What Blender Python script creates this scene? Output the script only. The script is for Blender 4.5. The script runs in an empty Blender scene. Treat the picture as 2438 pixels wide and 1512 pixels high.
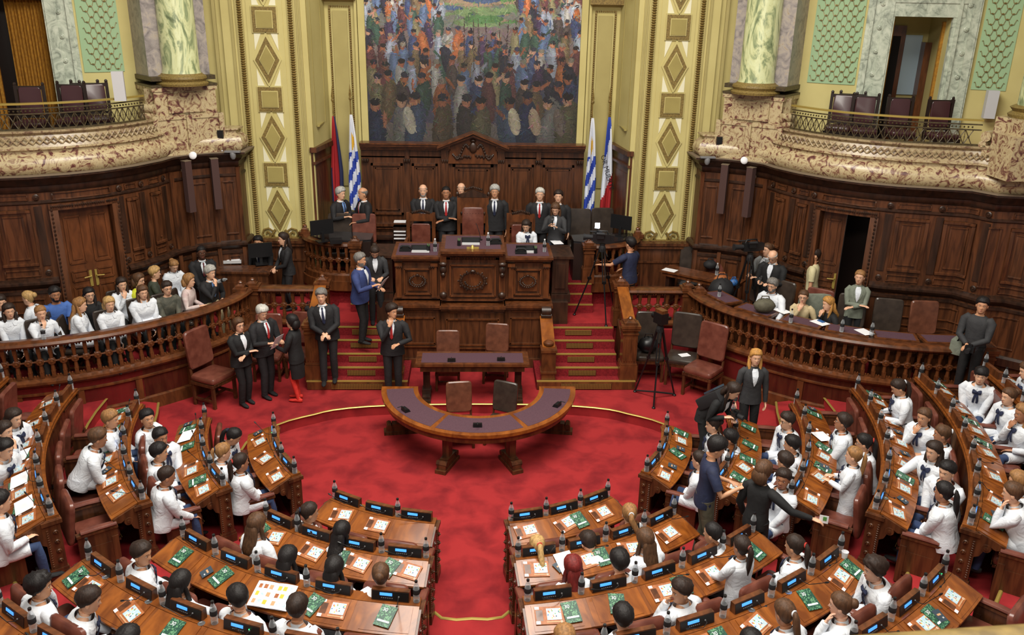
import bpy, math, random
from math import sin, cos, pi, radians, sqrt, atan2, floor
from mathutils import Vector, Matrix
random.seed(11)
SC = bpy.context.scene
COL = SC.collection
V = Vector
# ------------------------------------------------------------------ camera
FPX, CAMH, CAMX = 2049.0, 7.03, -0.05
_p, _y, _r = radians(20.26), radians(2.83), radians(1.17)
_right = V((cos(_y), -sin(_y), 0)); _flat = V((sin(_y), cos(_y), 0)); _up = V((0, 0, 1))
FWD = _flat * cos(_p) - _up * sin(_p)
UPV = _flat * sin(_p) + _up * cos(_p)
CR = _right * cos(_r) + UPV * sin(_r)
CU = UPV * cos(_r) - _right * sin(_r)
CAMP = V((CAMX, 0, CAMH))
cd = bpy.data.cameras.new('camera')
cd.sensor_width = 36.0; cd.lens = FPX * 36.0 / 2438.0; cd.clip_start = 0.05; cd.clip_end = 200
cam = bpy.data.objects.new('camera', cd); COL.objects.link(cam)
mw = Matrix((CR, CU, -FWD)).transposed().to_4x4(); mw.translation = CAMP
cam.matrix_world = mw
cd.dof.use_dof = True; cd.dof.focus_distance = 14.0; cd.dof.aperture_fstop = 9.0
SC.camera = cam
# ------------------------------------------------------------------ world, light, exposure
SC.view_settings.view_transform = 'Standard'; SC.view_settings.look = 'None'
SC.view_settings.gamma = 1.0; SC.view_settings.exposure = 0.0; SC.view_settings.use_curve_mapping = False
W = bpy.data.worlds.new('world'); SC.world = W; W.use_nodes = True
bg = W.node_tree.nodes['Background']; bg.inputs[0].default_value = (1.0, 0.93, 0.82, 1); bg.inputs[1].default_value = 0.31
def area(name, loc, rot, sx, sy, power, col):
    l = bpy.data.lights.new(name, 'AREA'); l.shape = 'RECTANGLE'; l.size = sx; l.size_y = sy; l.energy = power; l.color = col
    o = bpy.data.objects.new(name, l); COL.objects.link(o); o.location = loc; o.rotation_euler = rot
    return o
area('laylight', (0, 9.0, 13.0), (0, 0, 0), 7, 7, 2350, (1.0, 0.95, 0.86))
area('front_fill', (0, 1.5, 11.0), (radians(52), 0, 0), 9, 1.2, 700, (1.0, 0.93, 0.82))  # unseen fill light added high at the camera end to brighten the foreground

def ray(px, py):
    a = (px - 1219.0) / FPX; b = (py - 756.0) / FPX
    return FWD + CR * a - CU * b
def atZ(px, py, z):
    d = ray(px, py); return CAMP + d * ((z - CAMH) / d.z)
def atY(px, py, y):
    d = ray(px, py); return CAMP + d * (y / d.y)
# ------------------------------------------------------------------ materials
def lin(c):
    return tuple(((v / 255.0) / 12.92 if v <= 10.3 else ((v / 255.0 + 0.055) / 1.055) ** 2.4) for v in c) + (1.0,)
M = {}
def mat(name, c, rough=0.6, metal=0.0, c2=None, sc=(1, 1, 1), ns=6.0, det=4.0, dist=0.0, bump=0.0, bd=0.01, lo=0.35, hi=0.65, emit=0.0, spec=0.5, coat=0.0):
    m = bpy.data.materials.new(name); m.use_nodes = True
    nt = m.node_tree; b = nt.nodes['Principled BSDF']
    b.inputs['Roughness'].default_value = rough; b.inputs['Metallic'].default_value = metal
    b.inputs['Specular IOR Level'].default_value = spec
    if coat: b.inputs['Coat Weight'].default_value = coat; b.inputs['Coat Roughness'].default_value = 0.15
    b.inputs['Base Color'].default_value = lin(c)
    if emit:
        b.inputs['Emission Color'].default_value = lin(c); b.inputs['Emission Strength'].default_value = emit
    if c2 or bump:
        tc = nt.nodes.new('ShaderNodeTexCoord'); mp = nt.nodes.new('ShaderNodeMapping'); mp.inputs['Scale'].default_value = sc
        nz = nt.nodes.new('ShaderNodeTexNoise'); nz.inputs['Scale'].default_value = ns; nz.inputs['Detail'].default_value = det; nz.inputs['Distortion'].default_value = dist
        nt.links.new(tc.outputs['Object'], mp.inputs[0]); nt.links.new(mp.outputs[0], nz.inputs['Vector'])
        if c2:
            r = nt.nodes.new('ShaderNodeValToRGB'); r.color_ramp.elements[0].position = lo; r.color_ramp.elements[1].position = hi
            r.color_ramp.elements[0].color = lin(c); r.color_ramp.elements[1].color = lin(c2)
            nt.links.new(nz.outputs[0], r.inputs[0]); nt.links.new(r.outputs[0], b.inputs['Base Color'])
        if bump:
            bp = nt.nodes.new('ShaderNodeBump'); bp.inputs['Strength'].default_value = bump; bp.inputs['Distance'].default_value = bd
            nt.links.new(nz.outputs[0], bp.inputs['Height']); nt.links.new(bp.outputs[0], b.inputs['Normal'])
    M[name] = m
    return m
mat('wood', (94, 55, 32), 0.32, c2=(56, 32, 19), sc=(1, 1, .12), ns=14, det=5, dist=.6, lo=.38, hi=.66)
mat('wood_dark', (60, 37, 25), 0.34, c2=(36, 23, 16), sc=(1, 1, .15), ns=12, det=5, lo=.38, hi=.66)
mat('wood_mid', (106, 60, 32), 0.28, c2=(66, 37, 20), sc=(1, 1, .3), ns=9, det=5, dist=.6, lo=.35, hi=.7)
mat('wood_top', (138, 78, 32), 0.24, c2=(98, 52, 22), sc=(1, .22, 1), ns=9, det=6, dist=.8, lo=.3, hi=.7)
mat('wood_orange', (148, 84, 31), 0.22, c2=(106, 55, 20), sc=(1, .3, 1), ns=7, det=5, dist=.6)
mat('wood_black', (36, 24, 20), 0.4)
mat('leather', (116, 66, 53), 0.3, c2=(92, 48, 38), ns=7, bump=.15)
mat('leather_brown', (112, 68, 50), 0.28, c2=(88, 52, 38), ns=7, bump=.15)
mat('leather_dark', (62, 52, 45), 0.28, c2=(48, 40, 35), ns=7, bump=.1)
mat('felt', (84, 55, 66), 0.85, c2=(74, 47, 58), ns=60)
mat('carpet', (154, 44, 46), 0.95, c2=(118, 32, 36), ns=2.4, det=14, dist=.35, bump=.3, lo=.42, hi=.68, spec=.1)
mat('carpet_plain', (132, 36, 40), 0.95, c2=(108, 28, 33), ns=30, bump=.3, spec=.1)
mat('brass', (176, 152, 78), 0.35, 0.45)
mat('brass_dull', (142, 118, 62), 0.45, 0.15, c2=(104, 84, 42), ns=30)
mat('bronze', (84, 72, 46), 0.42, 0.2, c2=(60, 50, 34), ns=25)
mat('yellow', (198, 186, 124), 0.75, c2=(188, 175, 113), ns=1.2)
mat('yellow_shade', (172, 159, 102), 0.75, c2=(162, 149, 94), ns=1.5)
mat('ochre', (160, 146, 84), 0.75, c2=(148, 134, 76), ns=2)
mat('ornament', (136, 114, 58), 0.6, c2=(104, 86, 42), ns=40, bump=.5)
mat('cream', (226, 222, 192), 0.7)
mat('ledge_grey', (120, 104, 84), 0.6)
mat('black', (18, 18, 20), 0.4); mat('black_soft', (24, 23, 26), 0.75); mat('rubber', (14, 14, 15), 0.8)
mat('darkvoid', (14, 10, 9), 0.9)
mat('grey', (120, 120, 122), 0.5); mat('lightgrey', (190, 190, 192), 0.5); mat('white', (232, 232, 236), 0.6)
mat('paper', (236, 236, 240), 0.7); mat('silver', (190, 190, 192), 0.25, 0.9)
mat('screen_blue', (70, 150, 255), 0.3, emit=1.25); mat('led_green', (40, 230, 120), 0.3, emit=2.0)
mat('lamp_white', (235, 242, 255), 0.3, emit=14.0)
mat('speaker_cloth', (70, 46, 42), 0.8); mat('curtain', (164, 116, 30), 0.85, c2=(138, 94, 22), ns=20)
mat('linen_white', (196, 200, 206), 0.6)
def clearmat():
    m = bpy.data.materials.new('clear_plastic'); m.use_nodes = True; nt = m.node_tree
    b = nt.nodes['Principled BSDF']; out = nt.nodes['Material Output']
    b.inputs['Base Color'].default_value = (.75, .8, .84, 1); b.inputs['Roughness'].default_value = .08
    t = nt.nodes.new('ShaderNodeBsdfTransparent'); t.inputs[0].default_value = (.92, .94, .96, 1)
    mx = nt.nodes.new('ShaderNodeMixShader'); lw = nt.nodes.new('ShaderNodeLayerWeight'); lw.inputs[0].default_value = .45
    mr = nt.nodes.new('ShaderNodeMapRange'); mr.inputs[3].default_value = .10; mr.inputs[4].default_value = .75
    nt.links.new(lw.outputs['Facing'], mr.inputs[0]); nt.links.new(mr.outputs[0], mx.inputs[0])
    nt.links.new(t.outputs[0], mx.inputs[1]); nt.links.new(b.outputs[0], mx.inputs[2]); nt.links.new(mx.outputs[0], out.inputs[0])
    M['clear'] = m
clearmat()
def marble(name, cols, scale, dist, warp=(1, 1, 1), rough=.3):
    m = bpy.data.materials.new(name); m.use_nodes = True; nt = m.node_tree; b = nt.nodes['Principled BSDF']; b.inputs['Roughness'].default_value = rough
    tc = nt.nodes.new('ShaderNodeTexCoord'); mp = nt.nodes.new('ShaderNodeMapping'); mp.inputs['Scale'].default_value = warp; mp.inputs['Rotation'].default_value = (.4, .5, .3)
    n = nt.nodes.new('ShaderNodeTexNoise'); n.inputs['Scale'].default_value = scale; n.inputs['Detail'].default_value = 8; n.inputs['Distortion'].default_value = dist; n.inputs['Roughness'].default_value = .62
    r = nt.nodes.new('ShaderNodeValToRGB'); els = r.color_ramp.elements
    while len(els) < len(cols): els.new(.5)
    for e, (p, c) in zip(els, cols): e.position = p; e.color = lin(c)
    nt.links.new(tc.outputs['Object'], mp.inputs[0]); nt.links.new(mp.outputs[0], n.inputs['Vector']); nt.links.new(n.outputs[0], r.inputs[0]); nt.links.new(r.outputs[0], b.inputs['Base Color'])
    M[name] = m
marble('marble_breccia', [(.30, (70, 38, 40)), (.39, (104, 62, 56)), (.44, (142, 112, 86)), (.49, (178, 160, 122)), (.57, (190, 174, 136)), (.64, (140, 112, 90)), (.72, (168, 148, 112))], 6.0, 1.8)
marble('marble_carved', [(.30, (84, 56, 48)), (.44, (136, 112, 86)), (.52, (168, 150, 114)), (.66, (150, 130, 98))], 8.0, 1.4)
marble('marble_green', [(.30, (92, 104, 72)), (.42, (140, 152, 112)), (.50, (196, 200, 150)), (.60, (206, 212, 166)), (.70, (150, 164, 124))], 1.9, 3.2, (1.6, 1.6, .55))
marble('marble_grey', [(.32, (112, 106, 104)), (.5, (150, 142, 138)), (.62, (168, 158, 146)), (.74, (150, 128, 96))], 5.0, 1.5)
marble('marble_pale', [(.34, (128, 136, 122)), (.5, (176, 184, 166)), (.64, (196, 202, 184))], 4.0, 2.0)
def latticemat():
    m = bpy.data.materials.new('green_lattice'); m.use_nodes = True; nt = m.node_tree; b = nt.nodes['Principled BSDF']; b.inputs['Roughness'].default_value = .8
    b.inputs['Base Color'].default_value = lin((150, 178, 138)); M['green'] = m
latticemat()
# ------------------------------------------------------------------ mesh builder
class MB:
    def __init__(s): s.v = []; s.f = []; s.m = []
    def add(s, vs, fs, mi=0):
        o = len(s.v); s.v += [tuple(v) for v in vs]
        for f in fs: s.f.append(tuple(i + o for i in f)); s.m.append(mi)
    def box(s, c, d, mi=0, T=None, tap=1.0):
        x, y, z = d[0] / 2, d[1] / 2, d[2] / 2
        vs = [V((sx * x * (tap if sz > 0 else 1), sy * y * (tap if sz > 0 else 1), sz * z)) + V(c) for sz in (-1, 1) for sy in (-1, 1) for sx in (-1, 1)]
        if T is not None: vs = [T @ v for v in vs]
        s.add(vs, [(0, 2, 3, 1), (4, 5, 7, 6), (0, 1, 5, 4), (2, 6, 7, 3), (0, 4, 6, 2), (1, 3, 7, 5)], mi)
    def loft(s, rings, mi=0, cap0=True, cap1=True):
        n = len(rings[0]); fs = []
        for i in range(len(rings) - 1):
            for j in range(n):
                a = i * n + j; b = i * n + (j + 1) % n; fs.append((a, b, b + n, a + n))
        if cap0: fs.append(tuple(reversed(range(n))))
        if cap1: fs.append(tuple(range((len(rings) - 1) * n, len(rings) * n)))
        s.add([p for r in rings for p in r], fs, mi)
    def tube(s, pts, rad, n=8, mi=0, cap=True, flat=1.0, up=None):
        pts = [V(p) for p in pts]
        if not hasattr(rad, '__len__'): rad = [rad] * len(pts)
        u = None; rings = []
        for i, p in enumerate(pts):
            if i == 0: t = pts[1] - p
            elif i == len(pts) - 1: t = p - pts[i - 1]
            else: t = (pts[i + 1] - p).normalized() + (p - pts[i - 1]).normalized()
            if t.length < 1e-8: t = V((0, 0, 1))
            t.normalize()
            if u is None:
                u = V(up) if up is not None else (V((1, 0, 0)) if abs(t.x) < .8 else V((0, 1, 0)))
            u = (u - t * u.dot(t))
            if u.length < 1e-6: u = t.orthogonal()
            u.normalize(); w = t.cross(u)
            rings.append([p + (u * cos(2 * pi * j / n) + w * sin(2 * pi * j / n) * flat) * rad[i] for j in range(n)])
        s.loft(rings, mi, cap, cap)
    def lathe(s, prof, n=14, mi=0, T=None, c=(0, 0, 0)):
        rings = []
        for r, z in prof:
            ring = [V((c[0] + r * cos(2 * pi * j / n), c[1] + r * sin(2 * pi * j / n), c[2] + z)) for j in range(n)]
            if T is not None: ring = [T @ p for p in ring]
            rings.append(ring)
        s.loft(rings, mi)
    def ell(s, c, r, n=10, m=6, mi=0, R=None):
        c = V(c); rings = []
        for i in range(m + 1):
            t = -pi / 2 + pi * i / m; k = max(cos(t), .02); ring = []
            for j in range(n):
                p = V((r[0] * k * cos(2 * pi * j / n), r[1] * k * sin(2 * pi * j / n), r[2] * sin(t)))
                if R is not None: p = R @ p
                ring.append(c + p)
            rings.append(ring)
        s.loft(rings, mi)
    def prism(s, poly, z0, z1, mi=0, T=None):
        n = len(poly)
        vs = [V((x, y, z0)) for x, y in poly] + [V((x, y, z1)) for x, y in poly]
        if T is not None: vs = [T @ v for v in vs]
        s.add(vs, [tuple(reversed(range(n))), tuple(range(n, 2 * n))] + [(i, (i + 1) % n, (i + 1) % n + n, i + n) for i in range(n)], mi)
    def sweep(s, path, prof, mi=0, closed=True, cap=True):
        # path: plan points; prof: (offset to the right of travel, z)
        P = [V((x, y, 0)) for x, y in path]; rings = []
        for i, p in enumerate(P):
            if i == 0: d = P[1] - p; k = 1
            elif i == len(P) - 1: d = p - P[i - 1]; k = 1
            else:
                a = (p - P[i - 1]).normalized(); b = (P[i + 1] - p).normalized(); d = a + b; k = 1 / max(.35, sqrt(max(.01, (1 + a.dot(b)) / 2)))
            d.normalize(); nrm = V((d.y, -d.x, 0)) * k
            rings.append([p + nrm * o + V((0, 0, z)) for o, z in prof])
        if closed: s.loft(rings, mi, cap, cap)
        else:
            n = len(prof); fs = []
            for i in range(len(rings) - 1):
                for j in range(n - 1):
                    a = i * n + j; fs.append((a, a + 1, a + n + 1, a + n))
            s.add([p for r in rings for p in r], fs, mi)
    def mirror(s, x0):
        r = MB(); r.v = [(2 * x0 - x, y, z) for x, y, z in s.v]; r.f = [tuple(reversed(f)) for f in s.f]; r.m = list(s.m); return r
    def xf(s, T):
        s.v = [tuple(T @ V(v)) for v in s.v]; return s
    def mesh(s, name, mats, smooth=38):
        me = bpy.data.meshes.new(name); me.from_pydata(s.v, [], s.f)
        for m in (mats if isinstance(mats, (list, tuple)) else [mats]): me.materials.append(M[m] if isinstance(m, str) else m)
        me.polygons.foreach_set('material_index', s.m)
        if smooth:
            me.polygons.foreach_set('use_smooth', [True] * len(me.polygons)); me.set_sharp_from_angle(angle=radians(smooth))
        me.update(); return me
    def build(s, name, mats, parent=None, smooth=38, label=None):
        return put(name, s.mesh(name, mats, smooth), parent, label)
def put(name, me, parent=None, label=None):
    o = bpy.data.objects.new(name, me); COL.objects.link(o)
    if parent is not None: o.parent = parent
    if label: o['label'] = label
    return o
def thing(name, label, cat, loc=(0, 0, 0), rz=0.0, group=None):
    o = bpy.data.objects.new(name, None); COL.objects.link(o); o.empty_display_size = .1
    o.location = loc; o.rotation_euler = (0, 0, rz); o['label'] = label; o['category'] = cat
    if group: o['group'] = group
    return o
def tag(o, label, cat, group=None):
    o['label'] = label; o['category'] = cat
    if group: o['group'] = group
    return o
def struct(o): o['kind'] = 'structure'; return o
def TR(loc, rz=0.0, rx=0.0, ry=0.0):
    return Matrix.Translation(V(loc)) @ Matrix.Rotation(rz, 4, 'Z') @ Matrix.Rotation(rx, 4, 'X') @ Matrix.Rotation(ry, 4, 'Y')
X0, YC = -.04, 12.36
LV = .18
def pol(R, a, z=0.0):
    a = radians(a); return V((X0 + R * sin(a), YC - R * cos(a), z))
def arcpath(R, a0, a1, n): return [tuple(pol(R, a0 + (a1 - a0) * i / n)[:2]) for i in range(n + 1)]
def interp(tab, x):
    if x <= tab[0][0]: return tab[0][1]
    for (a, b), (c, d) in zip(tab, tab[1:]):
        if x <= c: return b + (d - b) * (x - a) / (c - a)
    return tab[-1][1]
def arcbox(mb, Ra, Rb, z0a, z1a, z0b, z1b, a0, a1, n, mi=0):
    rings = []
    for i in range(n + 1):
        a = a0 + (a1 - a0) * i / n
        rings.append([pol(Ra, a, z0a), pol(Ra, a, z1a), pol(Rb, a, z1b), pol(Rb, a, z0b)])
    if a1 > a0: rings.reverse()
    mb.loft(rings, mi)
# ================================================================== ARCHITECTURE
def circ(r, n=10): return [(r * cos(2 * pi * i / n), r * sin(2 * pi * i / n)) for i in range(n)]
def smooth_path(P, k=4):
    out = []
    for i in range(len(P) - 1):
        p0 = V((*P[max(0, i - 1)], 0)); p1 = V((*P[i], 0)); p2 = V((*P[i + 1], 0)); p3 = V((*P[min(len(P) - 1, i + 2)], 0))
        for j in range(k):
            t = j / k
            q = .5 * ((2 * p1) + (p2 - p0) * t + (2 * p0 - 5 * p1 + 4 * p2 - p3) * t * t + (3 * p1 - p0 - 3 * p2 + p3) * t ** 3)
            out.append((q.x, q.y))
    out.append(tuple(P[-1])); return out
# ---- floor levels
wellH = [(1.0, 14.0), (1.85, 13.93), (2.45, 13.79), (2.75, 13.62), (3.15, 13.38), (3.5, 13.0), (3.68, 12.6)]
rightw = [(X0 + x, y) for x, y in wellH] + [tuple(pol(interp([(0, 4.07), (7, 4.07), (12, 3.5), (60, 3.58), (90, 3.72)], a), a)[:2]) for a in range(85, -1, -5)]
leftw = [(2 * X0 - x, y) for x, y in reversed(rightw[:-1])]
well = smooth_path([(X0, 14.02)] + rightw + leftw + [(X0, 14.02)], 2)
mb = MB(); mb.prism([(-12, -1), (12, -1), (12, 21), (-12, 21)], -.1, 0); struct(mb.build('floor', 'carpet', smooth=0))
def ring_level(inner, outer, z0, z1, name, nosing=True, closed=True):
    mb = MB(); n = len(inner)
    vs = [(x, y, z1) for x, y in inner] + [(x, y, z1) for x, y in outer] + [(x, y, z0) for x, y in inner]
    fs = []
    for i in range(n - 1):
        fs.append((i, i + 1, n + i + 1, n + i)); fs.append((i, 2 * n + i, 2 * n + i + 1, i + 1))
    mb.add(vs, fs); struct(mb.build(name, 'carpet'))
    if nosing:
        nb = MB(); nb.tube([(x, y, z1 + .004) for x, y in inner], .022, 6, flat=.6)
        struct(nb.build('trim_%d' % nosing, 'brass'))
def outward(P, R): return [(X0 + (x - X0) * R / max(.1, math.hypot(x - X0, y - YC)), YC + (y - YC) * R / max(.1, math.hypot(x - X0, y - YC))) for x, y in P]
ring_level(well, outward(well, 9.6), 0, LV, 'floor_1', 1)
for k, tab in enumerate([[(0, 5.3), (6, 5.3), (12, 4.45), (50, 4.52), (80, 4.85), (88, 5.0), (100, 5.4), (110, 5.9)], [(0, 5.4), (50, 5.6), (80, 5.9), (95, 6.2), (110, 6.5)],
                         [(0, 6.45), (50, 6.55), (90, 6.7), (100, 6.9)], [(0, 7.45), (50, 7.5), (100, 7.7)], [(0, 8.5), (100, 8.6)]]):
    am = [104, 104, 96, 92, 90][k]
    inn = [tuple(pol(interp(tab, abs(a)), a)[:2]) for a in range(-am, am + 1, 4)]
    ring_level(inn, [tuple(pol(12.5, a)[:2]) for a in range(-am, am + 1, 4)], LV * (k + 1) - .01, LV * (k + 2), 'floor_%d' % (k + 2), k + 2)
# ---- press platforms and rostrum platform
BAL = [(4.3, 15.95), (4.42, 15.4), (4.7, 14.85), (5.05, 14.42), (5.5, 14.0), (6.1, 13.55), (6.85, 13.2), (7.6, 13.0), (8.35, 12.93)]
WP = [(4.72, 18.0), (4.74, 17.5), (5.2, 17.35), (5.62, 17.1), (5.9, 16.75), (6.0, 16.35), (6.25, 15.85), (6.6, 15.4), (7.0, 15.08), (7.5, 14.82), (8.1, 14.65), (8.72, 14.48), (8.95, 14.13), (9.4, 14.05), (9.9, 13.6), (10.5, 12.5), (11, 11)]
WR = [(X0 + x, y) for x, y in WP]; BR = smooth_path([(X0 + x, y) for x, y in BAL], 3)
def both(fn):      # run a builder for the right side, then its mirror image for the left
    for sd in (1, -1): fn(sd)
def side(mb, sd): return mb if sd > 0 else mb.mirror(X0)
def platform(sd):
    mb = MB(); mb.prism([(X0 + 2.78, 15.95)] + BR[1:] + [(X0 + 9.0, 12.9), (X0 + 9.6, 13.7), (X0 + 9, 14.3), (X0 + 7, 15.3), (X0 + 6, 17), (X0 + 4.6, 18.2), (X0 + 2.78, 18.2)], .1, .92)
    mb.box((X0 + 2.08, 16.95, .498), (1.42, 2.3, .996))
    struct(side(mb, sd).build('floor', 'carpet', smooth=0))
    st = MB(); nb = MB(); gr = MB(); wd = MB()
    for i in range(5):
        y0 = [14.63, 14.89, 15.16, 15.45, 15.73][i]; z = LV + .164 * (i + 1)
        x0, x1 = (1.2, 3.06) if i == 0 else (1.5, 2.76)
        st.box((X0 + (x0 + x1) / 2, (y0 + 16.0) / 2, z / 2 + .02), (x1 - x0, 16.0 - y0, z - .04))
        nb.box((X0 + (x0 + x1) / 2, y0 + .02, z + .004), (x1 - x0, .05, .022))
        if i == 0: wd.box((X0 + 2.13, y0 + .005, .265), (1.84, .03, .15))
        gr.box((X0 + (2.08 if i else 2.13), y0 - .012, z - .09), (.52 if i else .95, .02, .1))
    for i, (y0, z) in enumerate(((16.62, 1.165), (16.82, 1.33), (16.98, 1.5))):
        x0, x1 = 1.55, 2.5
        st.box((X0 + 2.0, (y0 + 17.4) / 2, z / 2 + .1), (x1 - x0, 17.4 - y0, z - .22)); nb.box((X0 + 2.0, y0 + .02, z + .004), (x1 - x0, .05, .022))
    struct(side(st, sd).build('floor', 'carpet_plain', smooth=0))
    struct(side(nb, sd).build('trim_8', 'brass', smooth=0)); struct(side(gr, sd).build('trim_9', 'grille', smooth=0)); struct(side(wd, sd).build('trim_7', 'wood_mid', smooth=0))
def grillemat():
    m = bpy.data.materials.new('grille'); m.use_nodes = True; nt = m.node_tree; b = nt.nodes['Principled BSDF']; b.inputs['Roughness'].default_value = .45; b.inputs['Metallic'].default_value = .4
    tc = nt.nodes.new('ShaderNodeTexCoord'); mp = nt.nodes.new('ShaderNodeMapping'); mp.inputs['Scale'].default_value = (1, 0, 1); mp.inputs['Location'].default_value = (0, .007, 0); vo = nt.nodes.new('ShaderNodeTexVoronoi'); vo.distance = 'CHEBYCHEV'; vo.inputs['Scale'].default_value = 34; vo.inputs['Randomness'].default_value = 0
    r = nt.nodes.new('ShaderNodeValToRGB'); r.color_ramp.interpolation = 'CONSTANT'; r.color_ramp.elements[0].color = lin((30, 20, 14)); r.color_ramp.elements[1].position = .3; r.color_ramp.elements[1].color = lin((150, 116, 58))
    nt.links.new(tc.outputs['Object'], mp.inputs[0]); nt.links.new(mp.outputs[0], vo.inputs['Vector']); nt.links.new(vo.outputs['Distance'], r.inputs[0]); nt.links.new(r.outputs[0], b.inputs['Base Color']); M['grille'] = m
grillemat()
both(platform)
mb = MB(); mb.prism([(X0 - 1.57, 16.9), (X0 + 1.57, 16.9), (X0 + 1.57, 17.2), (X0 + 2.5, 17.2), (X0 + 2.75, 17.18), (X0 + 3.2, 17.3), (X0 + 3.6, 17.75), (X0 + 3.6, 18.1), (X0 + 3.3, 19.6), (X0 - 3.3, 19.6), (X0 - 3.6, 18.1), (X0 - 3.6, 17.75), (X0 - 3.2, 17.3), (X0 - 2.75, 17.18), (X0 - 2.5, 17.2), (X0 - 1.57, 17.2)], .9, 1.5)
struct(mb.build('floor', 'carpet_plain', smooth=0))
# ---- side walls: wood wainscot up to z 4.1, all curved bays
def pathlen(P):
    a = [0]
    for p, q in zip(P, P[1:]): a.append(a[-1] + math.hypot(q[0] - p[0], q[1] - p[1]))
    return a
WL = pathlen(WR)
def wsub(s0, s1, P=WR, L=None):
    L = L or (WL if P is WR else pathlen(P)); out = []
    def at(s):
        for i in range(len(P) - 1):
            if s <= L[i + 1] or i == len(P) - 2:
                t = (s - L[i]) / (L[i + 1] - L[i]); return (P[i][0] + (P[i + 1][0] - P[i][0]) * t, P[i][1] + (P[i + 1][1] - P[i][1]) * t)
    out = [at(s0)] + [P[i] for i in range(len(P)) if s0 + .02 < L[i] < s1 - .02] + [at(s1)]
    return out
def frame_on(mb, s0, s1, z0, z1, w=.05, d=.03, off=0, mi=0, P=WR, ins=None, insmi=0):
    if ins is not None: mb.sweep(wsub(s0, s1, P), [(0, z0), (0, z1), (off + ins, z1), (off + ins, z0)], insmi)
    for a, b, c, e in ((s0, s1, z1 - w, z1), (s0, s1, z0, z0 + w), (s0, s0 + w, z0, z1), (s1 - w, s1, z0, z1)):
        mb.sweep(wsub(a, b, P), [(0, c), (0, e), (off + d * .6, e), (off + d, (c + e) / 2 + .3 * (e - c)), (off + d, c + .2 * (e - c)), (off + d * .4, c)], mi)
def rosette(mb, c, nrm, r=.05, mi=0):
    q = V(nrm).to_track_quat('Z', 'Y').to_matrix().to_4x4(); T = Matrix.Translation(V(c)) @ q
    mb.lathe([(r, 0), (r, .012), (r * .7, .02), (r * .6, .012), (r * .35, .014), (r * .3, .03), (0.001, .034)], 10, mi, T)
def side_wall(sd):
    SE = WL[-1]; core = MB()
    for a, b in ((0, 3.34), (4.2, SE)):
        core.sweep(wsub(a, b), [(0, .3), (0, 4.0), (-.3, 4.0), (-.3, .3)])
    core.sweep(wsub(3.34, 4.2), [(0, 3.47), (0, 4.0), (-.3, 4.0), (-.3, 3.47)])
    o = struct(side(core, sd).build('wall_right' if sd > 0 else 'wall_left', 'wood'))
    mo = MB()
    # cornice, frieze, chair rail, plinth
    mo.sweep(wsub(0, SE), [(0, 3.78), (.03, 3.80), (.05, 3.86), (.05, 3.9), (.12, 3.95), (.16, 4.02), (.22, 4.06), (.22, 4.1), (0, 4.1)])
    mo.sweep(wsub(0, SE), [(0, 3.58), (.025, 3.6), (.025, 3.63), (0, 3.65)])
    for a, b in ((0, 3.16), (4.36, SE)):
        mo.sweep(wsub(a, b), [(0, 2.08), (.05, 2.12), (.10, 2.18), (.10, 2.22), (.03, 2.27), (0, 2.27)])
        mo.sweep(wsub(a, b), [(0, 2.0), (.03, 2.0), (.03, 2.05), (0, 2.05)])
        mo.sweep(wsub(a, b), [(0, 1.0), (.06, 1.0), (.06, 1.14), (.02, 1.18), (0, 1.18)])
    struct(side(mo, sd).build('trim_10', 'wood_dark'))
    pn = MB()
    for s0, s1 in ((2.2, 2.48), (2.78, 3.02), (4.62, 5.18), (5.42, 5.98), (6.55, 7.0), (7.2, 7.8)):
        frame_on(pn, s0, s1, 2.5, 3.5, .06, .05, ins=.012); frame_on(pn, s0 + .12, s1 - .12, 2.62, 3.4, .03, .035, ins=.02)
        frame_on(pn, s0, s1, 2.31, 2.44, .02, .025); frame_on(pn, s0, s1, 3.66, 3.76, .02, .02); frame_on(pn, s0, s1, 1.3, 1.9, .03, .02)
    frame_on(pn, 3.3, 4.26, 3.64, 3.77, .02, .03)
    for s0, s1 in ((.58, .82), (1.12, 1.42), (6.2, 6.4)): frame_on(pn, s0, s1, 2.4, 3.5, .03, .03); frame_on(pn, s0, s1, 1.25, 1.95, .03, .03)
    for s in (.45, .95, 1.5, 1.8):      # pilasters
        pn.sweep(wsub(s, s + .09), [(0, 1.0), (0, 3.78), (.07, 3.78), (.05, 3.7), (.05, 1.1), (.07, 1.0)])
    struct(side(pn, sd).build('trim_11', 'wood'))
    dk = MB()
    for s in (2.02, 2.62, 3.08, 4.45, 5.3, 6.1, 7.1):
        for z in (3.71, 2.37):
            p = wsub(s, s + .1); dx, dy = p[1][0] - p[0][0], p[1][1] - p[0][1]; l = math.hypot(dx, dy)
            c = ((p[0][0] + p[1][0]) / 2, (p[0][1] + p[1][1]) / 2); rosette(dk, (c[0] + dy / l * .02, c[1] - dx / l * .02, z), (dy / l, -dx / l, 0), .055)
        dk.sweep(wsub(s - .01, s + .11), [(0, 2.5), (0, 3.55), (.02, 3.55), (.02, 2.5)])
    struct(side(dk, sd).build('trim_12', 'wood_dark'))
    # bench along the wall
    bn = MB()
    for a, b in ((4.5, 6.6),):
        bn.sweep(wsub(a, b), [(0, 1.0), (0, 1.44), (.34, 1.44), (.36, 1.41), (.34, 1.38), (.32, 1.0)]); frame_on(bn, a + .1, b - .1, 1.48, 1.66, .02, .03)
    struct(side(bn, sd).build('trim_13', 'wood_mid'))
    # door frame with rope moulding
    df = MB()
    for a, b in ((3.2, 3.34), (4.2, 4.34)): df.sweep(wsub(a, b), [(-.05, 1.0), (-.05, 3.56), (.07, 3.56), (.09, 3.5), (.09, 1.0)])
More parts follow.
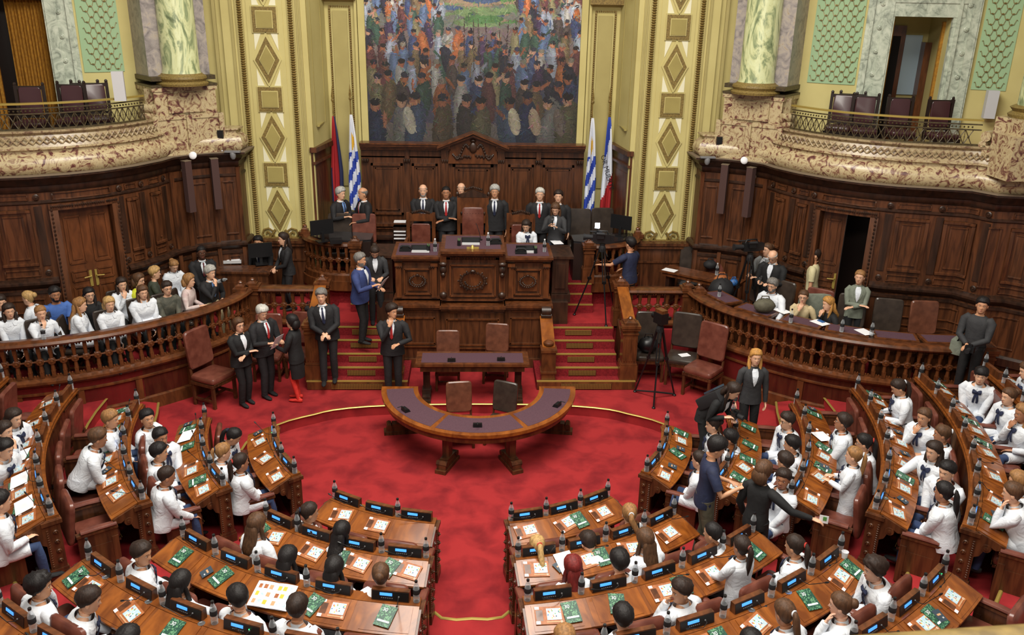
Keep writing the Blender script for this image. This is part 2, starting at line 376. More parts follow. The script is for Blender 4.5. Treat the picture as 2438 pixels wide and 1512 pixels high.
    df.sweep(wsub(3.2, 4.34), [(-.05, 3.45), (-.05, 3.58), (.09, 3.58), (.09, 3.47)])
    struct(side(df, sd).build('door_1' if sd > 0 else 'door_2', 'wood'))
    rp = MB()
    for i in range(34):
        z = 1.1 + i * .072
        for s in (3.22, 4.3):
            p = wsub(s, s + .02); dx, dy = p[1][0] - p[0][0], p[1][1] - p[0][1]; l = math.hypot(dx, dy)
            rp.ell((p[0][0] + dy / l * .09, p[0][1] - dx / l * .09, z), (.022, .022, .03), 6, 4)
    for i in range(30):
        s = 3.25 + i * .036; p = wsub(s, s + .02); dx, dy = p[1][0] - p[0][0], p[1][1] - p[0][1]; l = math.hypot(dx, dy)
        rp.ell((p[0][0] + dy / l * .1, p[0][1] - dx / l * .1, 3.54), (.02, .02, .022), 6, 4)
    struct(side(rp, sd).build('trim_14', 'wood_dark'))
    # door leaves
    a = V((*wsub(3.34, 4.2)[0], 0)); b = V((*wsub(3.34, 4.2)[-1], 0)); w = (b - a).length / 2; ang = atan2(b.y - a.y, b.x - a.x)
    def leaf(sw, hinge, flip):
        m = MB(); m.box((w / 2, 0, 2.23), (w, .05, 2.46))
        for z0, z1 in ((2.45, 3.3), (2.12, 2.3), (1.2, 2.0)):
            for c, d in (((w / 2, -.03, z1), (w - .16, .03, .035)), ((w / 2, -.03, z0), (w - .16, .03, .035)), ((.08, -.03, (z0 + z1) / 2), (.035, .03, z1 - z0)), ((w - .08, -.03, (z0 + z1) / 2), (.035, .03, z1 - z0)), ((w / 2, -.03, (z0 + z1) / 2), (w - .26, .02, z1 - z0 - .12))): m.box(c, d)
        h = MB(); hx = w - .05 if not flip else .05
        h.box((hx, -.035, 2.13), (.05, .02, .3)); h.tube([(hx, -.05, 2.18), (hx, -.09, 2.18), (hx - (.12 if not flip else -.12), -.09, 2.17)], .012, 6)
        T = TR((hinge.x, hinge.y, 0), sw)
        m.xf(T); h.xf(T); o = struct(side(m, sd).build('door_3' if sd > 0 else 'door_4', 'wood_mid' if sd < 0 else 'wood')); side(h, sd).build('door_handle', 'brass', o, label='brass lever handle')
    nb = V((sin(ang), -cos(ang), 0)) * -.1
    leaf(ang, a + nb, False)
    if sd < 0: leaf(ang, (a + b) / 2 + nb, True)
    vo = MB(); vo.sweep([tuple((a + nb * 12)[:2]), tuple((b + nb * 12)[:2])], [(0, .9), (0, 3.6), (-.1, 3.6), (-.1, .9)]); vo.sweep([tuple((a + nb * 2.2)[:2]), tuple((a + nb * 12)[:2])], [(0, .9), (0, 3.6), (-.1, 3.6), (-.1, .9)]); struct(side(vo, sd).build('wall_back', 'wood_black'))
    # marble balcony front: moulded band following the same bays
    ba = MB(); e = WL[-1]
    ba.sweep(wsub(0.2, e), [(-.3, 4.1), (.10, 4.1), (.16, 4.16), (.19, 4.25), (.16, 4.36), (.09, 4.42), (.05, 4.45), (.05, 4.5), (.10, 4.52), (.10, 4.55), (-.3, 4.55)])
    ba.sweep(wsub(1.95, e), [(-.3, 4.55), (.07, 4.55), (.04, 4.6), (-.02, 4.74), (0.03, 4.79), (.03, 4.82), (-.3, 4.82)], 1)
    zz = MB(); s = 2.1
    while s < 6.1:
        for d in (0, 1):
            p = wsub(s, s + .11); z0, z1 = (4.6, 4.72) if d else (4.72, 4.6)
            q = [V((p[0][0], p[0][1], z0)), V((p[-1][0], p[-1][1], z1))]; n = V((q[1].y - q[0].y, -(q[1].x - q[0].x), 0)).normalized()
            zz.tube([q[0] + n * .05, q[1] + n * .05], .014, 5)
        s += .11
    struct(side(ba, sd).build('trim_15', ['marble_breccia', 'marble_carved'])); struct(side(zz, sd).build('trim_16', 'marble_carved'))
    gl = MB(); gl.sweep(wsub(0, e), [(0, 4.095), (.235, 4.095), (.235, 4.115), (0, 4.115)]); struct(side(gl, sd).build('trim_17', 'ledge_grey'))
    fl = MB(); fl.prism([p for p in wsub(.2, e)] + [(X0 + 13, 12), (X0 + 13, 19), (X0 + 4.9, 19)], 4.2, 4.4); struct(side(fl, sd).build('floor', 'carpet', smooth=0))
    # column pedestal and column
    pe = MB(); PC = V((X0 + 5.72, 17.35, 0)); rz = radians(-38)
    for (w, d, z0, z1) in ((1.34, 1.0, 4.1, 4.2), (1.26, .92, 4.2, 4.78), (1.3, .96, 4.78, 4.86), (1.18, .86, 4.86, 5.3), (1.24, .9, 5.3, 5.38)):
        pe.box((0, 0, (z0 + z1) / 2), (w, d, z1 - z0), T=TR(PC, rz))
    for sx in (-.63, 0, .63): pe.box((sx, -.47, 4.5), (.1, .08, .72), T=TR(PC, rz))
    pe.box((0, -.42, 5.08), (.7, .1, .36), T=TR(PC, rz))
    struct(side(pe, sd).build('trim_18', 'marble_breccia'))
    bs = MB(); bs.box((0, 0, 5.4), (1.26, .94, .04), T=TR(PC, rz)); bs.box((0, 0, 5.53), (1.22, .9, .08), T=TR(PC, rz)); struct(side(bs, sd).build('trim_19', 'bronze'))
    bb = MB(); T = TR(PC + V((-.22, -.27, 0)), 0); bb.lathe([(.46, 5.4), (.47, 5.44), (.42, 5.48), (.45, 5.53), (.44, 5.57), (.38, 5.6), (.37, 5.62)], 28, 0, T); struct(side(bb, sd).build('trim_20', 'ornament'))
    c = MB(); c.lathe([(.36, 5.6), (.335, 5.7), (.33, 9.0)], 32, 0, T); struct(side(c, sd).build('trim_21', 'marble_green'))
    gp = MB(); gp.box((0, .1, 7.25), (1.16, .74, 3.4), T=TR(PC, rz)); struct(side(gp, sd).build('trim_22', 'marble_grey'))
both(side_wall)
# ---- upper walls behind the balconies
W2R = [(X0 + x, y) for x, y in [(5.6, 18.3), (6.2, 17.5), (7.0, 16.9), (8.0, 16.5), (9.2, 16.3), (10.2, 15.8), (11.2, 14.6)]]
L2 = pathlen(W2R)
def lattice(mb, s0, s1, z0, z1):
    # hexagonal gilt trellis of short bars
    P = W2R; w = .17; r = 0; z = z0 + .04
    while z < z1:
        s = s0 + .03 + (w / 2 if r % 2 else 0)
        while s + w < s1:
            p = wsub(s, s + w, P); a = V((*p[0], 0)); b = V((*p[-1], 0)); n = V(((b - a).y, -(b - a).x, 0)).normalized() * .03
            def q(u, h): return a.lerp(b, u) + n + V((0, 0, h))
            mb.tube([q(0, z + .09), q(.12, z + .10), q(.3, z + .015), q(.7, z + .015), q(.88, z + .10), q(1, z + .09)], .006, 3, cap=False)
            mb.ell(q(.5, z + .015), (.018, .018, .014), 5, 3)
            s += w
        z += .092; r += 1
def upper(sd):
    e = L2[-1]; w = MB(); lo, hi = ((2.86, 3.86) if sd > 0 else (2.72, 5.2))
    for a, b in ((0, lo), (hi, e)): w.sweep(wsub(a, b, W2R), [(0, 4.4), (0, 9), (-.25, 9), (-.25, 4.4)])
    w.sweep(wsub(lo, hi, W2R), [(0, 6.88), (0, 9), (-.25, 9), (-.25, 6.88)])
    struct(side(w, sd).build('wall_right' if sd > 0 else 'wall_left', 'yellow'))
    g = MB(); t = MB()
    for a, b in (((1.45, 2.34), (4.42, 5.0)) if sd > 0 else ((1.5, 2.2), (5.9, 6.2))):
        g.sweep(wsub(a, b, W2R), [(0, 5.62), (0, 8.5), (.015, 8.5), (.015, 5.62)]); lattice(t, a, b, 5.62, 7.6)
    struct(side(g, sd).build('wall_right' if sd > 0 else 'wall_left', 'green')); struct(side(t, sd).build('trim_23', 'brass_dull'))
    m = MB()
    for a, b in ((lo - .48, lo), (hi, hi + .5)):
        m.sweep(wsub(a, b, W2R), [(0, 4.5), (0, 8.5), (.09, 8.5), (.09, 4.5)]); m.sweep(wsub(a + .06, a + .12, W2R), [(0, 4.5), (0, 8.5), (.13, 8.5), (.13, 4.5)]); m.sweep(wsub(b - .2, b - .03, W2R), [(0, 4.5), (0, 8.5), (.12, 8.5), (.12, 4.5)])
        for i in range(8):
            p = wsub((a + b) / 2, (a + b) / 2 + .03, W2R); dx, dy = p[1][0] - p[0][0], p[1][1] - p[0][1]; l = math.hypot(dx, dy)
            rosette(m, (p[0][0] + dy / l * .1, p[0][1] - dx / l * .1, 5.0 + i * .42), (dy / l, -dx / l, 0), .045)
    m.sweep(wsub(lo - .2, hi + .2, W2R), [(0, 6.88), (0, 7.12), (.1, 7.12), (.1, 6.88)]); m.sweep(wsub(lo - .3, hi + .3, W2R), [(0, 7.12), (0, 7.5), (.14, 7.5), (.12, 7.12)])
    struct(side(m, sd).build('trim_24', 'marble_pale'))
    a = V((*wsub(lo, hi, W2R)[0], 0)); b = V((*wsub(lo, hi, W2R)[-1], 0)); d = (b - a).normalized(); n = V((-d.y, d.x, 0))
    if sd > 0:   # anteroom seen through the opening
        r = MB(); A, B = a + n * 1.3, b + n * 1.3
        r.prism([tuple(A[:2]), tuple(B[:2]), tuple((B + n * .1)[:2]), tuple((A + n * .1)[:2])], 4.4, 7.4)
        r.prism([tuple((b + n * .1)[:2]), tuple((b + n * 1.4)[:2]), tuple((b + n * 1.4 + d * .1)[:2]), tuple((b + n * .1 + d * .1)[:2])], 4.4, 7.4)
        r.prism([tuple((a - d * .1 + n * .1)[:2]), tuple((a + n * 1.4 - d * .1)[:2]), tuple((a + n * 1.4)[:2]), tuple((a + n * .1)[:2])], 4.4, 7.4)
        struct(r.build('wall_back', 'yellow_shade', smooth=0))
        T = Matrix.Translation(a + n * 1.28) @ Matrix.Rotation(atan2(d.y, d.x), 4, 'Z')
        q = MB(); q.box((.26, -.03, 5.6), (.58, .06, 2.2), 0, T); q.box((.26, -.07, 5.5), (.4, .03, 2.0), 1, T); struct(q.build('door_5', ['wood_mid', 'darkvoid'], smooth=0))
        q = MB(); q.box((.93, -.2, 5.4), (.12, .3, 2.0), 0, T); q.box((.66, -.05, 4.9), (.3, .05, .7), 0, T); q.box((.78, -.08, 4.85), (.14, .03, .5), 0, T); struct(q.build('door_6', 'wood_mid', smooth=0))
        q = MB(); q.box((.72, -.02, 5.95), (.32, .03, 1.15), 0, T); struct(q.build('window_1', 'glasspane', smooth=0))
        q = MB(); q.box((.05, -1.0, 5.6), (.06, .06, 2.4), 0, T); q.box((.96, -1.0, 5.6), (.05, .08, 2.4), 0, T); tag(q.build('curtain', 'curtain'), 'ochre drapes tied back in the upper right doorway', 'curtain')
        v = MB(); v.box((.28, -.75, 5.55), (.5, .02, 2.3), 0, T)
    else:
        r = MB(); A, B = a + n * .9, b + n * .9
        r.prism([tuple(A[:2]), tuple(B[:2]), tuple((B + n * .1)[:2]), tuple((A + n * .1)[:2])], 4.4, 7.4); struct(r.mirror(X0).build('wall_back', 'wood_black', smooth=0))
        for s0, s1, lab in ((.02, .62, 'pleated ochre curtain right of the dark gap in the upper left doorway'), (.86, 1.6, 'pleated ochre curtain left of the dark gap in the upper left doorway')):
            c = MB(); rows = []
            for j in range(6):
                z = 4.56 + j * .46; row = []
                for i in range(60):
                    u = s0 + (s1 - s0) * i / 59 + (.10 * (1 - j / 5) if s0 < .5 and 0 else 0); p = a + d * u + n * (.12 + .035 * sin(i * 1.25) + .015 * sin(i * .5 + j)); row.append((p.x, p.y, z))
                rows.append(row)
            vs = [p for r_ in rows for p in r_]; fs = [(j * 60 + i, j * 60 + i + 1, (j + 1) * 60 + i + 1, (j + 1) * 60 + i) for j in range(5) for i in range(59)]
            c.add(vs, fs); tag(c.mirror(X0).build('curtain', 'curtain', smooth=80), lab, 'curtain')
mat('glasspane', (150, 168, 178), .3)
both(upper)
# ---- bronze balcony railings
def railing(sd):
    t = thing('balcony_railing', 'bronze lattice railing with brass handrail on the %s balcony' % ('right' if sd > 0 else 'left'), 'railing', (X0 + sd * 7.2, 14.9, 4.82))
    I = Matrix.Translation(-V(t.location))
    def add(n, mb_, m, lab=None): o = side(mb_, sd); o.xf(I); o.build(n, m, t, label=lab)
    s0, s1 = 2.25, (5.75 if sd > 0 else 6.6)
    b = MB(); b.sweep(wsub(s0, s1), [(-.13, 5.24), (-.13, 5.27), (-.04, 5.27), (-.04, 5.24)]); add('handrail', b, 'brass', 'polished brass handrail')
    b = MB(); b.sweep(wsub(s0, s1), [(-.10, 5.17), (-.10, 5.19), (-.06, 5.19), (-.06, 5.17)]); b.sweep(wsub(s0, s1), [(-.10, 5.08), (-.10, 5.10), (-.06, 5.10), (-.06, 5.08)]); b.sweep(wsub(s0, s1), [(-.10, 4.82), (-.10, 4.85), (-.06, 4.85), (-.06, 4.82)])
    def P(s, z):
        p = wsub(s, s + .02); dx, dy = p[1][0] - p[0][0], p[1][1] - p[0][1]; l = math.hypot(dx, dy)
        return V((p[0][0] - dy / l * .08, p[0][1] + dx / l * .08, z))
    add('rail_bars', b, 'bronze')
    b = MB(); n = int((s1 - s0) / .13)
    for i in range(n):
        s = s0 + i * .13
        b.tube([P(s, 4.84), P(s + .065, 4.965), P(s + .13, 5.09)], .009, 4); b.tube([P(s + .13, 4.84), P(s + .065, 4.965), P(s, 5.09)], .009, 4)
        b.ell(P(s + .065, 4.965), (.022, .022, .022), 6, 4); b.ell(P(s, 4.965), (.012, .012, .012), 5, 3)
        b.tube([P(s, 4.84), P(s, 5.09)], .006, 4)
        b.ell(P(s + .035, 5.135), (.018, .018, .018), 6, 3); b.ell(P(s + .1, 5.135), (.018, .018, .018), 6, 3)
    add('lattice', b, 'bronze')
both(railing)
def scroll(sd):
    for s in ((1.95, 5.95) if sd > 0 else (1.95,)):
        p = wsub(s, s + .05); dx, dy = p[1][0] - p[0][0], p[1][1] - p[0][1]; l = math.hypot(dx, dy)
        T = Matrix.Translation(V((p[0][0] - dy / l * .1, p[0][1] + dx / l * .1, 0))) @ Matrix.Rotation(atan2(dy, dx), 4, 'Z')
        m = MB(); k = 1 if s < 3 else -1
        m.box((0, 0, 4.7), (.3, .24, .3), 0, T); m.box((-.08 * k, 0, 5.1), (.2, .24, .5), 0, T)
        m.tube([T @ V((.12 * k, -.13, 5.0)), T @ V((.12 * k, .13, 5.0))], .09, 10); m.tube([T @ V((.16 * k, -.12, 4.86)), T @ V((.16 * k, .12, 4.86))], .07, 10)
        struct(side(m, sd).build('trim_25', 'marble_breccia'))
both(scroll)
def c2(sd):
    if sd < 0: return
    m = MB(); m.box((X0 + 9.15, 13.9, 4.75), (.9, .6, .7), T=None); m.box((X0 + 9.25, 14.0, 5.2), (.75, .5, .3)); struct(m.build('trim_26', 'marble_breccia', smooth=0))
    m = MB(); m.lathe([(.5, 0), (.52, .05), (.45, .1), (.5, .16), (.42, .2)], 24, 0, c=(X0 + 9.45, 14.2, 5.35)); struct(m.build('trim_27', 'ornament'))
    m = MB(); m.lathe([(.4, 5.55), (.38, 9)], 28, 0, c=(X0 + 9.45, 14.2, 0)); struct(m.build('trim_28', 'marble_green'))
both(c2)
# ---- piers with diamond ornament (plane y = 18)
def pier(sd):
    b = MB(); b.box((X0 + 4.1, 18.2, 4.9), (1.64, .4, 8.2)); b.box((X0 + 5.3, 18.25, 6.9), (1.2, .3, 5.6))
    pass
    struct(side(b, sd).build('wall_back', 'yellow', smooth=0))
    e = MB()
    for x, w in ((3.4, .03), (3.46, .03), (4.62, .04), (4.72, .05), (5.05, .06), (5.3, .03)): e.box((X0 + x, 17.985, 6.0), (w, .04, 8.2 if x < 4.8 else 6))
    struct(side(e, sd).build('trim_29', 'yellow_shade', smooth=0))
    r = MB(); cx = X0 + 4.08
    for sx in (-.5, .48):
        z = 2.2
        while z < 8.4: r.ell((cx + sx, 17.985, z), (.055, .05, .024), 8, 4); z += .046
    struct(side(r, sd).build('trim_30', 'brass_dull'))
    rf = MB(); rf.box((cx - .5, 17.99, 5.2), (.13, .03, 6.2)); rf.box((cx + .48, 17.99, 5.2), (.13, .03, 6.2)); rf.box((cx, 17.995, 5.2), (.7, .02, 6.2), 1)
    struct(side(rf, sd).build('trim_31', ['yellow_shade', 'yellow'], smooth=0))
    fr = MB(); inn = MB(); wh = MB(); yl = MB()
    def poly(m, pts, y0, y1, mi=0): m.prism([(x, z) for x, z in pts], y0, y1, mi, Matrix(((1, 0, 0, 0), (0, 0, 1, 0), (0, 1, 0, 0), (0, 0, 0, 1))))
    z = 2.78; kind = 0
    while z < 8.3:
        if kind == 0:
            H, Wd = .44, .235
            for tri in (((-1, 1), (-1, .35), (-.42, 1)), ((1, 1), (1, .35), (.42, 1)), ((-1, -1), (-1, -.35), (-.42, -1)), ((1, -1), (1, -.35), (.42, -1))): poly(wh, [(cx + a * .23, z + c * .5) for a, c in tri], 17.975, 17.985)
            poly(yl, [(cx - Wd - .04, z), (cx, z + H + .09), (cx + Wd + .04, z), (cx, z - H - .09)], 17.955, 17.98)
            poly(fr, [(cx - Wd, z), (cx, z + H), (cx + Wd, z), (cx, z - H)], 17.94, 17.97)
            poly(yl, [(cx - .155, z), (cx, z + .29), (cx + .155, z), (cx, z - .29)], 17.925, 17.95)
            poly(inn, [(cx - .14, z), (cx, z + .26), (cx + .14, z), (cx, z - .26)], 17.915, 17.94); z += .76
        else:
            s = .235
            poly(yl, [(cx - s - .02, z - s - .02), (cx + s + .02, z - s - .02), (cx + s + .02, z + s + .02), (cx - s - .02, z + s + .02)], 17.955, 17.98)
            poly(fr, [(cx - s, z - s), (cx + s, z - s), (cx + s, z + s), (cx - s, z + s)], 17.94, 17.97)
            poly(yl, [(cx - .165, z - .165), (cx + .165, z - .165), (cx + .165, z + .165), (cx - .165, z + .165)], 17.925, 17.95)
            poly(inn, [(cx - .15, z - .15), (cx + .15, z - .15), (cx + .15, z + .15), (cx - .15, z + .15)], 17.915, 17.94); z += .76
        kind ^= 1
    for m, n, c in ((fr, 'trim_32', 'ornament'), (inn, 'trim_33', 'ochre'), (wh, 'trim_34', 'cream'), (yl, 'trim_35', 'yellow')): struct(side(m, sd).build(n, c, smooth=0))
    sc = MB()
    for k in (-1, 1):
        pts = [(cx + k * (.27 + (.02 + .012 * t) * cos(t * k * .9)), 17.95, 2.27 + (.02 + .012 * t) * sin(t * .9)) for t in range(0, 12)]
        sc.tube(pts, .022, 6); sc.tube([(cx + k * .1, 17.95, 2.36), (cx + k * .22, 17.95, 2.2), (cx + k * .4, 17.95, 2.18)], .03, 6)
    sc.box((cx, 17.96, 2.18), (1.1, .06, .05)); struct(side(sc, sd).build('trim_36', 'brass_dull'))
    # wood dado under the pier
    d = MB(); d.box((X0 + 4.15, 17.9, 1.55), (1.5, .2, 1.2)); d.box((X0 + 4.15, 17.86, 2.15), (1.6, .28, .06)); d.box((X0 + 4.15, 17.84, 2.08), (1.55, .2, .05)); d.box((X0 + 4.15, 17.79, 1.75), (1.2, .03, .04)); d.box((X0 + 4.15, 17.8, 1.1), (1.55, .1, .2))
    struct(side(d, sd).build('trim_37', 'wood', smooth=0))
    # side of the flag niche: yellow above, wood below
    n = MB(); n.prism([(X0 + 3.27, 18.015), (X0 + 3.45, 18.3), (X0 + 3.45, 19.35), (X0 + 3.12, 19.35)], 4.02, 9.2); struct(side(n, sd).build('wall_back', 'yellow', smooth=0))
    n = MB(); n.prism([(X0 + 3.30, 17.98), (X0 + 3.34, 17.98), (X0 + 3.12, 19.25), (X0 + 3.08, 19.25)], 1.5, 4.02)
    n.prism([(X0 + 3.22, 17.94), (X0 + 3.36, 17.94), (X0 + 3.14, 19.25), (X0 + 2.98, 19.25)], 4.0, 4.1); n.prism([(X0 + 3.25, 17.97), (X0 + 3.34, 17.97), (X0 + 3.12, 19.25), (X0 + 3.02, 19.25)], 3.75, 3.8)
    n.prism([(X0 + 3.27, 18.1), (X0 + 3.31, 18.1), (X0 + 3.16, 19.0), (X0 + 3.12, 19.0)], 2.4, 3.6)
    struct(side(n, sd).build('trim_38', 'wood', smooth=0))
    f = MB()
    for c_, d_ in (((3.245, 18.62, 5.3), 1),):
        pass
    for yy, ww, zz0, zz1 in ((18.25, .03, 4.5, 7.2), (18.95, .03, 4.5, 7.2)): f.box((X0 + 3.26 - (yy - 18.2) * .12, yy, (zz0 + zz1) / 2), (.03, ww, zz1 - zz0))
    f.box((X0 + 3.2, 18.6, 4.5), (.05, .72, .03)); f.box((X0 + 3.16, 18.6, 7.2), (.05, .72, .03)); struct(side(f, sd).build('trim_39', 'ochre', smooth=0))
both(pier)
# ---- back wall with mural
b = MB(); b.box((X0, 19.5, 5.2), (8, .4, 8)); struct(b.build('wall_back', 'yellow', smooth=0))
def backstrips(sd):
    b = MB(); b.box((X0 + 2.36, 19.27, 6.2), (.14, .1, 4.3)); b.box((X0 + 2.47, 19.25, 6.2), (.05, .14, 4.3)); struct(side(b, sd).build('trim_40', 'yellow', smooth=0))
    f = MB()
    for x in (2.6, 3.02):
        f.box((X0 + x, 19.285, 4.9), (.035, .03, 3.9)); z = 3.0
        while z < 6.8: f.ell((X0 + x, 19.26, z), (.022, .015, .018), 6, 4); z += .045
    z = 2.62
    while z < 3.02: f.ell((X0 + z, 19.26, 6.84), (.018, .015, .018), 6, 4); z += .045
    struct(side(f, sd).build('trim_41', 'brass_dull')); f = MB(); f.box((X0 + 2.81, 19.275, 4.9), (.3, .03, 3.7)); f.box((X0 + 2.81, 19.28, 1.9), (.6, .06, .7)); struct(side(f, sd).build('trim_42', 'yellow_shade', smooth=0))
    f = MB(); f.box((X0 + 2.9, 19.2, 7.02), (.9, .25, .1)); struct(side(f, sd).build('trim_43', 'brass_dull', smooth=0))
both(backstrips)
def mural():
    NX, NZ = 460, 330; x0, x1, z0, z1 = X0 - 2.32, X0 + 2.32, 4.05, 7.4
    rnd = random.Random(5)
    img = [[None] * NX for _ in range(NZ)]
    for j in range(NZ):
        for i in range(NX):
            t = j / NZ; n = rnd.uniform(-10, 10)
            if t < .12: c = (86, 78, 74)
            elif t < .45: c = (60, 58, 76)
            elif t < .72: c = (116, 98, 96)
            else: c = (112, 112, 104)
            img[j][i] = [c[0] + n, c[1] + n, c[2] + n]
    asp = (x1 - x0) / NX; asz = (z1 - z0) / NZ
    def blob(cx, cz, rx, rz, col, ang=0, jit=14):
        ca, sa = cos(ang), sin(ang); R = max(rx, rz)
        for j in range(max(0, int((cz - R - z0) / asz)), min(NZ, int((cz + R - z0) / asz) + 2)):
            for i in range(max(0, int((cx - R - x0) / asp)), min(NX, int((cx + R - x0) / asp) + 2)):
                dx = x0 + i * asp - cx; dz = z0 + j * asz - cz; u = (dx * ca + dz * sa) / rx; w = (-dx * sa + dz * ca) / rz
                if u * u + w * w < 1:
                    n = rnd.uniform(-jit, jit); k = 1 - .25 * (u * u) ; img[j][i] = [col[0] * k + n, col[1] * k + n, col[2] * k + n]
    for q in range(40): blob(X0 + .1 + rnd.uniform(-.8, .8), rnd.uniform(6.55, 7.3), rnd.uniform(.2, .6), rnd.uniform(.03, .1), rnd.choice([(84, 136, 70), (120, 150, 92), (168, 140, 110), (70, 96, 140)]))
    skin = [(176, 96, 60), (190, 116, 80), (150, 84, 56), (206, 150, 116)]
    cloth = [(60, 74, 120), (110, 60, 60), (150, 160, 180), (84, 70, 66), (60, 92, 76), (178, 176, 170), (46, 44, 62), (128, 104, 70), (92, 116, 160), (70, 50, 84), (190, 100, 50), (140, 130, 90)]
    rows = [(7.15, .15, 26, 1.05), (6.95, .15, 26, 1.05), (6.75, .16, 24, 1.0), (6.5, .18, 22, .95), (6.22, .2, 20, .9), (5.9, .23, 19, .85), (5.55, .27, 16, .78), (5.15, .33, 13, .66), (4.65, .42, 10, .5)]
    for z, h, n, br in rows:
        for q in range(n):
            x = x0 + (q + rnd.uniform(.2, .8)) * (x1 - x0) / n
            if z > 6.4 and abs(x - X0 - .1) < .75: continue
            c = [v * br for v in rnd.choice(cloth)]; w = h * rnd.uniform(.42, .62); lean = rnd.uniform(-.25, .25); zz = z + rnd.uniform(-.1, .1)
            blob(x, zz - h * .9, w, h * 1.5, c, lean); blob(x + rnd.uniform(-.3, .3) * w, zz - h * .5, w * .55, h * .6, [v * 1.15 for v in c], lean)
            s = [v * (br * .5 + .5) for v in rnd.choice(skin)]
            blob(x, zz + h * .62, h * .26, h * .33, s); blob(x + .01, zz + h * .8, h * .28, h * .2, [v * br for v in rnd.choice([(50, 34, 30), (60, 60, 80), (150, 140, 120), (40, 36, 44)])])
            if rnd.random() < .55: blob(x + w * rnd.choice((-1, 1)) * .9, zz + rnd.uniform(-.2, .7) * h, h * .11, h * .5, rnd.choice([c, s]), rnd.uniform(-1, 1))
    for x in (.0, .12, .28, .55, -.2, .7): blob(X0 + x, 6.1, .012, .55, (70, 50, 44), rnd.uniform(-.08, .08))
    for x, c in ((-1.4, (150, 146, 130)), (.9, (160, 150, 126)), (1.9, (96, 84, 74)), (1.35, (150, 128, 104))): blob(X0 + x, 4.5, .13, .3, c, .2)
    for q in range(4200):
        i = rnd.randrange(4, NX - 4); j = rnd.randrange(3, NZ - 3); c = img[j][i]; k = rnd.uniform(.82, 1.15); a = rnd.uniform(0, pi); L = rnd.randint(2, 6)
        c = [c[0] * k + rnd.uniform(-12, 12), c[1] * k + rnd.uniform(-12, 12), c[2] * k + rnd.uniform(-12, 14)]
        for s in range(-L, L + 1):
            x = int(i + s * cos(a)); y = int(j + s * sin(a))
            for dx in (0, 1):
                if 0 <= x + dx < NX and 0 <= y < NZ: img[y][x + dx] = [v + rnd.uniform(-5, 5) for v in c]
    for j in range(NZ):
        for i in range(NX): g_ = sum(img[j][i]) / 3; img[j][i] = [max(0, min(255, (v * .8 + g_ * .2) * (.86 if j < NZ * .55 else 1))) for v in img[j][i]]
    vs = [(x0 + i * asp, 19.28, z0 + j * asz) for j in range(NZ + 1) for i in range(NX + 1)]
    fs = [(j * (NX + 1) + i, j * (NX + 1) + i + 1, (j + 1) * (NX + 1) + i + 1, (j + 1) * (NX + 1) + i) for j in range(NZ) for i in range(NX)]
    o = len(vs); vs += [(x0, 19.3, z0), (x1, 19.3, z0), (x1, 19.3, z1), (x0, 19.3, z1)]
    a, b_, c_, d_ = 0, NX, (NZ + 1) * (NX + 1) - 1, NZ * (NX + 1)
    fs += [(o, o + 3, o + 2, o + 1), (a, o, o + 1, b_), (b_, o + 1, o + 2, c_), (c_, o + 2, o + 3, d_), (d_, o + 3, o, a)]
    me = bpy.data.meshes.new('mural'); me.from_pydata(vs, [], fs); at = me.color_attributes.new('paint', 'FLOAT_COLOR', 'CORNER'); buf = []
    for j in range(NZ):
        for i in range(NX): buf += list(lin(img[j][i])) * 4
    buf += [.2, .17, .1, 1] * (len(me.loops) - len(buf) // 4); at.data.foreach_set('color', buf)
    m = bpy.data.materials.new('mural_paint'); m.use_nodes = True; nt = m.node_tree; ca = nt.nodes.new('ShaderNodeVertexColor'); ca.layer_name = 'paint'
    nt.links.new(ca.outputs[0], nt.nodes['Principled BSDF'].inputs['Base Color']); nt.nodes['Principled BSDF'].inputs['Roughness'].default_value = .55; me.materials.append(m)
    tag(put('mural_painting', me), 'large mural of a crowd above the wood panelling behind the rostrum', 'painting')
mural()
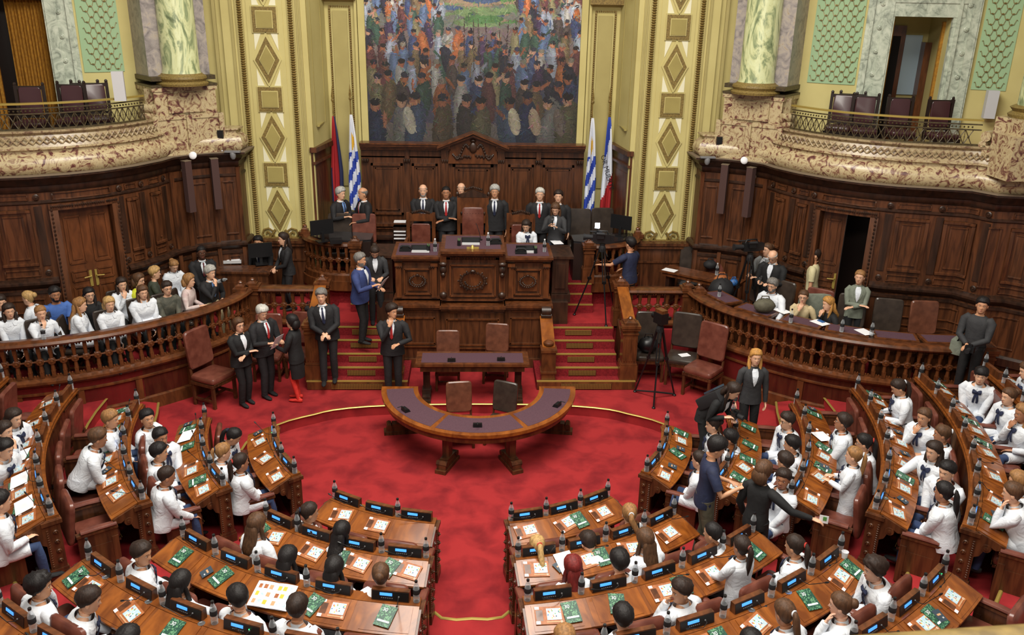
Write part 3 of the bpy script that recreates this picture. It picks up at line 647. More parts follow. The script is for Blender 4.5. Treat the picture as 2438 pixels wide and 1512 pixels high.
# ---- wood panelling behind the rostrum
def backpanel():
    b = MB(); y = 19.15
    b.box((X0, y + .08, 2.75), (4.92, .3, 2.6)); struct(b.build('wall_back', 'wood', smooth=0))
    m = MB(); FX = Matrix(((1, 0, 0, 0), (0, 0, 1, 0), (0, 1, 0, 0), (0, 0, 0, 1)))
    def cornice(x0, x1):
        for z, h, d in ((3.92, .04, .14), (3.97, .05, .2), (4.02, .05, .28), (4.06, .03, .32), (3.74, .03, .05)): m.box(((x0 + x1) / 2, y - .07 - d / 2 + .05, z), (x1 - x0, d, h))
    cornice(X0 - 2.46, X0 - .5); cornice(X0 + .5, X0 + 2.46)
    for k, (t, d, dz) in enumerate(((.05, .34, .30), (.04, .26, .25))):
        for s in (-1, 1): m.prism([(X0 + s * .78, 3.98 + (-.05 if k else 0)), (X0, 3.98 + dz + (.02 if k == 0 else -.0)), (X0, 3.98 + dz + t), (X0 + s * .78, 3.98 + t - (.05 if k else 0))], y - .07 - d, y, 0, FX)
    m.prism([(X0 - .55, 3.62), (X0 + .55, 3.62), (X0 + .5, 4.02), (X0, 4.24), (X0 - .5, 4.02)], y - .16, y, 0, FX)
    struct(m.build('trim_44', 'wood_mid', smooth=0))
    p = MB()
    def fr(x0, x1, z0, z1, w=.05, d=.05, ins=True):
        yy = y - .07
        for c, s in (((x0 + x1) / 2, None),):
            p.box((c, yy - d / 2, z1 - w / 2), (x1 - x0, d, w)); p.box((c, yy - d / 2, z0 + w / 2), (x1 - x0, d, w))
            p.box((x0 + w / 2, yy - d / 2, (z0 + z1) / 2), (w, d, z1 - z0)); p.box((x1 - w / 2, yy - d / 2, (z0 + z1) / 2), (w, d, z1 - z0))
        if ins: p.box(((x0 + x1) / 2, yy - .01, (z0 + z1) / 2), (x1 - x0 - .2, .02, z1 - z0 - .2))
    for s in (-1, 1):
        for a, b_ in ((.78, 1.35), (1.55, 2.25)):
            x0, x1 = sorted((X0 + s * a, X0 + s * b_)); fr(x0, x1, 2.45, 3.6); fr(x0 + .09, x1 - .09, 2.55, 3.5, .025, .035, False); fr(x0, x1, 1.7, 2.1, .03, .03)
        x = X0 + s * .62; p.box((x, y - .11, 2.75), (.16, .09, 2.3)); x = X0 + s * 1.45; p.box((x, y - .09, 2.75), (.1, .05, 2.3))
    fr(X0 - .45, X0 + .45, 1.8, 3.6, .06, .06); fr(X0 - .33, X0 + .33, 1.9, 3.48, .03, .03, False)
    p.box((X0, y - .12, 2.22), (4.9, .12, .06)); p.box((X0, y - .1, 2.14), (4.9, .08, .04)); struct(p.build('trim_45', 'wood', smooth=0))
    c = MB()      # carved crest in the pediment, scrolls above the pilasters
    c.ell((X0, y - .19, 3.98), (.09, .03, .12), 12, 6); c.ell((X0, y - .2, 4.13), (.07, .03, .04), 8, 5)
    rr = random.Random(3)
    for s in (-1, 1):
        for i in range(16):
            t = i / 15; c.ell((X0 + s * (.1 + t * .34), y - .18, 3.98 - .22 * t + .1 * sin(t * 7)), (.035 - .012 * t, .025, .035 - .01 * t), 6, 4)
        for i in range(10): c.ell((X0 + s * (.06 + i * .035), y - .18, 3.78 + rr.uniform(-.03, .03)), (.025, .02, .03), 6, 4)
        for x in (.62, 1.45, 2.36):
            for dx in (-.05, 0, .05): c.ell((X0 + s * x + dx, y - .15, 3.67), (.032, .03, .05), 6, 4)
    struct(c.build('trim_46', 'wood_dark'))
    l = MB()
    for s in (-1, 1):
        l.box((X0 + s * 1.75, 19.0, 1.95), (1.3, .4, .04)); l.box((X0 + s * 1.75, 19.0, 1.72), (1.26, .36, .05)); l.box((X0 + s * 1.75, 19.05, 1.6), (1.26, .3, .2))
    struct(l.build('trim_47', 'wood_dark', smooth=0))
backpanel()
# ================================================================== DESKS OF THE AMPHITHEATRE
ROWN = {1: 'front', 2: 'second', 3: 'third', 4: 'fourth', 5: 'fifth', 6: 'sixth'}
ORD = ['nearest', 'second from', 'third from', 'fourth from', 'fifth from', 'sixth from', 'seventh from', 'eighth from']
def RK(k): return 2.0 + k
def ZT(k): return .84 + LV * (k - 1)
def mixslope(mb, a0, a1, Ra, Rb, za, zb, th, n=6, mi=0): arcbox(mb, Ra, Rb, za - th, za, zb - th, zb, a0, a1, n, mi)
end_cache = {}
def end_panel(h):
    m = MB(); T = None
    m.box((0, .085, h / 2), (.05, .17, h)); m.box((0, .1, -.08), (.07, .2, .2)); m.box((0, .085, .06), (.08, .22, .12)); m.box((0, .085, .14), (.065, .2, .03)); m.box((0, .085, h - .03), (.09, .22, .05))
    for s in (-1, 1):
        nrm = (s, 0, 0); nz = 4
        for i in range(nz): rosette(m, (s * .026, .06, .26 + (h - .42) * i / (nz - 1)), nrm, .03)
        z = .2
        while z < h - .1: m.ell((s * .028, .145, z), (.01, .016, .012), 5, 3); z += .03
    return m
def bracket():
    m = MB()
    for s in (0,): m.prism([(.16, -.02), (.44, -.12), (.44, -.17), (.36, -.19), (.30, -.16), (.26, -.22), (.22, -.32), (.16, -.36)], -.025, .025, 0, Matrix(((0, 0, 1, 0), (1, 0, 0, 0), (0, 1, 0, 0), (0, 0, 0, 1))))
    m.lathe([(.05, -.03), (.055, -.01), (.055, .01), (.05, .03)], 12, 0, Matrix.Translation(V((0, .27, -.2))) @ Matrix.Rotation(pi / 2, 4, 'Y')); m.lathe([(.02, -.04), (.022, .04)], 8, 0, Matrix.Translation(V((0, .27, -.2))) @ Matrix.Rotation(pi / 2, 4, 'Y'))
    return m
def desk_block(k, a0, a1, n, where, lo, hi):
    # a0: aisle end
    R, zt, z0 = RK(k), ZT(k), LV * (k - 1); am = (a0 + a1) / 2
    t = thing('curved_desk', 'long curved wooden desk with sloping lids, %s row, %s' % (ROWN[k], where), 'desk', pol(R + .2, am, z0), radians(am))
    I = Matrix.Rotation(-radians(am), 4, 'Z') @ Matrix.Translation(-pol(R + .2, am, z0))
    def add(nm, m, mt, lab=None, pa=t):
        m.xf(I); return m.build(nm, mt, pa, label=lab)
    A, B = min(a0, a1), max(a0, a1); seg = 6 * n
    m = MB(); mixslope(m, A, B, R - .01, R + .13, zt, zt, .035, seg); mixslope(m, A, B, R - .02, R + .02, zt - .035, zt - .035, .025, seg); add('ledge', m, 'wood_top')
    zb = z0 - (LV if k > 1 else 0); m = MB(); arcbox(m, R + .02, R + .06, zb, zt - .03, zb, zt - .03, A, B, seg)
    arcbox(m, R, R + .03, z0, z0 + .12, z0, z0 + .12, A, B, seg)
    for i in range(n):
        u0 = A + (B - A) * (i + .12) / n; u1 = A + (B - A) * (i + .88) / n
        arcbox(m, R + .005, R + .03, zt - .14, zt - .12, zt - .14, zt - .12, u0, u1, 4); arcbox(m, R + .005, R + .03, z0 + .2, z0 + .22, z0 + .2, z0 + .22, u0, u1, 4)
    add('front_panel', m, 'wood')
    da = .02 / R * 57.3
    for i in range(n):
        u0 = A + (B - A) * i / n + (da if i else 0); u1 = A + (B - A) * (i + 1) / n - (da if i < n - 1 else 0)
        m = MB(); mixslope(m, u0, u1, R + .135, R + .455, zt - .002, zt - .112, .022, 6); mixslope(m, u0 + da * 3, u1 - da * 3, R + .15, R + .43, zt + .003, zt - .099, .01, 6)
        add('desk_lid', m, 'wood_orange')
        if i: m = MB(); mixslope(m, u0 - 2 * da, u0, R + .13, R + .45, zt - .006, zt - .114, .05, 1); add('divider', m, 'wood_top')
    m = MB(); mixslope(m, A + da, B - da, R + .06, R + .38, zt - .17, zt - .2, .02, seg); mixslope(m, A + da * 2, B - da * 2, R + .4, R + .42, zt - .125, zt - .125, .05, seg); add('book_shelf', m, 'wood_dark')
    for a in (A, B):
        e = end_panel(zt - z0 - .035); T = Matrix.Translation(pol(R, a, z0)) @ Matrix.Rotation(radians(a) + pi, 4, 'Z'); e.xf(T); ep = add('end_panel', e, 'wood')
        e = bracket(); e.xf(Matrix.Translation(pol(R, a, zt)) @ Matrix.Rotation(radians(a) + pi, 4, 'Z')); add('scroll_bracket', e, 'wood', None, ep)
    for i in range(1, n):
        e = bracket(); e.xf(Matrix.Translation(pol(R, A + (B - A) * i / n, zt)) @ Matrix.Rotation(radians(A + (B - A) * i / n) + pi, 4, 'Z')); add('scroll_bracket', e, 'wood_dark')
    return t
# ---- console
def console_parts():
    c = MB(); prof = [(-.0, 0), (.075, 0), (.055, .115), (.0, .115)]
    c.prism(prof, -.2, .2, 0, Matrix(((0, 0, 1, 0), (-1, 0, 0, .03), (0, 1, 0, 0), (0, 0, 0, 1))))
    f = MB(); T = Matrix.Translation(V((0, -.037, .057))) @ Matrix.Rotation(radians(-10), 4, 'X'); f.box((0, 0, 0), (.385, .006, .098), 0, T)
    s = MB(); s.box((-.045, -.004, .018), (.13, .006, .03), 0, T)
    b = MB()
    for i in range(6): b.box((-.09 + i * .022, -.004, -.022), (.012, .005, .008), 0, T)
    b.lathe([(.009, 0), (.007, .012)], 8, 0, T @ Matrix.Translation(V((.09, 0, .0))) @ Matrix.Rotation(pi / 2, 4, 'X'))
    return [('case', c.mesh('case', 'wood_mid')), ('face_panel', f.mesh('face', 'black')), ('display', s.mesh('display', 'screen_blue')), ('buttons', b.mesh('buttons', 'grey'))]
CP = console_parts()
def mic_mesh(v):
    m = MB(); rr = random.Random(v); tx = [-.26, -.22, -.3, .05, -.12, .02][v]; ty = [-.09, -.14, -.06, -.26, -.22, -.2][v]; tz = [.07, .1, .06, .12, .16, .2][v]
    p0 = V((.09, -.04, .055)); pts = [p0, p0 + V((0, -.03, -.005)), p0 + V((tx * .25, -.05 + ty * .2, -.03 + tz * .2)), p0 + V((tx * .6, ty * .6 - .02, -.03 + tz * .6)), p0 + V((tx, ty, tz - .02))]
    m.tube(pts, [.004] * 5, 6); d = (pts[-1] - pts[-2]).normalized(); m.tube([pts[-1] - d * .005, pts[-1] + d * .02, pts[-1] + d * .038], [.009, .011, .006], 8); return m.mesh('mic', 'black')
MICS = [mic_mesh(i) for i in range(6)]
def console(k, a, label, v, green=False):
    t = thing('voting_console', label, 'console', pol(RK(k) + .045, a, ZT(k)), radians(a), 'voting consoles on the curved desks')
    for n, me in CP: put(n, me, t)
    mi = put('microphone', MICS[v], t)
    if green: g = MB(); g.ell((.09, -.045, .075), (.006, .006, .006), 6, 4); g.build('indicator', 'led_green', t)
# ---- bottle
def bottle_parts():
    b = MB(); b.lathe([(.028, 0), (.034, .004), (.035, .05), (.032, .06), (.035, .07), (.035, .10), (.034, .15), (.030, .18), (.018, .215), (.0135, .228), (.0135, .238)], 14)
    l = MB(); l.lathe([(.0352, .10), (.0358, .103), (.0355, .152), (.0345, .155)], 14)
    c = MB(); c.lathe([(.0155, .236), (.0165, .24), (.0165, .256), (.015, .26)], 12)
    w = MB(); w.box((0, -.0352, .128), (.03, .002, .012))
    return [('bottle_body', b.mesh('bottle_body', 'clear')), ('paper_label', l.mesh('paper_label', 'black_soft')), ('cap', c.mesh('cap', 'black'))]
BP = bottle_parts(); BPB = [BP[0], ('paper_label', None), ('cap', None)]
capb = MB(); capb.lathe([(.0155, .236), (.0165, .24), (.0165, .256), (.015, .26)], 12); CAPW = capb.mesh('cap', 'white'); capb2 = MB(); capb2.v, capb2.f, capb2.m = capb.v, capb.f, capb.m; CAPB = capb2.mesh('cap', 'bluecap' if 'bluecap' in M else 'lightgrey')
def bottle(p, label, group='water bottles on the desks', cap=None, rz=0):
    t = thing('water_bottle', label, 'bottle', p, rz, group)
    put('bottle_body', BP[0][1], t); put('paper_label', BP[1][1], t); put('cap', cap or BP[2][1], t); return t
# ---- printed matter
def text_mesh(s, size, matn, name='lettering'):
    cu = bpy.data.curves.new('t', 'FONT'); cu.body = s; cu.size = size; cu.align_x = 'CENTER'; cu.align_y = 'CENTER'; cu.extrude = .0004
    o = bpy.data.objects.new('t', cu); me = bpy.data.meshes.new_from_object(o); bpy.data.objects.remove(o); me.name = name; me.materials.clear(); me.materials.append(M[matn]); return me
mat('p_brown', (172, 104, 58), .5, c2=(146, 82, 42), ns=30); mat('p_sky', (160, 196, 216), .5, c2=(206, 214, 210), ns=40); mat('p_green', (28, 70, 56), .45, c2=(96, 146, 108), ns=60, det=2, lo=.5, hi=.62)
mat('p_dark', (52, 66, 78), .5); mat('p_yellow', (206, 180, 60), .5); mat('p_red', (186, 60, 50), .5); mat('p_blue', (50, 110, 180), .5, c2=(30, 60, 100), ns=40); mat('p_grn', (90, 150, 80), .5)
mat('p_tan', (196, 150, 110), .5)
def brochure_parts(seed):
    r = random.Random(seed); b = MB(); b.box((0, 0, .003), (.29, .2, .006))
    b.box((-.1, .0, .0065), (.07, .12, .001), 1); 
    s = MB(); s.box((.05, .012, .0075), (.15, .13, .001)); s.box((.05, -.075, .0075), (.17, .012, .001), 5)
    for i in range(16): s.ell((.05 + r.uniform(-.065, .065), .0 + r.uniform(-.045, .06), .0078), (.008, r.uniform(.006, .016), .0012), 6, 3, 1 + i % 5)
    b.box((-.12, .085, .0065), (.045, .03, .002), 2); b.box((-.12, -.08, .0065), (.045, .035, .002), 2); b.box((.12, -.075, .0065), (.02, .02, .002), 2)
    return [('cover', b.mesh('cover', ['p_brown', 'wood_mid', 'paper'])), ('picture', s.mesh('picture', ['p_sky', 'p_yellow', 'p_red', 'p_blue', 'p_grn', 'p_tan']))]
BRO = brochure_parts(2)
gb = MB(); gb.box((0, 0, .003), (.17, .24, .006)); gl_ = MB(); gl_.box((0, -.06, .0068), (.13, .02, .001));
GRP = [('cover', gb.mesh('cover', 'p_green')), ('title_band', gl_.mesh('band', 'paper'))]; T30 = text_mesh('30', .055, 'paper')
cb = MB(); cb.box((0, 0, .002), (.1, .13, .004)); cs = MB(); cs.box((0, .01, .0045), (.05, .02, .001), 0); cs.box((.02, -.03, .0045), (.02, .015, .001), 1); CARD = [('card', cb.mesh('card', 'p_dark')), ('printing', cs.mesh('printing', ['p_tan', 'lightgrey']))]
ph = MB(); ph.box((0, 0, .001), (.21, .297, .002)); PAPER = ph.mesh('paper_sheet', 'paper')
SLP = atan2(.11, .32)
def on_lid(nm, parts, k, a, r, label, cat, group, spin=0, dz=0.0):
    R = RK(k); z = ZT(k) - (r - .135) / .32 * .11 + .008 + dz
    t = thing(nm, label, cat, pol(R + r, a, z), 0, group)
    t.rotation_euler = (Matrix.Rotation(radians(a), 3, 'Z') @ Matrix.Rotation(SLP, 3, 'X') @ Matrix.Rotation(spin, 3, 'Z')).to_euler()
    for n, me in parts: put(n, me, t)
    return t
# ---- deputies' seats
def seat_parts():
    c = MB()
    def cushion(m, w, d, h, T, mi=0, cr=.02):
        nx, ny = 8, 6; rings = []
        for z, k in ((-h / 2, .94), (-h / 4, 1), (h / 4, 1), (h / 2, .95), (h / 2 + cr * .7, .7), (h / 2 + cr, .35)):
            ring = []
            for i in range(20):
                t = 2 * pi * i / 20; cx, sy = cos(t), sin(t); e = .22
                ring.append(T @ V((w / 2 * k * math.copysign(abs(cx) ** e, cx), d / 2 * k * math.copysign(abs(sy) ** e, sy), z)))
            rings.append(ring)
        m.loft(rings, mi)
    cushion(c, .5, .46, .11, TR((0, .02, .43))); 
    n = MB()
    for i in range(22): n.ell((-.24 + i * .0229, .252, .385), (.006, .004, .006), 5, 3)
    for s in (-1, 1):
        for i in range(18): n.ell((s * .252, -.18 + i * .0229, .385), (.004, .006, .006), 5, 3)
    b = MB(); cushion(b, .5, .56, .07, TR((0, -.26, .73), 0, radians(82)), 0, .03)
    w = MB(); w.box((0, .02, .2), (.4, .36, .36)); w.box((0, .02, .37), (.5, .44, .03))
    a = MB(); a.box((0, -.02, .36), (.05, .44, .5)); a.box((0, -.02, .3), (.06, .3, .28)); a.box((0, .16, .25), (.07, .07, .5)); a.box((0, -.02, .62), (.08, .46, .03))
    p = MB(); p.tube([(0, -.2, .655), (0, .0, .66), (0, .2, .655)], [.045, .048, .045], 10, flat=.6)
    return dict(cushion=c.mesh('seat_cushion', 'leather'), nails=n.mesh('nailheads', 'brass_dull'), back=b.mesh('backrest', 'leather'), base=w.mesh('seat_base', 'wood_dark'), arm=a.mesh('armrest', 'wood'), pad=p.mesh('arm_pad', 'leather')), cushion
SEAT, cushion = seat_parts()
def seat(k, a, label, da, last, occupied=False):
    R = RK(k) + .60; z = LV * (k - 1) + .02
    t = thing('bench_seat', label, 'seat', pol(R, a, z), radians(a), 'maroon leather seats behind the curved desks')
    put('seat_base', SEAT['base'], t); c = put('seat_cushion', SEAT['cushion'], t); put('backrest', SEAT['back'], t); put('nailheads', SEAT['nails'], c)
    half = radians(da / 2) * R
    for s in ((1, -1) if last else (1,)):
        o = put('armrest', SEAT['arm'], t); o.location = (s * half, 0, 0); q = put('arm_pad', SEAT['pad'], o)
ENDC = {1: 36.7, 2: 38.9, 3: 41.2, 4: 42.4, 5: 44.0}; NC = {1: 3, 2: 4, 3: 5, 4: 6, 5: 8}
STC = {1: 8.6, 2: 6.9, 3: 6.0, 4: 5.5, 5: 5.2}
ENDS = {1: 81.7, 2: 83.0, 3: 85.6, 4: 87.9, 5: 88.4, 6: 88.6}; NS = {1: 3, 2: 4, 3: 5, 4: 6, 5: 7, 6: 8}
rv = random.Random(21); USED = set()
def on_screen(p, pad=40):
    d = V(p) - CAMP; z = d.dot(FWD)
    if z < .1: return False
    x = 1219 + d.dot(CR) / z * FPX; y = 756 - d.dot(CU) / z * FPX
    return -pad < x < 2438 + pad and -pad < y < 1512 + pad
nobottle = set([(1, 'L', 'c', 2), (3, 'L', 'c', 1)])
for k in range(1, 7):
    for sgn, sn in ((-1, 'left'), (1, 'right')):
        for blk in ('c', 's'):
            if blk == 'c':
                if k == 6: continue
                a0, a1, n = sgn * STC[k], sgn * ENDC[k], NC[k]; where = 'just %s of the centre aisle' % sn; ref = 'the centre aisle'
            else:
                if k == 6 and sgn < 0: continue
                a0, a1, n = sgn * 52.5, sgn * ENDS[k], NS[k]; where = '%s side wing' % sn; ref = 'the diagonal aisle'
            desk_block(k, a0, a1, n, where, 0, 0)
            for i in range(n):
                u = a0 + (a1 - a0) * (i + .5) / n
                if on_screen(pol(RK(k) + .1, u, ZT(k))):
                    w = '%s %s, %s row %s' % (ORD[i], ref, ROWN[k], where if blk == 's' else sn)
                    console(k, u, 'voting console with blue display ' + w, rv.choice([0, 0, 1, 2, 3, 4, 5]) , rv.random() < .06)
                if on_screen(pol(RK(k) + .6, u, ZT(k) - .3), 60):
                    seat(k, u, 'maroon leather seat %s %s, %s row %s' % (ORD[i], ref, ROWN[k], where if blk == 's' else sn), abs(a1 - a0) / n, i == 0)
            for i in range(n + (1 if sgn > 0 or blk == 's' else 1)):
                if (k, 'L' if sgn < 0 else 'R', blk, i) in nobottle or (blk == 'c' and i == 0 and k == 1 and sgn < 0): continue
                u = a0 + (a1 - a0) * (i + (.0 if 0 < i < n else (.07 if i == 0 else -.07))) / n
                if on_screen(pol(RK(k) + .06, u, ZT(k))):
                    bottle(pol(RK(k) + .06, u, ZT(k)), 'water bottle %s %s, %s row desk, %s' % (ORD[i] if i < 8 else 'ninth from', ref, ROWN[k], where if blk == 's' else sn), rz=rv.random() * 6)
            for i in range(n):
                u = a0 + (a1 - a0) * (i + .5) / n; da = (a1 - a0) / n
                if not on_screen(pol(RK(k) + .25, u, ZT(k)), 10): continue
                w = '%s %s, %s row %s' % (ORD[i], ref, ROWN[k], sn); s = rv.random()
                if blk == 'c' and k == 1 and sgn < 0 and i == 0: continue
                if blk == 's' and k == 3 and sgn < 0 and i == 0:
                    on_lid('brochure', BRO, k, u + da * .2, .27, 'brown picture brochure on the lid %s' % w, 'brochure', 'brown brochures on the desk lids', rv.uniform(-.2, .2)); continue
                if s < .8: on_lid('brochure', BRO, k, u - da * .14, .28, 'brown picture brochure on the lid %s' % w, 'brochure', 'brown brochures on the desk lids', rv.uniform(-.3, .3) + (pi if blk == 's' and sgn > 0 else 0))
                if s > .42:
                    t = on_lid('green_booklet', GRP, k, u + da * (.22 if s < .8 else 0), .28, 'green leafy booklet on the lid %s' % w, 'booklet', 'green booklets on the desk lids', rv.uniform(-.25, .25) - .1, .007)
                    q = put('lettering', T30, t, 'white number 30'); q.location = (-.03, .065, .0075)
                if rv.random() < .3: on_lid('leaflet_card', CARD, k, u + da * .3, .3, 'small slate blue card on the lid %s' % w, 'leaflet', 'small slate cards on the desk lids', rv.uniform(-.5, .5), .013)
# loose sheets, open magazine, cups
for k, a, r, sp, lb in ((2, 14.6, .27, .1, 'blank white sheet on the second row desk right of the aisle'), (2, -76, .28, 1.3, 'white form on the second row desk of the left wing, far end'), (2, 29.5, .3, -.3, 'printed worksheet under the long-haired girl, second row right'),
                        (3, 74, .27, .8, 'white sheet on the third row desk, right wing, near the boy in glasses'), (4, -63, .27, 1.5, 'white sheet on the fourth row desk, left wing, beside a bottle'), (4, -57, .27, 1.5, 'second white sheet nearer the aisle, fourth row, left wing'), (4, -69, .28, 1.4, 'white sheet farthest from the aisle, fourth row, left wing')):
    t = on_lid('paper_sheet', [('sheet', PAPER)], k, a, r, lb, 'paper', None, sp, .016)
mg = MB()
for s in (-1, 1):
    for i in range(5):
        x0 = s * i * .045; x1 = s * (i + 1) * .045; h0 = .006 + .012 * sin(pi * (i + .3) / 5.6); h1 = .006 + .012 * sin(pi * (i + 1.3) / 5.6)
        mg.add([(x0, -.15, h0), (x1, -.15, h1), (x1, .15, h1), (x0, .15, h0), (x0, -.15, 0), (x1, -.15, 0), (x1, .15, 0), (x0, .15, 0)], [(0, 1, 2, 3), (0, 4, 5, 1), (3, 2, 6, 7), (1, 5, 6, 2)])
pics = MB(); rr = random.Random(9)
for s in (-1, 1):
    for i in range(3):
        for j in range(3): pics.box((s * (.05 + i * .06), -.09 + j * .09, .0175 - .002 * abs(i - 1)), (.042, .05, .001), rr.randrange(4))
on_lid('open_magazine', [('pages', mg.mesh('pages', 'paper', 80)), ('pictures', pics.mesh('pics', ['p_brown', 'p_sky', 'p_tan', 'p_yellow']))], 3, -23.0, .3, 'open illustrated magazine on the third row desk, left of the aisle', 'magazine', None, .12, .02)
# ================================================================== CENTRE TABLES AND CHAIRS
def chair_parts(lm, high=False, w=.52):
    s = MB(); cushion(s, w, .5, .09, TR((0, 0, .46)), 0, .025)
    b = MB(); hh = .62 if not high else .8
    cushion(b, w - .02, hh, .07, TR((0, -.25, .60 + hh / 2 - .02), 0, radians(97), 0) , 0, .012)
    T = TR((0, -.25, .60 + hh / 2 - .02), 0, radians(97))
    f = MB(); f.box((0, 0, .385), (w, .46, .05))
    for x in (-1, 1): f.tube([(x * (w / 2 - .03), -.2, .36), (x * (w / 2 - .03), -.23, .6)], .022, 6); 
    L = []
    for x in (-1, 1):
        for y in (-1, 1):
            l = MB(); l.box((x * (w / 2 - .03), y * .2, .2), (.045, .045, .4)); l.lathe([(.02, .02), (.032, .06), (.02, .1), (.028, .2), (.02, .26)], 8, 0, c=(x * (w / 2 - .03), y * .2, 0)); L.append(l.mesh('leg', 'wood'))
    st = MB()
    for x in (-1, 1): st.box((x * (w / 2 - .03), 0, .12), (.03, .4, .035))
    st.box((0, 0, .12), (w - .06, .03, .035))
    n = MB()
    for i in range(20): n.ell((-w / 2 + .02 + i * (w - .04) / 19, .25, .425), (.005, .004, .005), 5, 3)
    return dict(seat=s.mesh('seat', lm), backrest=b.mesh('backrest', lm), seat_frame=f.mesh('seat_frame', 'wood'), stretcher=st.mesh('stretcher', 'wood'), legs=L, nails=n.mesh('nailheads', 'brass_dull'))
CH = {k: chair_parts(k) for k in ('leather', 'leather_brown', 'leather_dark')}
def chair(x, y, z, rz, label, kind='leather', group=None, sc=1.0):
    t = thing('leather_chair', label, 'chair', (x, y, z), radians(rz), group); t.scale = (sc, sc, sc); c = CH[kind]
    s = put('seat', c['seat'], t); put('nailheads', c['nails'], s); put('backrest', c['backrest'], t); put('seat_frame', c['seat_frame'], t); put('stretcher', c['stretcher'], t)
    for l in c['legs']: put('leg', l, t)
    return t
def horseshoe():
    t = thing('horseshoe_table', 'semicircular wooden table with purple felt top on the red carpet', 'table', (X0 + .11, 13.5, 0)); cx, cy = 0, 0
    def P(R, a, z, k=1.08): a = radians(a); return V((R * cos(a), -R * k * sin(a), z))
    def arc(m, Ra, Rb, z0, z1, a0, a1, n, mi=0):
        m.loft([[P(Ra, a0 + (a1 - a0) * i / n, z0), P(Ra, a0 + (a1 - a0) * i / n, z1), P(Rb, a0 + (a1 - a0) * i / n, z1), P(Rb, a0 + (a1 - a0) * i / n, z0)] for i in range(n + 1)], mi)
    m = MB(); arc(m, 1.04, 1.66, .72, .775, 0, 180, 48); arc(m, 1.06, 1.64, .70, .72, 0, 180, 48); m.build('tabletop', 'wood_orange', t)
    m = MB()
    for a0, a1 in ((4, 61), (64, 116), (119, 176)): arc(m, 1.12, 1.57, .77, .7785, a0, a1, 16)
    m.build('felt_inlay', 'felt', t, label='purple felt inlay')
    m = MB(); arc(m, 1.1, 1.6, .6, .70, 2, 178, 40); m.build('apron', 'wood_mid', t)
    for a in (8, 68, 112, 172):
        c = P(1.35, a, 0); T = Matrix.Translation(c) @ Matrix.Rotation(-radians(a), 4, 'Z'); l = MB()
        l.box((0, 0, .34), (.15, .11, .52), 0, T); l.box((0, 0, .09), (.5, .15, .08), 0, T); l.box((0, 0, .03), (.58, .18, .06), 0, T); l.box((0, 0, .16), (.3, .14, .07), 0, T); l.box((0, 0, .58), (.3, .16, .05), 0, T)
        for s in (-1, 1): l.tube([T @ V((s * .2, -.09, .15)), T @ V((s * .2, .09, .15))], .05, 8)
        l.build('leg', 'wood', t)
    return t
horseshoe()
def small_table():
    t = thing('side_table', 'rectangular table with purple felt top in front of the rostrum', 'table', (X0, 14.32, LV))
    m = MB(); m.box((0, 0, .755), (2.02, .6, .05)); m.box((0, 0, .72), (1.94, .54, .03)); m.build('tabletop', 'wood_mid', t)
    m = MB(); m.box((0, 0, .7815), (1.82, .44, .003)); m.build('felt_inlay', 'felt', t, label='purple felt inlay')
    m = MB(); m.box((0, 0, .66), (1.86, .48, .1)); m.build('apron', 'wood', t)
    for x in (-.83, .83):
        l = MB(); l.box((x, 0, .35), (.12, .12, .55)); l.box((x, 0, .12), (.16, .2, .14)); l.box((x, 0, .03), (.16, .56, .06)); l.box((x, 0, .08), (.13, .46, .05)); l.build('leg', 'wood_dark', t)
small_table()
chair(-.5, 14.75, LV, 180, 'leather chair tucked behind the left half of the felt side table', 'leather_brown', 'chairs at the felt side table', .88)
chair(.4, 15.05, LV, 172, 'tilted leather chair behind the right half of the felt side table', 'leather_brown', 'chairs at the felt side table', .9)
chair(-.24, 12.88, 0, 187, 'left chair inside the horseshoe table, lighter brown leather', 'leather_brown', 'chairs inside the horseshoe', .87)
chair(.42, 12.9, 0, 155, 'right chair inside the horseshoe table, darker leather, turned', 'leather_dark', 'chairs inside the horseshoe', .87)
chair(-4.63, 14.16, LV, -118, 'maroon leather chair by the curved wall left of the standing group', 'leather', None, 1.12)
chair(-3.3, 15.3, LV, 168, 'dark maroon chair behind the woman in red stockings', 'leather')
chair(-3.9, 15.2, LV, 180, 'chair half hidden behind the grey-haired man with papers', 'leather')
chair(3.36, 15.2, LV, 176, 'black leather chair with a bag on it right of the stairs', 'leather_dark', None, 1.05)
chair(3.96, 14.98, LV, 158, 'black leather chair holding a white notebook', 'leather_dark', None, 1.1)
chair(4.22, 14.42, LV, 138, 'maroon leather chair against the right curved wall', 'leather', None, 1.12)
def deskmic(p, rz, label):
    t = thing('delegate_microphone', label, 'microphone unit', p, rz, 'small microphone units on felt tables')
    m = MB(); m.prism([(0, 0), (.1, 0), (.07, .05), (.0, .06)], -.07, .07, 0, Matrix(((0, 0, 1, 0), (1, 0, 0, 0), (0, 1, 0, 0), (0, 0, 0, 1)))); m.build('base_unit', 'black', t)
    m = MB(); m.tube([(0, .03, .05), (0, -.02, .1), (0, -.1, .1)], .007, 6); m.build('stem', 'black_soft', t)
for px, py, z, rz, lb in ((1075, 862, .965, 0, 'left microphone unit on the felt side table'), (1193, 860, .965, 0, 'right microphone unit on the felt side table'), (960, 980, .78, 5.3, 'microphone unit on the left arm of the horseshoe table'), (1137, 1018, .78, .0, 'microphone unit at the middle of the horseshoe table'), (1332, 968, .78, 1.0, 'microphone unit on the right arm of the horseshoe table')):
    p = atZ(px, py, z); deskmic(p, rz, lb)
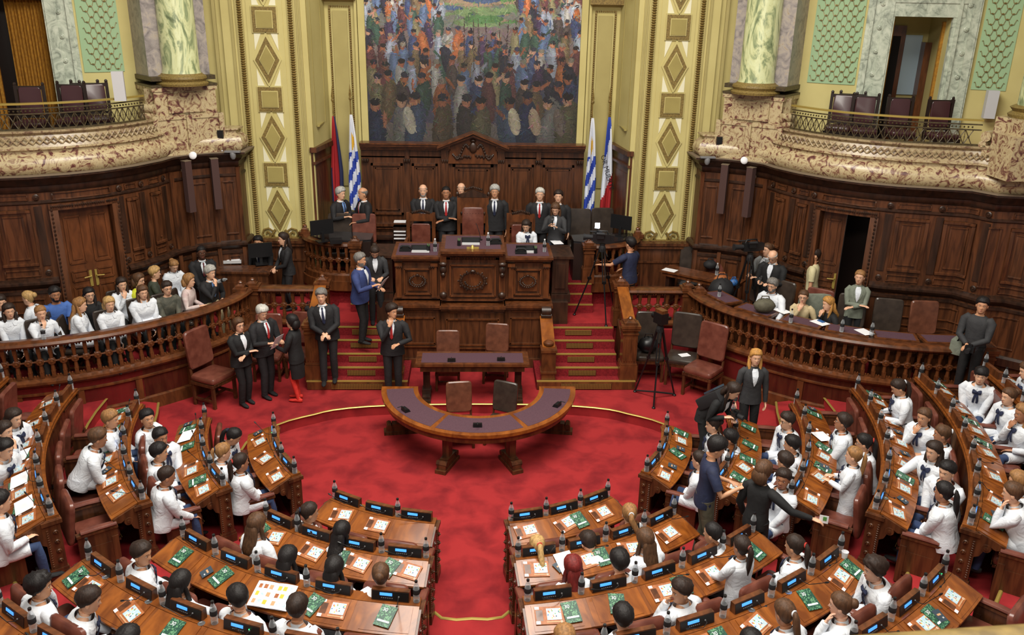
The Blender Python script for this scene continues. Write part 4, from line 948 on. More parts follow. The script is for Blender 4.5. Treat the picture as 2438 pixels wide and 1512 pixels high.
# ================================================================== BALUSTRADES
def baluster_mesh():
    m = MB(); m.box((0, 0, .06), (.06, .06, .12)); m.box((0, 0, .5), (.06, .06, .12)); m.tube([(0, 0, .1), (0, 0, .2), (0, 0, .36), (0, 0, .46)], [.036, .028, .028, .036], 8)
    for s in (-1, 1):
        rosette(m, (0, s * .02, .28), (0, s, 0), .058)
        for i in range(8): m.ell((.045 * cos(i * pi / 4), s * .022, .28 + .045 * sin(i * pi / 4)), (.014, .012, .014), 5, 3)
    m.box((0, 0, .28), (.09, .04, .09)); m.tube([(.04, 0, .28), (.065, 0, .28), (.085, 0, .28), (.125, 0, .28)], [.026, .014, .016, .026], 8)
    for x in (.055, .095):
        m.ell((x, 0, .53), (.018, .018, .022), 6, 4); m.ell((x, 0, .03), (.018, .018, .022), 6, 4)
    m.box((.085, 0, .56), (.12, .04, .03)); m.box((.085, 0, .005), (.12, .04, .02))
    return m
bmesh_ = baluster_mesh(); BALU = bmesh_.mesh('baluster', 'wood_mid'); BALUM = MB(); BALUM.v = [(x, y, z) for x, y, z in bmesh_.v]; BALUM.f, BALUM.m = bmesh_.f, bmesh_.m; BALUD = BALUM.mesh('baluster', 'wood')
def along(path, step, fn):
    L = pathlen(path); n = max(1, int(L[-1] / step)); st = L[-1] / n
    for i in range(n):
        a = wsub(i * st, (i + 1) * st, path); p, q = V((*a[0], 0)), V((*a[-1], 0)); fn(p, atan2(q.y - p.y, q.x - p.x), (q - p).length / step)
def newel(t, name, p, z0, z1, w=.24, cap=True, mt='wood_mid'):
    m = MB(); x, y = p
    m.box((x, y, (z0 + z1) / 2), (w, w, z1 - z0)); m.box((x, y, z1 - .05), (w + .06, w + .06, .04)); m.box((x, y, z1), (w + .08, w + .08, .05)); m.box((x, y, z1 - .14), (w + .03, w + .03, .03))
    m.box((x, y, z0 + .15), (w + .05, w + .05, .3)); m.box((x, y, z0 + .32), (w + .03, w + .03, .03))
    for i in range(-2, 3):
        m.box((x + i * w * .17, y - w / 2 - .005, (z0 + z1) / 2 + .08), (w * .08, .015, z1 - z0 - .62))
    if cap:
        m.box((x, y, z1 + .045), (w - .02, w - .02, .05)); m.box((x, y, z1 + .09), (w - .04, w - .04, .06), tap=.3); m.lathe([(.03, 0), (.05, .03), (.03, .06), (.005, .07)], 8, c=(x, y, z1 + .1))
    return m.build(name, mt, t)
def press_balustrade(sd):
    sn = 'right' if sd > 0 else 'left'
    t = thing('balustrade', 'curved wooden balustrade on a panelled wall, %s press enclosure' % sn, 'balustrade')
    mirr = lambda P: P if sd > 0 else [(2 * X0 - x, y) for x, y in P][::-1]
    P = mirr(BR); H = mirr([(X0 + 2.95, 15.98), (X0 + 4.22, 15.98)])
    # wall (room side is to the right of travel for sd>0; reversed path keeps that side)
    w = MB()
    for Q in (P, H):
        w.sweep(Q, [(0, .1), (0, 1.0), (-.12, 1.0), (-.12, .1)])
    w.build('panelled_wall', 'wood', t)
    m = MB()
    for Q in (P, H):
        m.sweep(Q, [(0, .92), (.03, .94), (.09, 1.0), (.09, 1.04), (.02, 1.08), (-.13, 1.08), (-.13, .92)]); m.sweep(Q, [(0, .78), (.03, .79), (.03, .82), (0, .83)])
    m.sweep(P, [(0, .1), (.05, .1), (.05, .4), (.02, .42), (0, .42)])
    L = pathlen(P); n = 6
    for i in range(n + 1):
        s = min(L[-1] - .12, i * L[-1] / n); m.sweep(wsub(s, s + .11, P), [(0, .4), (.035, .4), (.035, .78), (0, .78)])
    m.build('moulding', 'wood_mid', t)
    r = MB()
    for Q in (P, H): r.sweep(Q, [(-.15, 1.66), (.09, 1.66), (.11, 1.69), (.09, 1.73), (.03, 1.75), (-.11, 1.75), (-.15, 1.72)])
    r.build('handrail', 'wood_mid', t)
    c = [0]
    def bal(p, ang, k, Y=1.085):
        if c[0] >= 60: return
        c[0] += 1; q = V((sin(ang), -cos(ang), 0)) * -.02; o = put('baluster', BALU, t); o.location = p + q + V((0, 0, Y)); o.rotation_euler = (0, 0, ang); o.scale = (k, 1, 1)
    for Q in (P, H): along(Q, .168, bal)
    newel(t, 'newel_post', (X0 + sd * 4.24, 15.98), .9, 1.76, .2); newel(t, 'newel_post', (X0 + sd * 4.42, 15.8), .9, 1.76, .18)
    newel(t, 'newel_post', (X0 + sd * 2.9, 15.98), 1.0, 1.84, .22); newel(t, 'newel_post', (X0 + sd * 8.48, 12.9), .5, 1.74, .3)
both(press_balustrade)
def stair_rail(sd):
    sn = 'right' if sd > 0 else 'left'
    t = thing('stair_rail', 'heavy wooden rail and newel on the outer side of the %s stairs' % sn, 'stair rail')
    newel(t, 'newel_post', (X0 + sd * 2.92, 14.82), .35, 1.42, .27)
    m = MB(); T = None; x = X0 + sd * 2.92
    m.loft([[V((x - .11, 14.9, 1.40)), V((x + .11, 14.9, 1.40)), V((x + .11, 14.9, 1.47)), V((x - .11, 14.9, 1.47))], [V((x - .11, 15.95, 1.80)), V((x + .11, 15.95, 1.80)), V((x + .11, 15.95, 1.87)), V((x - .11, 15.95, 1.87))]]); m.build('handrail', 'wood_orange', t)
    m = MB(); m.loft([[V((x - .06, 14.9, .3)), V((x + .06, 14.9, .3)), V((x + .06, 14.9, .75)), V((x - .06, 14.9, .75))], [V((x - .06, 15.95, .3)), V((x + .06, 15.95, .3)), V((x + .06, 15.95, 1.2)), V((x - .06, 15.95, 1.2))]]); m.build('string_board', 'wood', t)
    for i in range(5):
        y = 15.02 + i * .19; o = put('baluster', BALU, t); o.location = (x, y, .80 + (y - 14.9) * .42); o.rotation_euler = (0, 0, pi / 2); o.scale = (.9, 1, 1.05)
    t = thing('stair_rail', 'low sloping wooden rail with scroll between the %s stairs and rostrum' % sn, 'stair rail'); x = X0 + sd * 1.42
    m = MB(); m.box((x, 14.82, .63), (.26, .26, .56)); m.box((x, 14.82, .93), (.3, .3, .05)); m.box((x, 14.82, .5), (.3, .3, .04)); m.lathe([(.07, 0), (.1, .03), (.1, .06), (.06, .09), (.01, .1)], 12, c=(x, 14.86, .99)); m.build('newel_post', 'wood_mid', t)
    m = MB(); m.loft([[V((x - .12, 14.8, .9)), V((x + .12, 14.8, .9)), V((x + .12, 14.8, .98)), V((x - .12, 14.8, .98))], [V((x - .12, 15.6, 1.22)), V((x + .12, 15.6, 1.22)), V((x + .12, 15.6, 1.3)), V((x - .12, 15.6, 1.3))]]); m.build('sloping_rail', 'wood_orange', t)
    m = MB(); m.loft([[V((x - .09, 14.8, .2)), V((x + .09, 14.8, .2)), V((x + .09, 14.8, .92)), V((x - .09, 14.8, .92))], [V((x - .09, 15.72, .2)), V((x + .09, 15.72, .2)), V((x + .09, 15.72, 1.26)), V((x - .09, 15.72, 1.26))]]); m.build('string_board', 'wood', t)
    m = MB(); m.tube([(x - .09, 15.6, 1.4), (x + .09, 15.6, 1.4)], .1, 12); m.box((x, 15.66, 1.34), (.16, .12, .2)); m.tube([(x - .1, 15.56, 1.32), (x + .1, 15.56, 1.32)], .05, 10); m.build('scroll', 'wood_dark', t)
both(stair_rail)
# ================================================================== ROSTRUM
def carved_wreath(m, c, r, seed=1):
    rr = random.Random(seed); x, y, z = c
    for i in range(22):
        a = 2 * pi * i / 22; m.ell((x + cos(a) * r * 1.15, y, z + sin(a) * r * .85), (r * .17, .02, r * .15), 6, 4)
        if i % 2: m.ell((x + cos(a) * r * 1.38, y + .005, z + sin(a) * r * 1.0), (r * .1, .015, r * .12), 5, 3)
    for i in range(9):
        a = pi + pi * (i + .5) / 9; m.ell((x + cos(a) * r * .75, y - .005, z + sin(a) * r * .55), (r * .12, .02, r * .1), 6, 4)
    m.ell((x, y - .01, z + r * .98), (r * .28, .03, r * .18), 8, 5)
def rostrum():
    t = thing('rostrum', 'tall carved wooden rostrum with two tiers facing the hall', 'rostrum', (X0, 15.69, LV)); I = Matrix.Translation(-V((X0, 15.69, LV)))
    def add(n, m, mt, lab=None, pa=t): m.xf(I); return m.build(n, mt, pa, label=lab)
    m = MB(); m.box((X0, 16.25, .8), (2.96, 1.1, 1.3)); m.box((X0, 16.22, .8), (1.2, 1.2, 1.3)); m.box((X0, 16.2, .27), (3.02, 1.1, .2)); add('lower_body', m, 'wood')
    m = MB()
    for cx, w, y in ((X0, 1.26, 15.56), (X0 - 1.08, .94, 15.64), (X0 + 1.08, .94, 15.64)):
        m.box((cx, y + .2, 1.48), (w, .5, .05)); m.box((cx, y + .23, 1.43), (w - .04, .46, .06)); m.box((cx, y + .06, 1.36), (w - .3, .03, .03))
        for z in (1.22, .68): m.box((cx, y + .05, z), (w - .24, .03, .035))
        for s in (-1, 1): m.box((cx + s * (w / 2 - .13), y + .05, .95), (.035, .03, .55))
        m.box((cx, y + .05, .62), (w - .02, .04, .03))
    add('lower_moulding', m, 'wood_mid')
    m = MB(); m.box((X0, 16.35, 1.95), (2.98, .94, .82)); m.box((X0, 16.3, 2.03), (1.1, 1.1, .98)); add('upper_body', m, 'wood')
    m = MB()
    m.box((X0, 16.3, 2.4), (3.08, 1.1, .045)); m.box((X0, 16.3, 2.36), (3.02, 1.04, .04)); add('side_counters', m, 'wood_mid')
    m = MB(); m.box((X0, 16.15, 2.575), (1.22, 1.24, .045)); m.box((X0, 16.16, 2.53), (1.14, 1.18, .04)); add('centre_counter', m, 'wood_mid')
    m = MB(); m.box((X0, 16.2, 2.599), (1.06, .95, .004)); m.box((X0 - 1.07, 16.3, 2.424), (.8, .85, .004)); m.box((X0 + 1.07, 16.3, 2.424), (.8, .85, .004)); add('felt_inlay', m, 'felt')
    m = MB()
    for cx, w, y, z1 in ((X0, .86, 15.72, 2.28), (X0 - 1.06, .5, 15.84, 2.16), (X0 + 1.06, .5, 15.84, 2.16)):
        for z in (1.66, z1): m.box((cx, y, z), (w, .05, .03))
        for s in (-1, 1): m.box((cx + s * w / 2, y, (1.66 + z1) / 2), (.03, .05, z1 - 1.66))
        m.box((cx, y + .02, (1.66 + z1) / 2), (w - .12, .04, z1 - 1.78))
    for x in (-1.42, -.74, .74, 1.42): m.box((X0 + x, 15.84, 1.9), (.1, .06, .62)); m.box((X0 + x, 15.83, 2.25), (.14, .08, .06))
    for s in (-1, 1): m.box((X0 + s * .56, 15.7, 2.05), (.12, .1, .9))
    for w, z, y in ((3.04, 1.58, 15.85), (1.2, 1.58, 15.72), (3.0, 2.3, 15.88), (1.14, 2.45, 15.74)): m.box((X0, y + .1, z), (w, .2, .05))
    for i in range(30): m.box((X0 - .42 + i * .029, 15.72, 2.42), (.014, .04, .05))
    add('upper_moulding', m, 'wood_mid')
    m = MB(); carved_wreath(m, (X0, 15.66, 1.98), .2, 1); carved_wreath(m, (X0 - 1.06, 15.79, 1.93), .13, 2); carved_wreath(m, (X0 + 1.06, 15.79, 1.93), .13, 3)
    for s in (-1, 1):
        m.ell((X0 + s * .56, 15.62, 2.22), (.07, .05, .09), 8, 6); m.ell((X0 + s * .56, 15.6, 2.33), (.08, .05, .05), 8, 5); m.ell((X0 + s * .56, 15.64, 1.7), (.08, .05, .07), 8, 5); m.ell((X0 + s * .56, 15.6, 2.12), (.05, .04, .05), 8, 5)
        for x in (.79, 1.4):
            for dx in (-.04, 0, .04): m.ell((X0 + s * x + dx, 15.8, 2.21), (.02, .02, .03), 6, 4)
    add('carving', m, 'wood_dark')
    for s in (-1, 1):
        m = MB(); m.box((X0 + s * 1.76, 16.5, 2.33), (.42, .86, .05)); m.box((X0 + s * 1.72, 16.5, 1.95), (.32, .78, .72)); m.box((X0 + s * 1.74, 16.48, 1.5), (.38, .86, .16)); m.box((X0 + s * 1.72, 16.4, 1.2), (.32, .9, .5)); m.box((X0 + s * 1.72, 16.09, 1.95), (.2, .02, .5)); add('side_wing', m, 'wood_dark')
rostrum()
# ---- presidential chairs
def throne(x, y, z, rz, label, big):
    t = thing('carved_armchair', label, 'armchair', (x, y, z), radians(rz)); w = .66 if big else .6; h = 1.62 if big else 1.28
    m = MB(); cushion(m, w - .08, .52, .1, TR((0, 0, .5)), 0, .03); m.build('seat', 'leather', t)
    m = MB(); cushion(m, w - .2, h - .85, .05, TR((0, -.24, .62 + (h - .85) / 2), 0, radians(-90 + 180)), 0, .01); m.build('backrest', 'leather', t)
    m = MB()
    for s in (-1, 1): m.box((s * (w / 2 - .03), -.28, h / 2), (.07, .07, h)); m.box((s * (w / 2 - .03), .22, .3), (.07, .07, .6)); m.tube([(s * (w / 2 - .02), -.25, .74), (s * (w / 2 - .01), .0, .76), (s * (w / 2 + .01), .24, .72), (s * (w / 2 + .01), .26, .66)], [.03, .035, .045, .04], 8)
    m.box((0, -.28, h - .1 - (.2 if big else 0)), (w, .06, .16 + (.4 if big else 0))); m.box((0, -.28, .56), (w - .1, .05, .1)); m.box((0, 0, .4), (w - .02, .54, .08)); m.box((0, -.31, .3), (w - .08, .03, .5))
    m.build('frame', 'wood_mid', t)
    m = MB(); zz = h - .02
    if big:
        m.prism([(-w / 2, zz), (w / 2, zz), (w / 2 - .04, zz + .05), (0, zz + .16), (-w / 2 + .04, zz + .05)], -.04, .04, 0, Matrix(((1, 0, 0, 0), (0, 0, 1, -.28), (0, 1, 0, 0), (0, 0, 0, 1))))
        for i in range(9): m.ell((-.24 + i * .06, -.24, h - .36), (.03, .03, .035), 6, 4)
        for s in (-1, 1): m.ell((s * w / 2, -.28, zz + .06), (.035, .035, .06), 6, 5)
    for i in range(11): m.ell(((i - 5) * .035, -.26, zz + (.16 if big else .02) + .05 * (1 - abs(i - 5) / 5)), (.025, .03, .035), 6, 4)
    m.build('crest', 'wood_dark', t)
throne(X0 + .0, 17.7, 1.5, 180, 'tall carved armchair with pointed crest at the centre of the rostrum', True)
throne(X0 - 1.1, 17.6, 1.5, 180, 'carved leather armchair on the rostrum, left of the tall central one', False)
throne(X0 + 1.02, 17.6, 1.5, 180, 'carved leather armchair behind the girl on the rostrum', False)
# ---- round pulpits either side
def pulpit(sd):
    sn = 'right' if sd > 0 else 'left'
    pts = smooth_path([(X0 + 2.42, 17.15), (X0 + 2.8, 17.16), (X0 + 3.15, 17.3), (X0 + 3.45, 17.6), (X0 + 3.55, 17.92)], 3)
    t = thing('pulpit_balustrade', 'quarter round wooden balustrade with black counter, %s of the rostrum' % sn, 'balustrade'); P = pts if sd > 0 else [(2 * X0 - x, y) for x, y in pts][::-1]
    m = MB(); m.sweep(P, [(.06, 1.5), (.06, 1.62), (.02, 1.66), (-.08, 1.66), (-.08, 1.5)]); m.sweep(P, [(.1, 1.3), (.1, 1.5), (-.1, 1.5), (-.1, 1.3)]); m.sweep(P, [(.05, 2.22), (.08, 2.25), (.05, 2.3), (-.1, 2.3), (-.1, 2.22)]); m.build('rails', 'wood_mid', t)
    def bal(p, ang, k): o = put('baluster', BALU, t); o.location = p + V((0, 0, 1.66)); o.rotation_euler = (0, 0, ang); o.scale = (k, 1, 1)
    along(P, .165, bal)
    newel(t, 'newel_post', (X0 + sd * 2.4, 17.12), 1.5, 2.3, .2); newel(t, 'newel_post', (X0 + sd * 3.56, 17.95), 1.5, 2.32, .16)
    m = MB(); m.prism([(X0 + 2.1, 17.3), (X0 + 2.42, 17.2), (X0 + 2.8, 17.22), (X0 + 3.12, 17.36), (X0 + 3.4, 17.65), (X0 + 3.45, 18.0), (X0 + 3.0, 18.0), (X0 + 2.1, 17.8)], 2.3, 2.34); side(m, sd).build('counter', 'counter_black', t, label='glossy black counter')
    m = MB(); m.box((X0 + 2.35, 17.5, 1.9), (.5, .5, .8)); side(m, sd).build('cabinet', 'wood_black', t)
mat('counter_black', (34, 32, 34), .12)
both(pulpit)
for x, y, rz, lb, kd in ((-2.82, 17.72, 180, 'brown leather chair behind the left pulpit under the two flags', 'leather_dark'), (-2.3, 17.7, 182, 'maroon leather chair the balding man leans on', 'leather'), (2.35, 18.35, 176, 'dark leather chair right of the reporter beneath the flag', 'leather_dark'), (2.9, 18.45, 182, 'dark leather chair farthest right on the rostrum platform', 'leather_dark')):
    chair(X0 + x, y, 1.5, rz, lb, kd, None, 1.02)
# ---- press desks
def box_desk(nm, label, c, sz, rz, top='wood', felt=False):
    t = thing(nm, label, 'desk', c, radians(rz)); w, d, h = sz
    m = MB(); m.box((0, 0, h - .02), (w, d, .04)); m.box((0, 0, h - .06), (w - .05, d - .05, .04)); m.build('desktop', top, t)
    m = MB(); m.box((0, -d / 2 + .06, (h - .08) / 2), (w - .1, .04, h - .08)); m.box((w / 2 - .07, 0, (h - .08) / 2), (.04, d - .1, h - .08)); m.box((-w / 2 + .07, 0, (h - .08) / 2), (.04, d - .1, h - .08))
    for s in (-1, 1): m.box((s * w / 4, -d / 2 + .03, h * .45), (w * .4, .02, h * .55))
    m.build('body', 'wood', t)
    if felt: m = MB(); m.box((0, 0, h + .0015), (w - .1, d - .1, .003)); m.build('felt_inlay', 'felt', t)
    return t
box_desk('press_desk', 'wooden officials desk with monitor in the left enclosure', (X0 - 4.72, 17.1, .92), (1.25, .5, .84), -2)
tb = thing('press_table', 'long narrow wooden table holding a sheet and bags in the right enclosure', 'table', (X0 + 4.75, 16.85, .98), radians(-38))
m = MB(); m.box((0, 0, .76), (1.7, .5, .04)); m.box((0, 0, .69), (1.6, .42, .06)); m.build('tabletop', 'wood_mid', tb)
for sx in (-1, 1): m = MB(); m.box((sx * .7, 0, .33), (.08, .3, .66)); m.box((sx * .7, 0, .03), (.1, .4, .06)); m.build('leg', 'wood_dark', tb)
chair(X0 + 4.66, 17.45, .92, 165, 'black leather chair under the pier, behind the press table', 'leather_dark', None, 1.02); chair(X0 + 5.2, 17.1, .92, 160, 'maroon leather chair behind the bags on the press table', 'leather', None, 1.02)
for jj, (s, lb) in enumerate(((.25, 'felt-topped desk beside the corner post, right enclosure'), (1.25, 'felt-topped desk under the bearded man in white'), (2.2, 'felt-topped desk in front of the woman with a scarf'), (3.05, 'felt-topped desk in front of the curly blonde woman'), (3.9, 'felt-topped desk with a white sheet, right enclosure'), (4.75, 'felt-topped empty desk near the end post'))):
    p = wsub(s, s + .7, BR); a, b = V((*p[0], 0)), V((*p[-1], 0)); d = b - a; n = V((-d.y, d.x, 0)).normalized()
    c = (a + b) / 2 + n * .38; box_desk('felt_desk', lb, (c.x, c.y, .92), (.72, .42, .82), math.degrees(atan2(d.y, d.x)), 'wood_mid', True)
    q = c + n * .62
    kd = ['leather_dark', 'leather_dark', 'leather', 'leather_dark', 'leather_dark', 'leather_brown'][jj]
    chair(q.x, q.y, .92, math.degrees(atan2(n.x, -n.y)), ['black leather chair piled with coats behind the first felt desk', 'black leather chair behind the bearded man in white', 'maroon chair behind the woman with a scarf', 'chair behind the curly blonde draped with a grey coat', 'empty dark leather chair behind the sheet desk', 'empty brown leather chair at the last felt desk'][jj], kd, None, 1.0)
# ================================================================== PEOPLE
SK = {'l': (226, 176, 144), 'm': (206, 152, 116), 't': (176, 122, 90), 'd': (96, 62, 46), 'p': (226, 178, 152)}
HC = {'black': (22, 18, 18), 'dark': (38, 27, 22), 'brown': (70, 48, 32), 'light': (122, 88, 54), 'blond': (152, 122, 78), 'gold': (150, 108, 56), 'red': (92, 28, 26), 'grey': (140, 138, 134), 'white': (160, 158, 152), 'salt': (98, 94, 90)}
for k, c in SK.items(): mat('skin_' + k, c, .5, c2=tuple(int(v * .94) for v in c), ns=12)
for k, c in HC.items(): mat('hair_' + k, c, .58, bump=.6, spec=.3, c2=tuple(int(v * 1.3) for v in c), sc=(1, 1, .2), ns=45, det=4)
mat('lips', (150, 74, 68), .5); mat('eye_white', (224, 220, 214), .3); mat('eye_dark', (34, 24, 20), .2)
CL = {'smock': ((222, 226, 232), (206, 211, 220)), 'suit': ((30, 29, 32), (24, 23, 26)), 'charcoal': ((52, 52, 54), (44, 44, 47)), 'navy': ((28, 36, 66), (22, 28, 54)), 'blue': ((48, 62, 112), (38, 50, 96)), 'bluet': ((70, 106, 176), (60, 94, 162)),
      'jeans': ((44, 62, 98), (34, 50, 84)), 'grey': ((120, 122, 122), (106, 108, 110)), 'sage': ((122, 128, 114), (108, 114, 102)), 'beige': ((196, 178, 140), (184, 166, 128)), 'camo': ((58, 60, 52), (92, 90, 78)), 'pink': ((206, 190, 186), (186, 160, 158)),
      'yellow': ((196, 200, 44), (180, 184, 36)), 'black': ((20, 20, 22), (15, 15, 17)), 'green': ((60, 66, 52), (50, 54, 44)), 'cargo': ((92, 88, 72), (78, 74, 60)), 'cream': ((200, 190, 150), (188, 178, 138)), 'shirtblue': ((120, 158, 214), (108, 146, 204)), 'red': ((172, 32, 34), (154, 26, 28)), 'jean_light': ((120, 140, 170), (100, 122, 156)), 'maroon': ((92, 26, 34), (80, 22, 28)), 'stocking': ((206, 46, 34), (190, 38, 30))}
for k, (a, b) in CL.items(): mat('cl_' + k, a, .8, c2=b, ns=7, det=4, dist=1.2, bump=1.0 if k == 'smock' else .7, bd=.02 if k == 'smock' else .012)
def ov(c, R, pts): return [c + R @ V(p) for p in pts]
WV = [(0, .62), (.08, .66), (.16, .78), (.28, .88), (.42, .96), (.55, 1.0), (.68, 1.0), (.8, .92), (.9, .72), (.96, .46), (1, .06)]
FVt = [(0, .74), (.05, .86), (.12, .9), (.22, .91), (.34, .93), (.46, .93), (.56, .97), (.68, .96), (.8, .84), (.9, .6), (.96, .36), (1, .05)]
BVt = [(0, .45), (.12, .52), (.25, .68), (.4, .9), (.52, 1.03), (.64, 1.08), (.76, 1.02), (.88, .76), (.95, .46), (1, .05)]
def headpt(phi, v, o, hs):
    s, c = sin(phi), cos(phi); wv = interp(WV, v) * .076 + o; f = (interp(FVt, v) * .092 if s > 0 else interp(BVt, v) * .096) + o
    x = wv * c; y = f * s
    if s > 0:
        d = math.degrees(phi) - 90
        g = lambda w, m=0: math.exp(-((d - m) / w) ** 2)
        y += .021 * g(9) * max(0, 1 - abs(v - .34) / .07) + .011 * g(9) * max(0, 1 - abs(v - .42) / .1) - .005 * (g(11, 22) + g(11, -22)) * max(0, 1 - abs(v - .49) / .06) + .004 * g(35) * max(0, 1 - abs(v - .56) / .05) + .005 * g(16) * max(0, 1 - abs(v - .21) / .04) + .004 * g(14) * max(0, 1 - abs(v - .07) / .06)
    return V((x, y, (v - .5) * .232 + max(0, o) * max(0, min(1, (v - .62) / .38)))) * hs
VS = [0, .04, .08, .13, .18, .21, .25, .3, .34, .38, .42, .46, .5, .54, .58, .64, .71, .78, .85, .91, .96, 1.0]
def ik(S, T, l1, l2, hint):
    S, T = V(S), V(T); d = T - S; L = min(d.length, (l1 + l2) * .995); d.normalize(); T = S + d * L
    a = (l1 * l1 - l2 * l2 + L * L) / (2 * L); h = sqrt(max(0, l1 * l1 - a * a)); w = V(hint) - d * V(hint).dot(d)
    if w.length < 1e-4: w = d.orthogonal()
    return S + d * a + w.normalized() * h, T
def hand(mb, W, d, side_, up, s, curl, mi=0):
    d = V(d).normalized(); n = (V(up) - d * V(up).dot(d))
    n = n.normalized() if n.length > 1e-3 else d.orthogonal().normalized(); x = d.cross(n)
    def ring(p, a, b): return [p + x * a * cos(2 * pi * j / 8) + n * b * sin(2 * pi * j / 8) for j in range(8)]
    mb.loft([ring(W - d * .01 * s, .026 * s, .02 * s), ring(W + d * .02 * s, .03 * s, .017 * s), ring(W + d * .055 * s, .04 * s, .015 * s), ring(W + d * .09 * s, .041 * s, .013 * s), ring(W + d * .098 * s, .034 * s, .009 * s)], mi)
    for i, (o, l) in enumerate(((-.03, .068), (-.01, .078), (.01, .074), (.029, .058))):
        p = W + d * .088 * s + x * o * s; dd = (d + x * o * 2.2).normalized(); pts = [p]; c = curl
        for q in range(3):
            dd = (dd * cos(c) - n * sin(c)).normalized(); p = p + dd * l * s * (.42, .33, .25)[q]; pts.append(p)
        mb.tube(pts, [.0095 * s, .009 * s, .008 * s, .006 * s], 6, mi)
    k = side_; p = W + d * .03 * s - x * k * .03 * s; t1 = (d * .7 - x * k * .7 - n * .15).normalized(); t2 = (d * .95 - x * k * .25 - n * .3).normalized()
    mb.tube([p, p + t1 * .035 * s, p + t1 * .035 * s + t2 * .03 * s, p + t1 * .035 * s + t2 * .052 * s], [.012 * s, .0115 * s, .010 * s, .007 * s], 6, mi)
def ell_ring(c, R, a, bf, bb, n=20, e=1.0):
    out = []
    for j in range(n):
        t = 2 * pi * j / n; cx, sy = cos(t), sin(t)
        if e != 1: cx = math.copysign(abs(cx) ** e, cx); sy = math.copysign(abs(sy) ** e, sy)
        out.append(c + R @ V((a * cx, (bf if sy > 0 else bb) * sy, 0)))
    return out
POSE = {  # hand targets (right, left) in torso frame units of metres for a 1.75 m adult; curl
    'sides': ((.25, .04, -.12), (-.25, .04, -.12)), 'desk': ((.17, .38, .10), (-.17, .38, .10)), 'lap': ((.1, .32, .0), (-.08, .34, .0)), 'crossed': ((-.07, .19, .2), (.07, .22, .16)),
    'clasp': ((.03, .26, .1), (-.03, .27, .1)), 'chin': ((.03, .19, .50), (-.12, .24, .18)), 'hold': ((.12, .30, .22), (-.12, .32, .22)), 'chinL': ((.14, .24, .1), (-.05, .17, .52)), 'reachR': ((.3, .5, .3), (-.2, .36, .1)), 'reachL': ((.2, .34, .1), (-.36, .46, .26)), 'camera': ((.09, .24, .36), (-.07, .28, .34)),
    'phone': ((.62, .22, .26), (-.24, .1, -.05)), 'talk': ((.2, .34, .3), (-.16, .3, .16)), 'elbow': ((.22, .3, .12), (-.1, .14, .56)), 'wide': ((.34, .34, .1), (-.34, .34, .1)), 'lean': ((.04, .28, .04), (-.05, .3, .04))}
class Obj: pass
PEOPLE = []
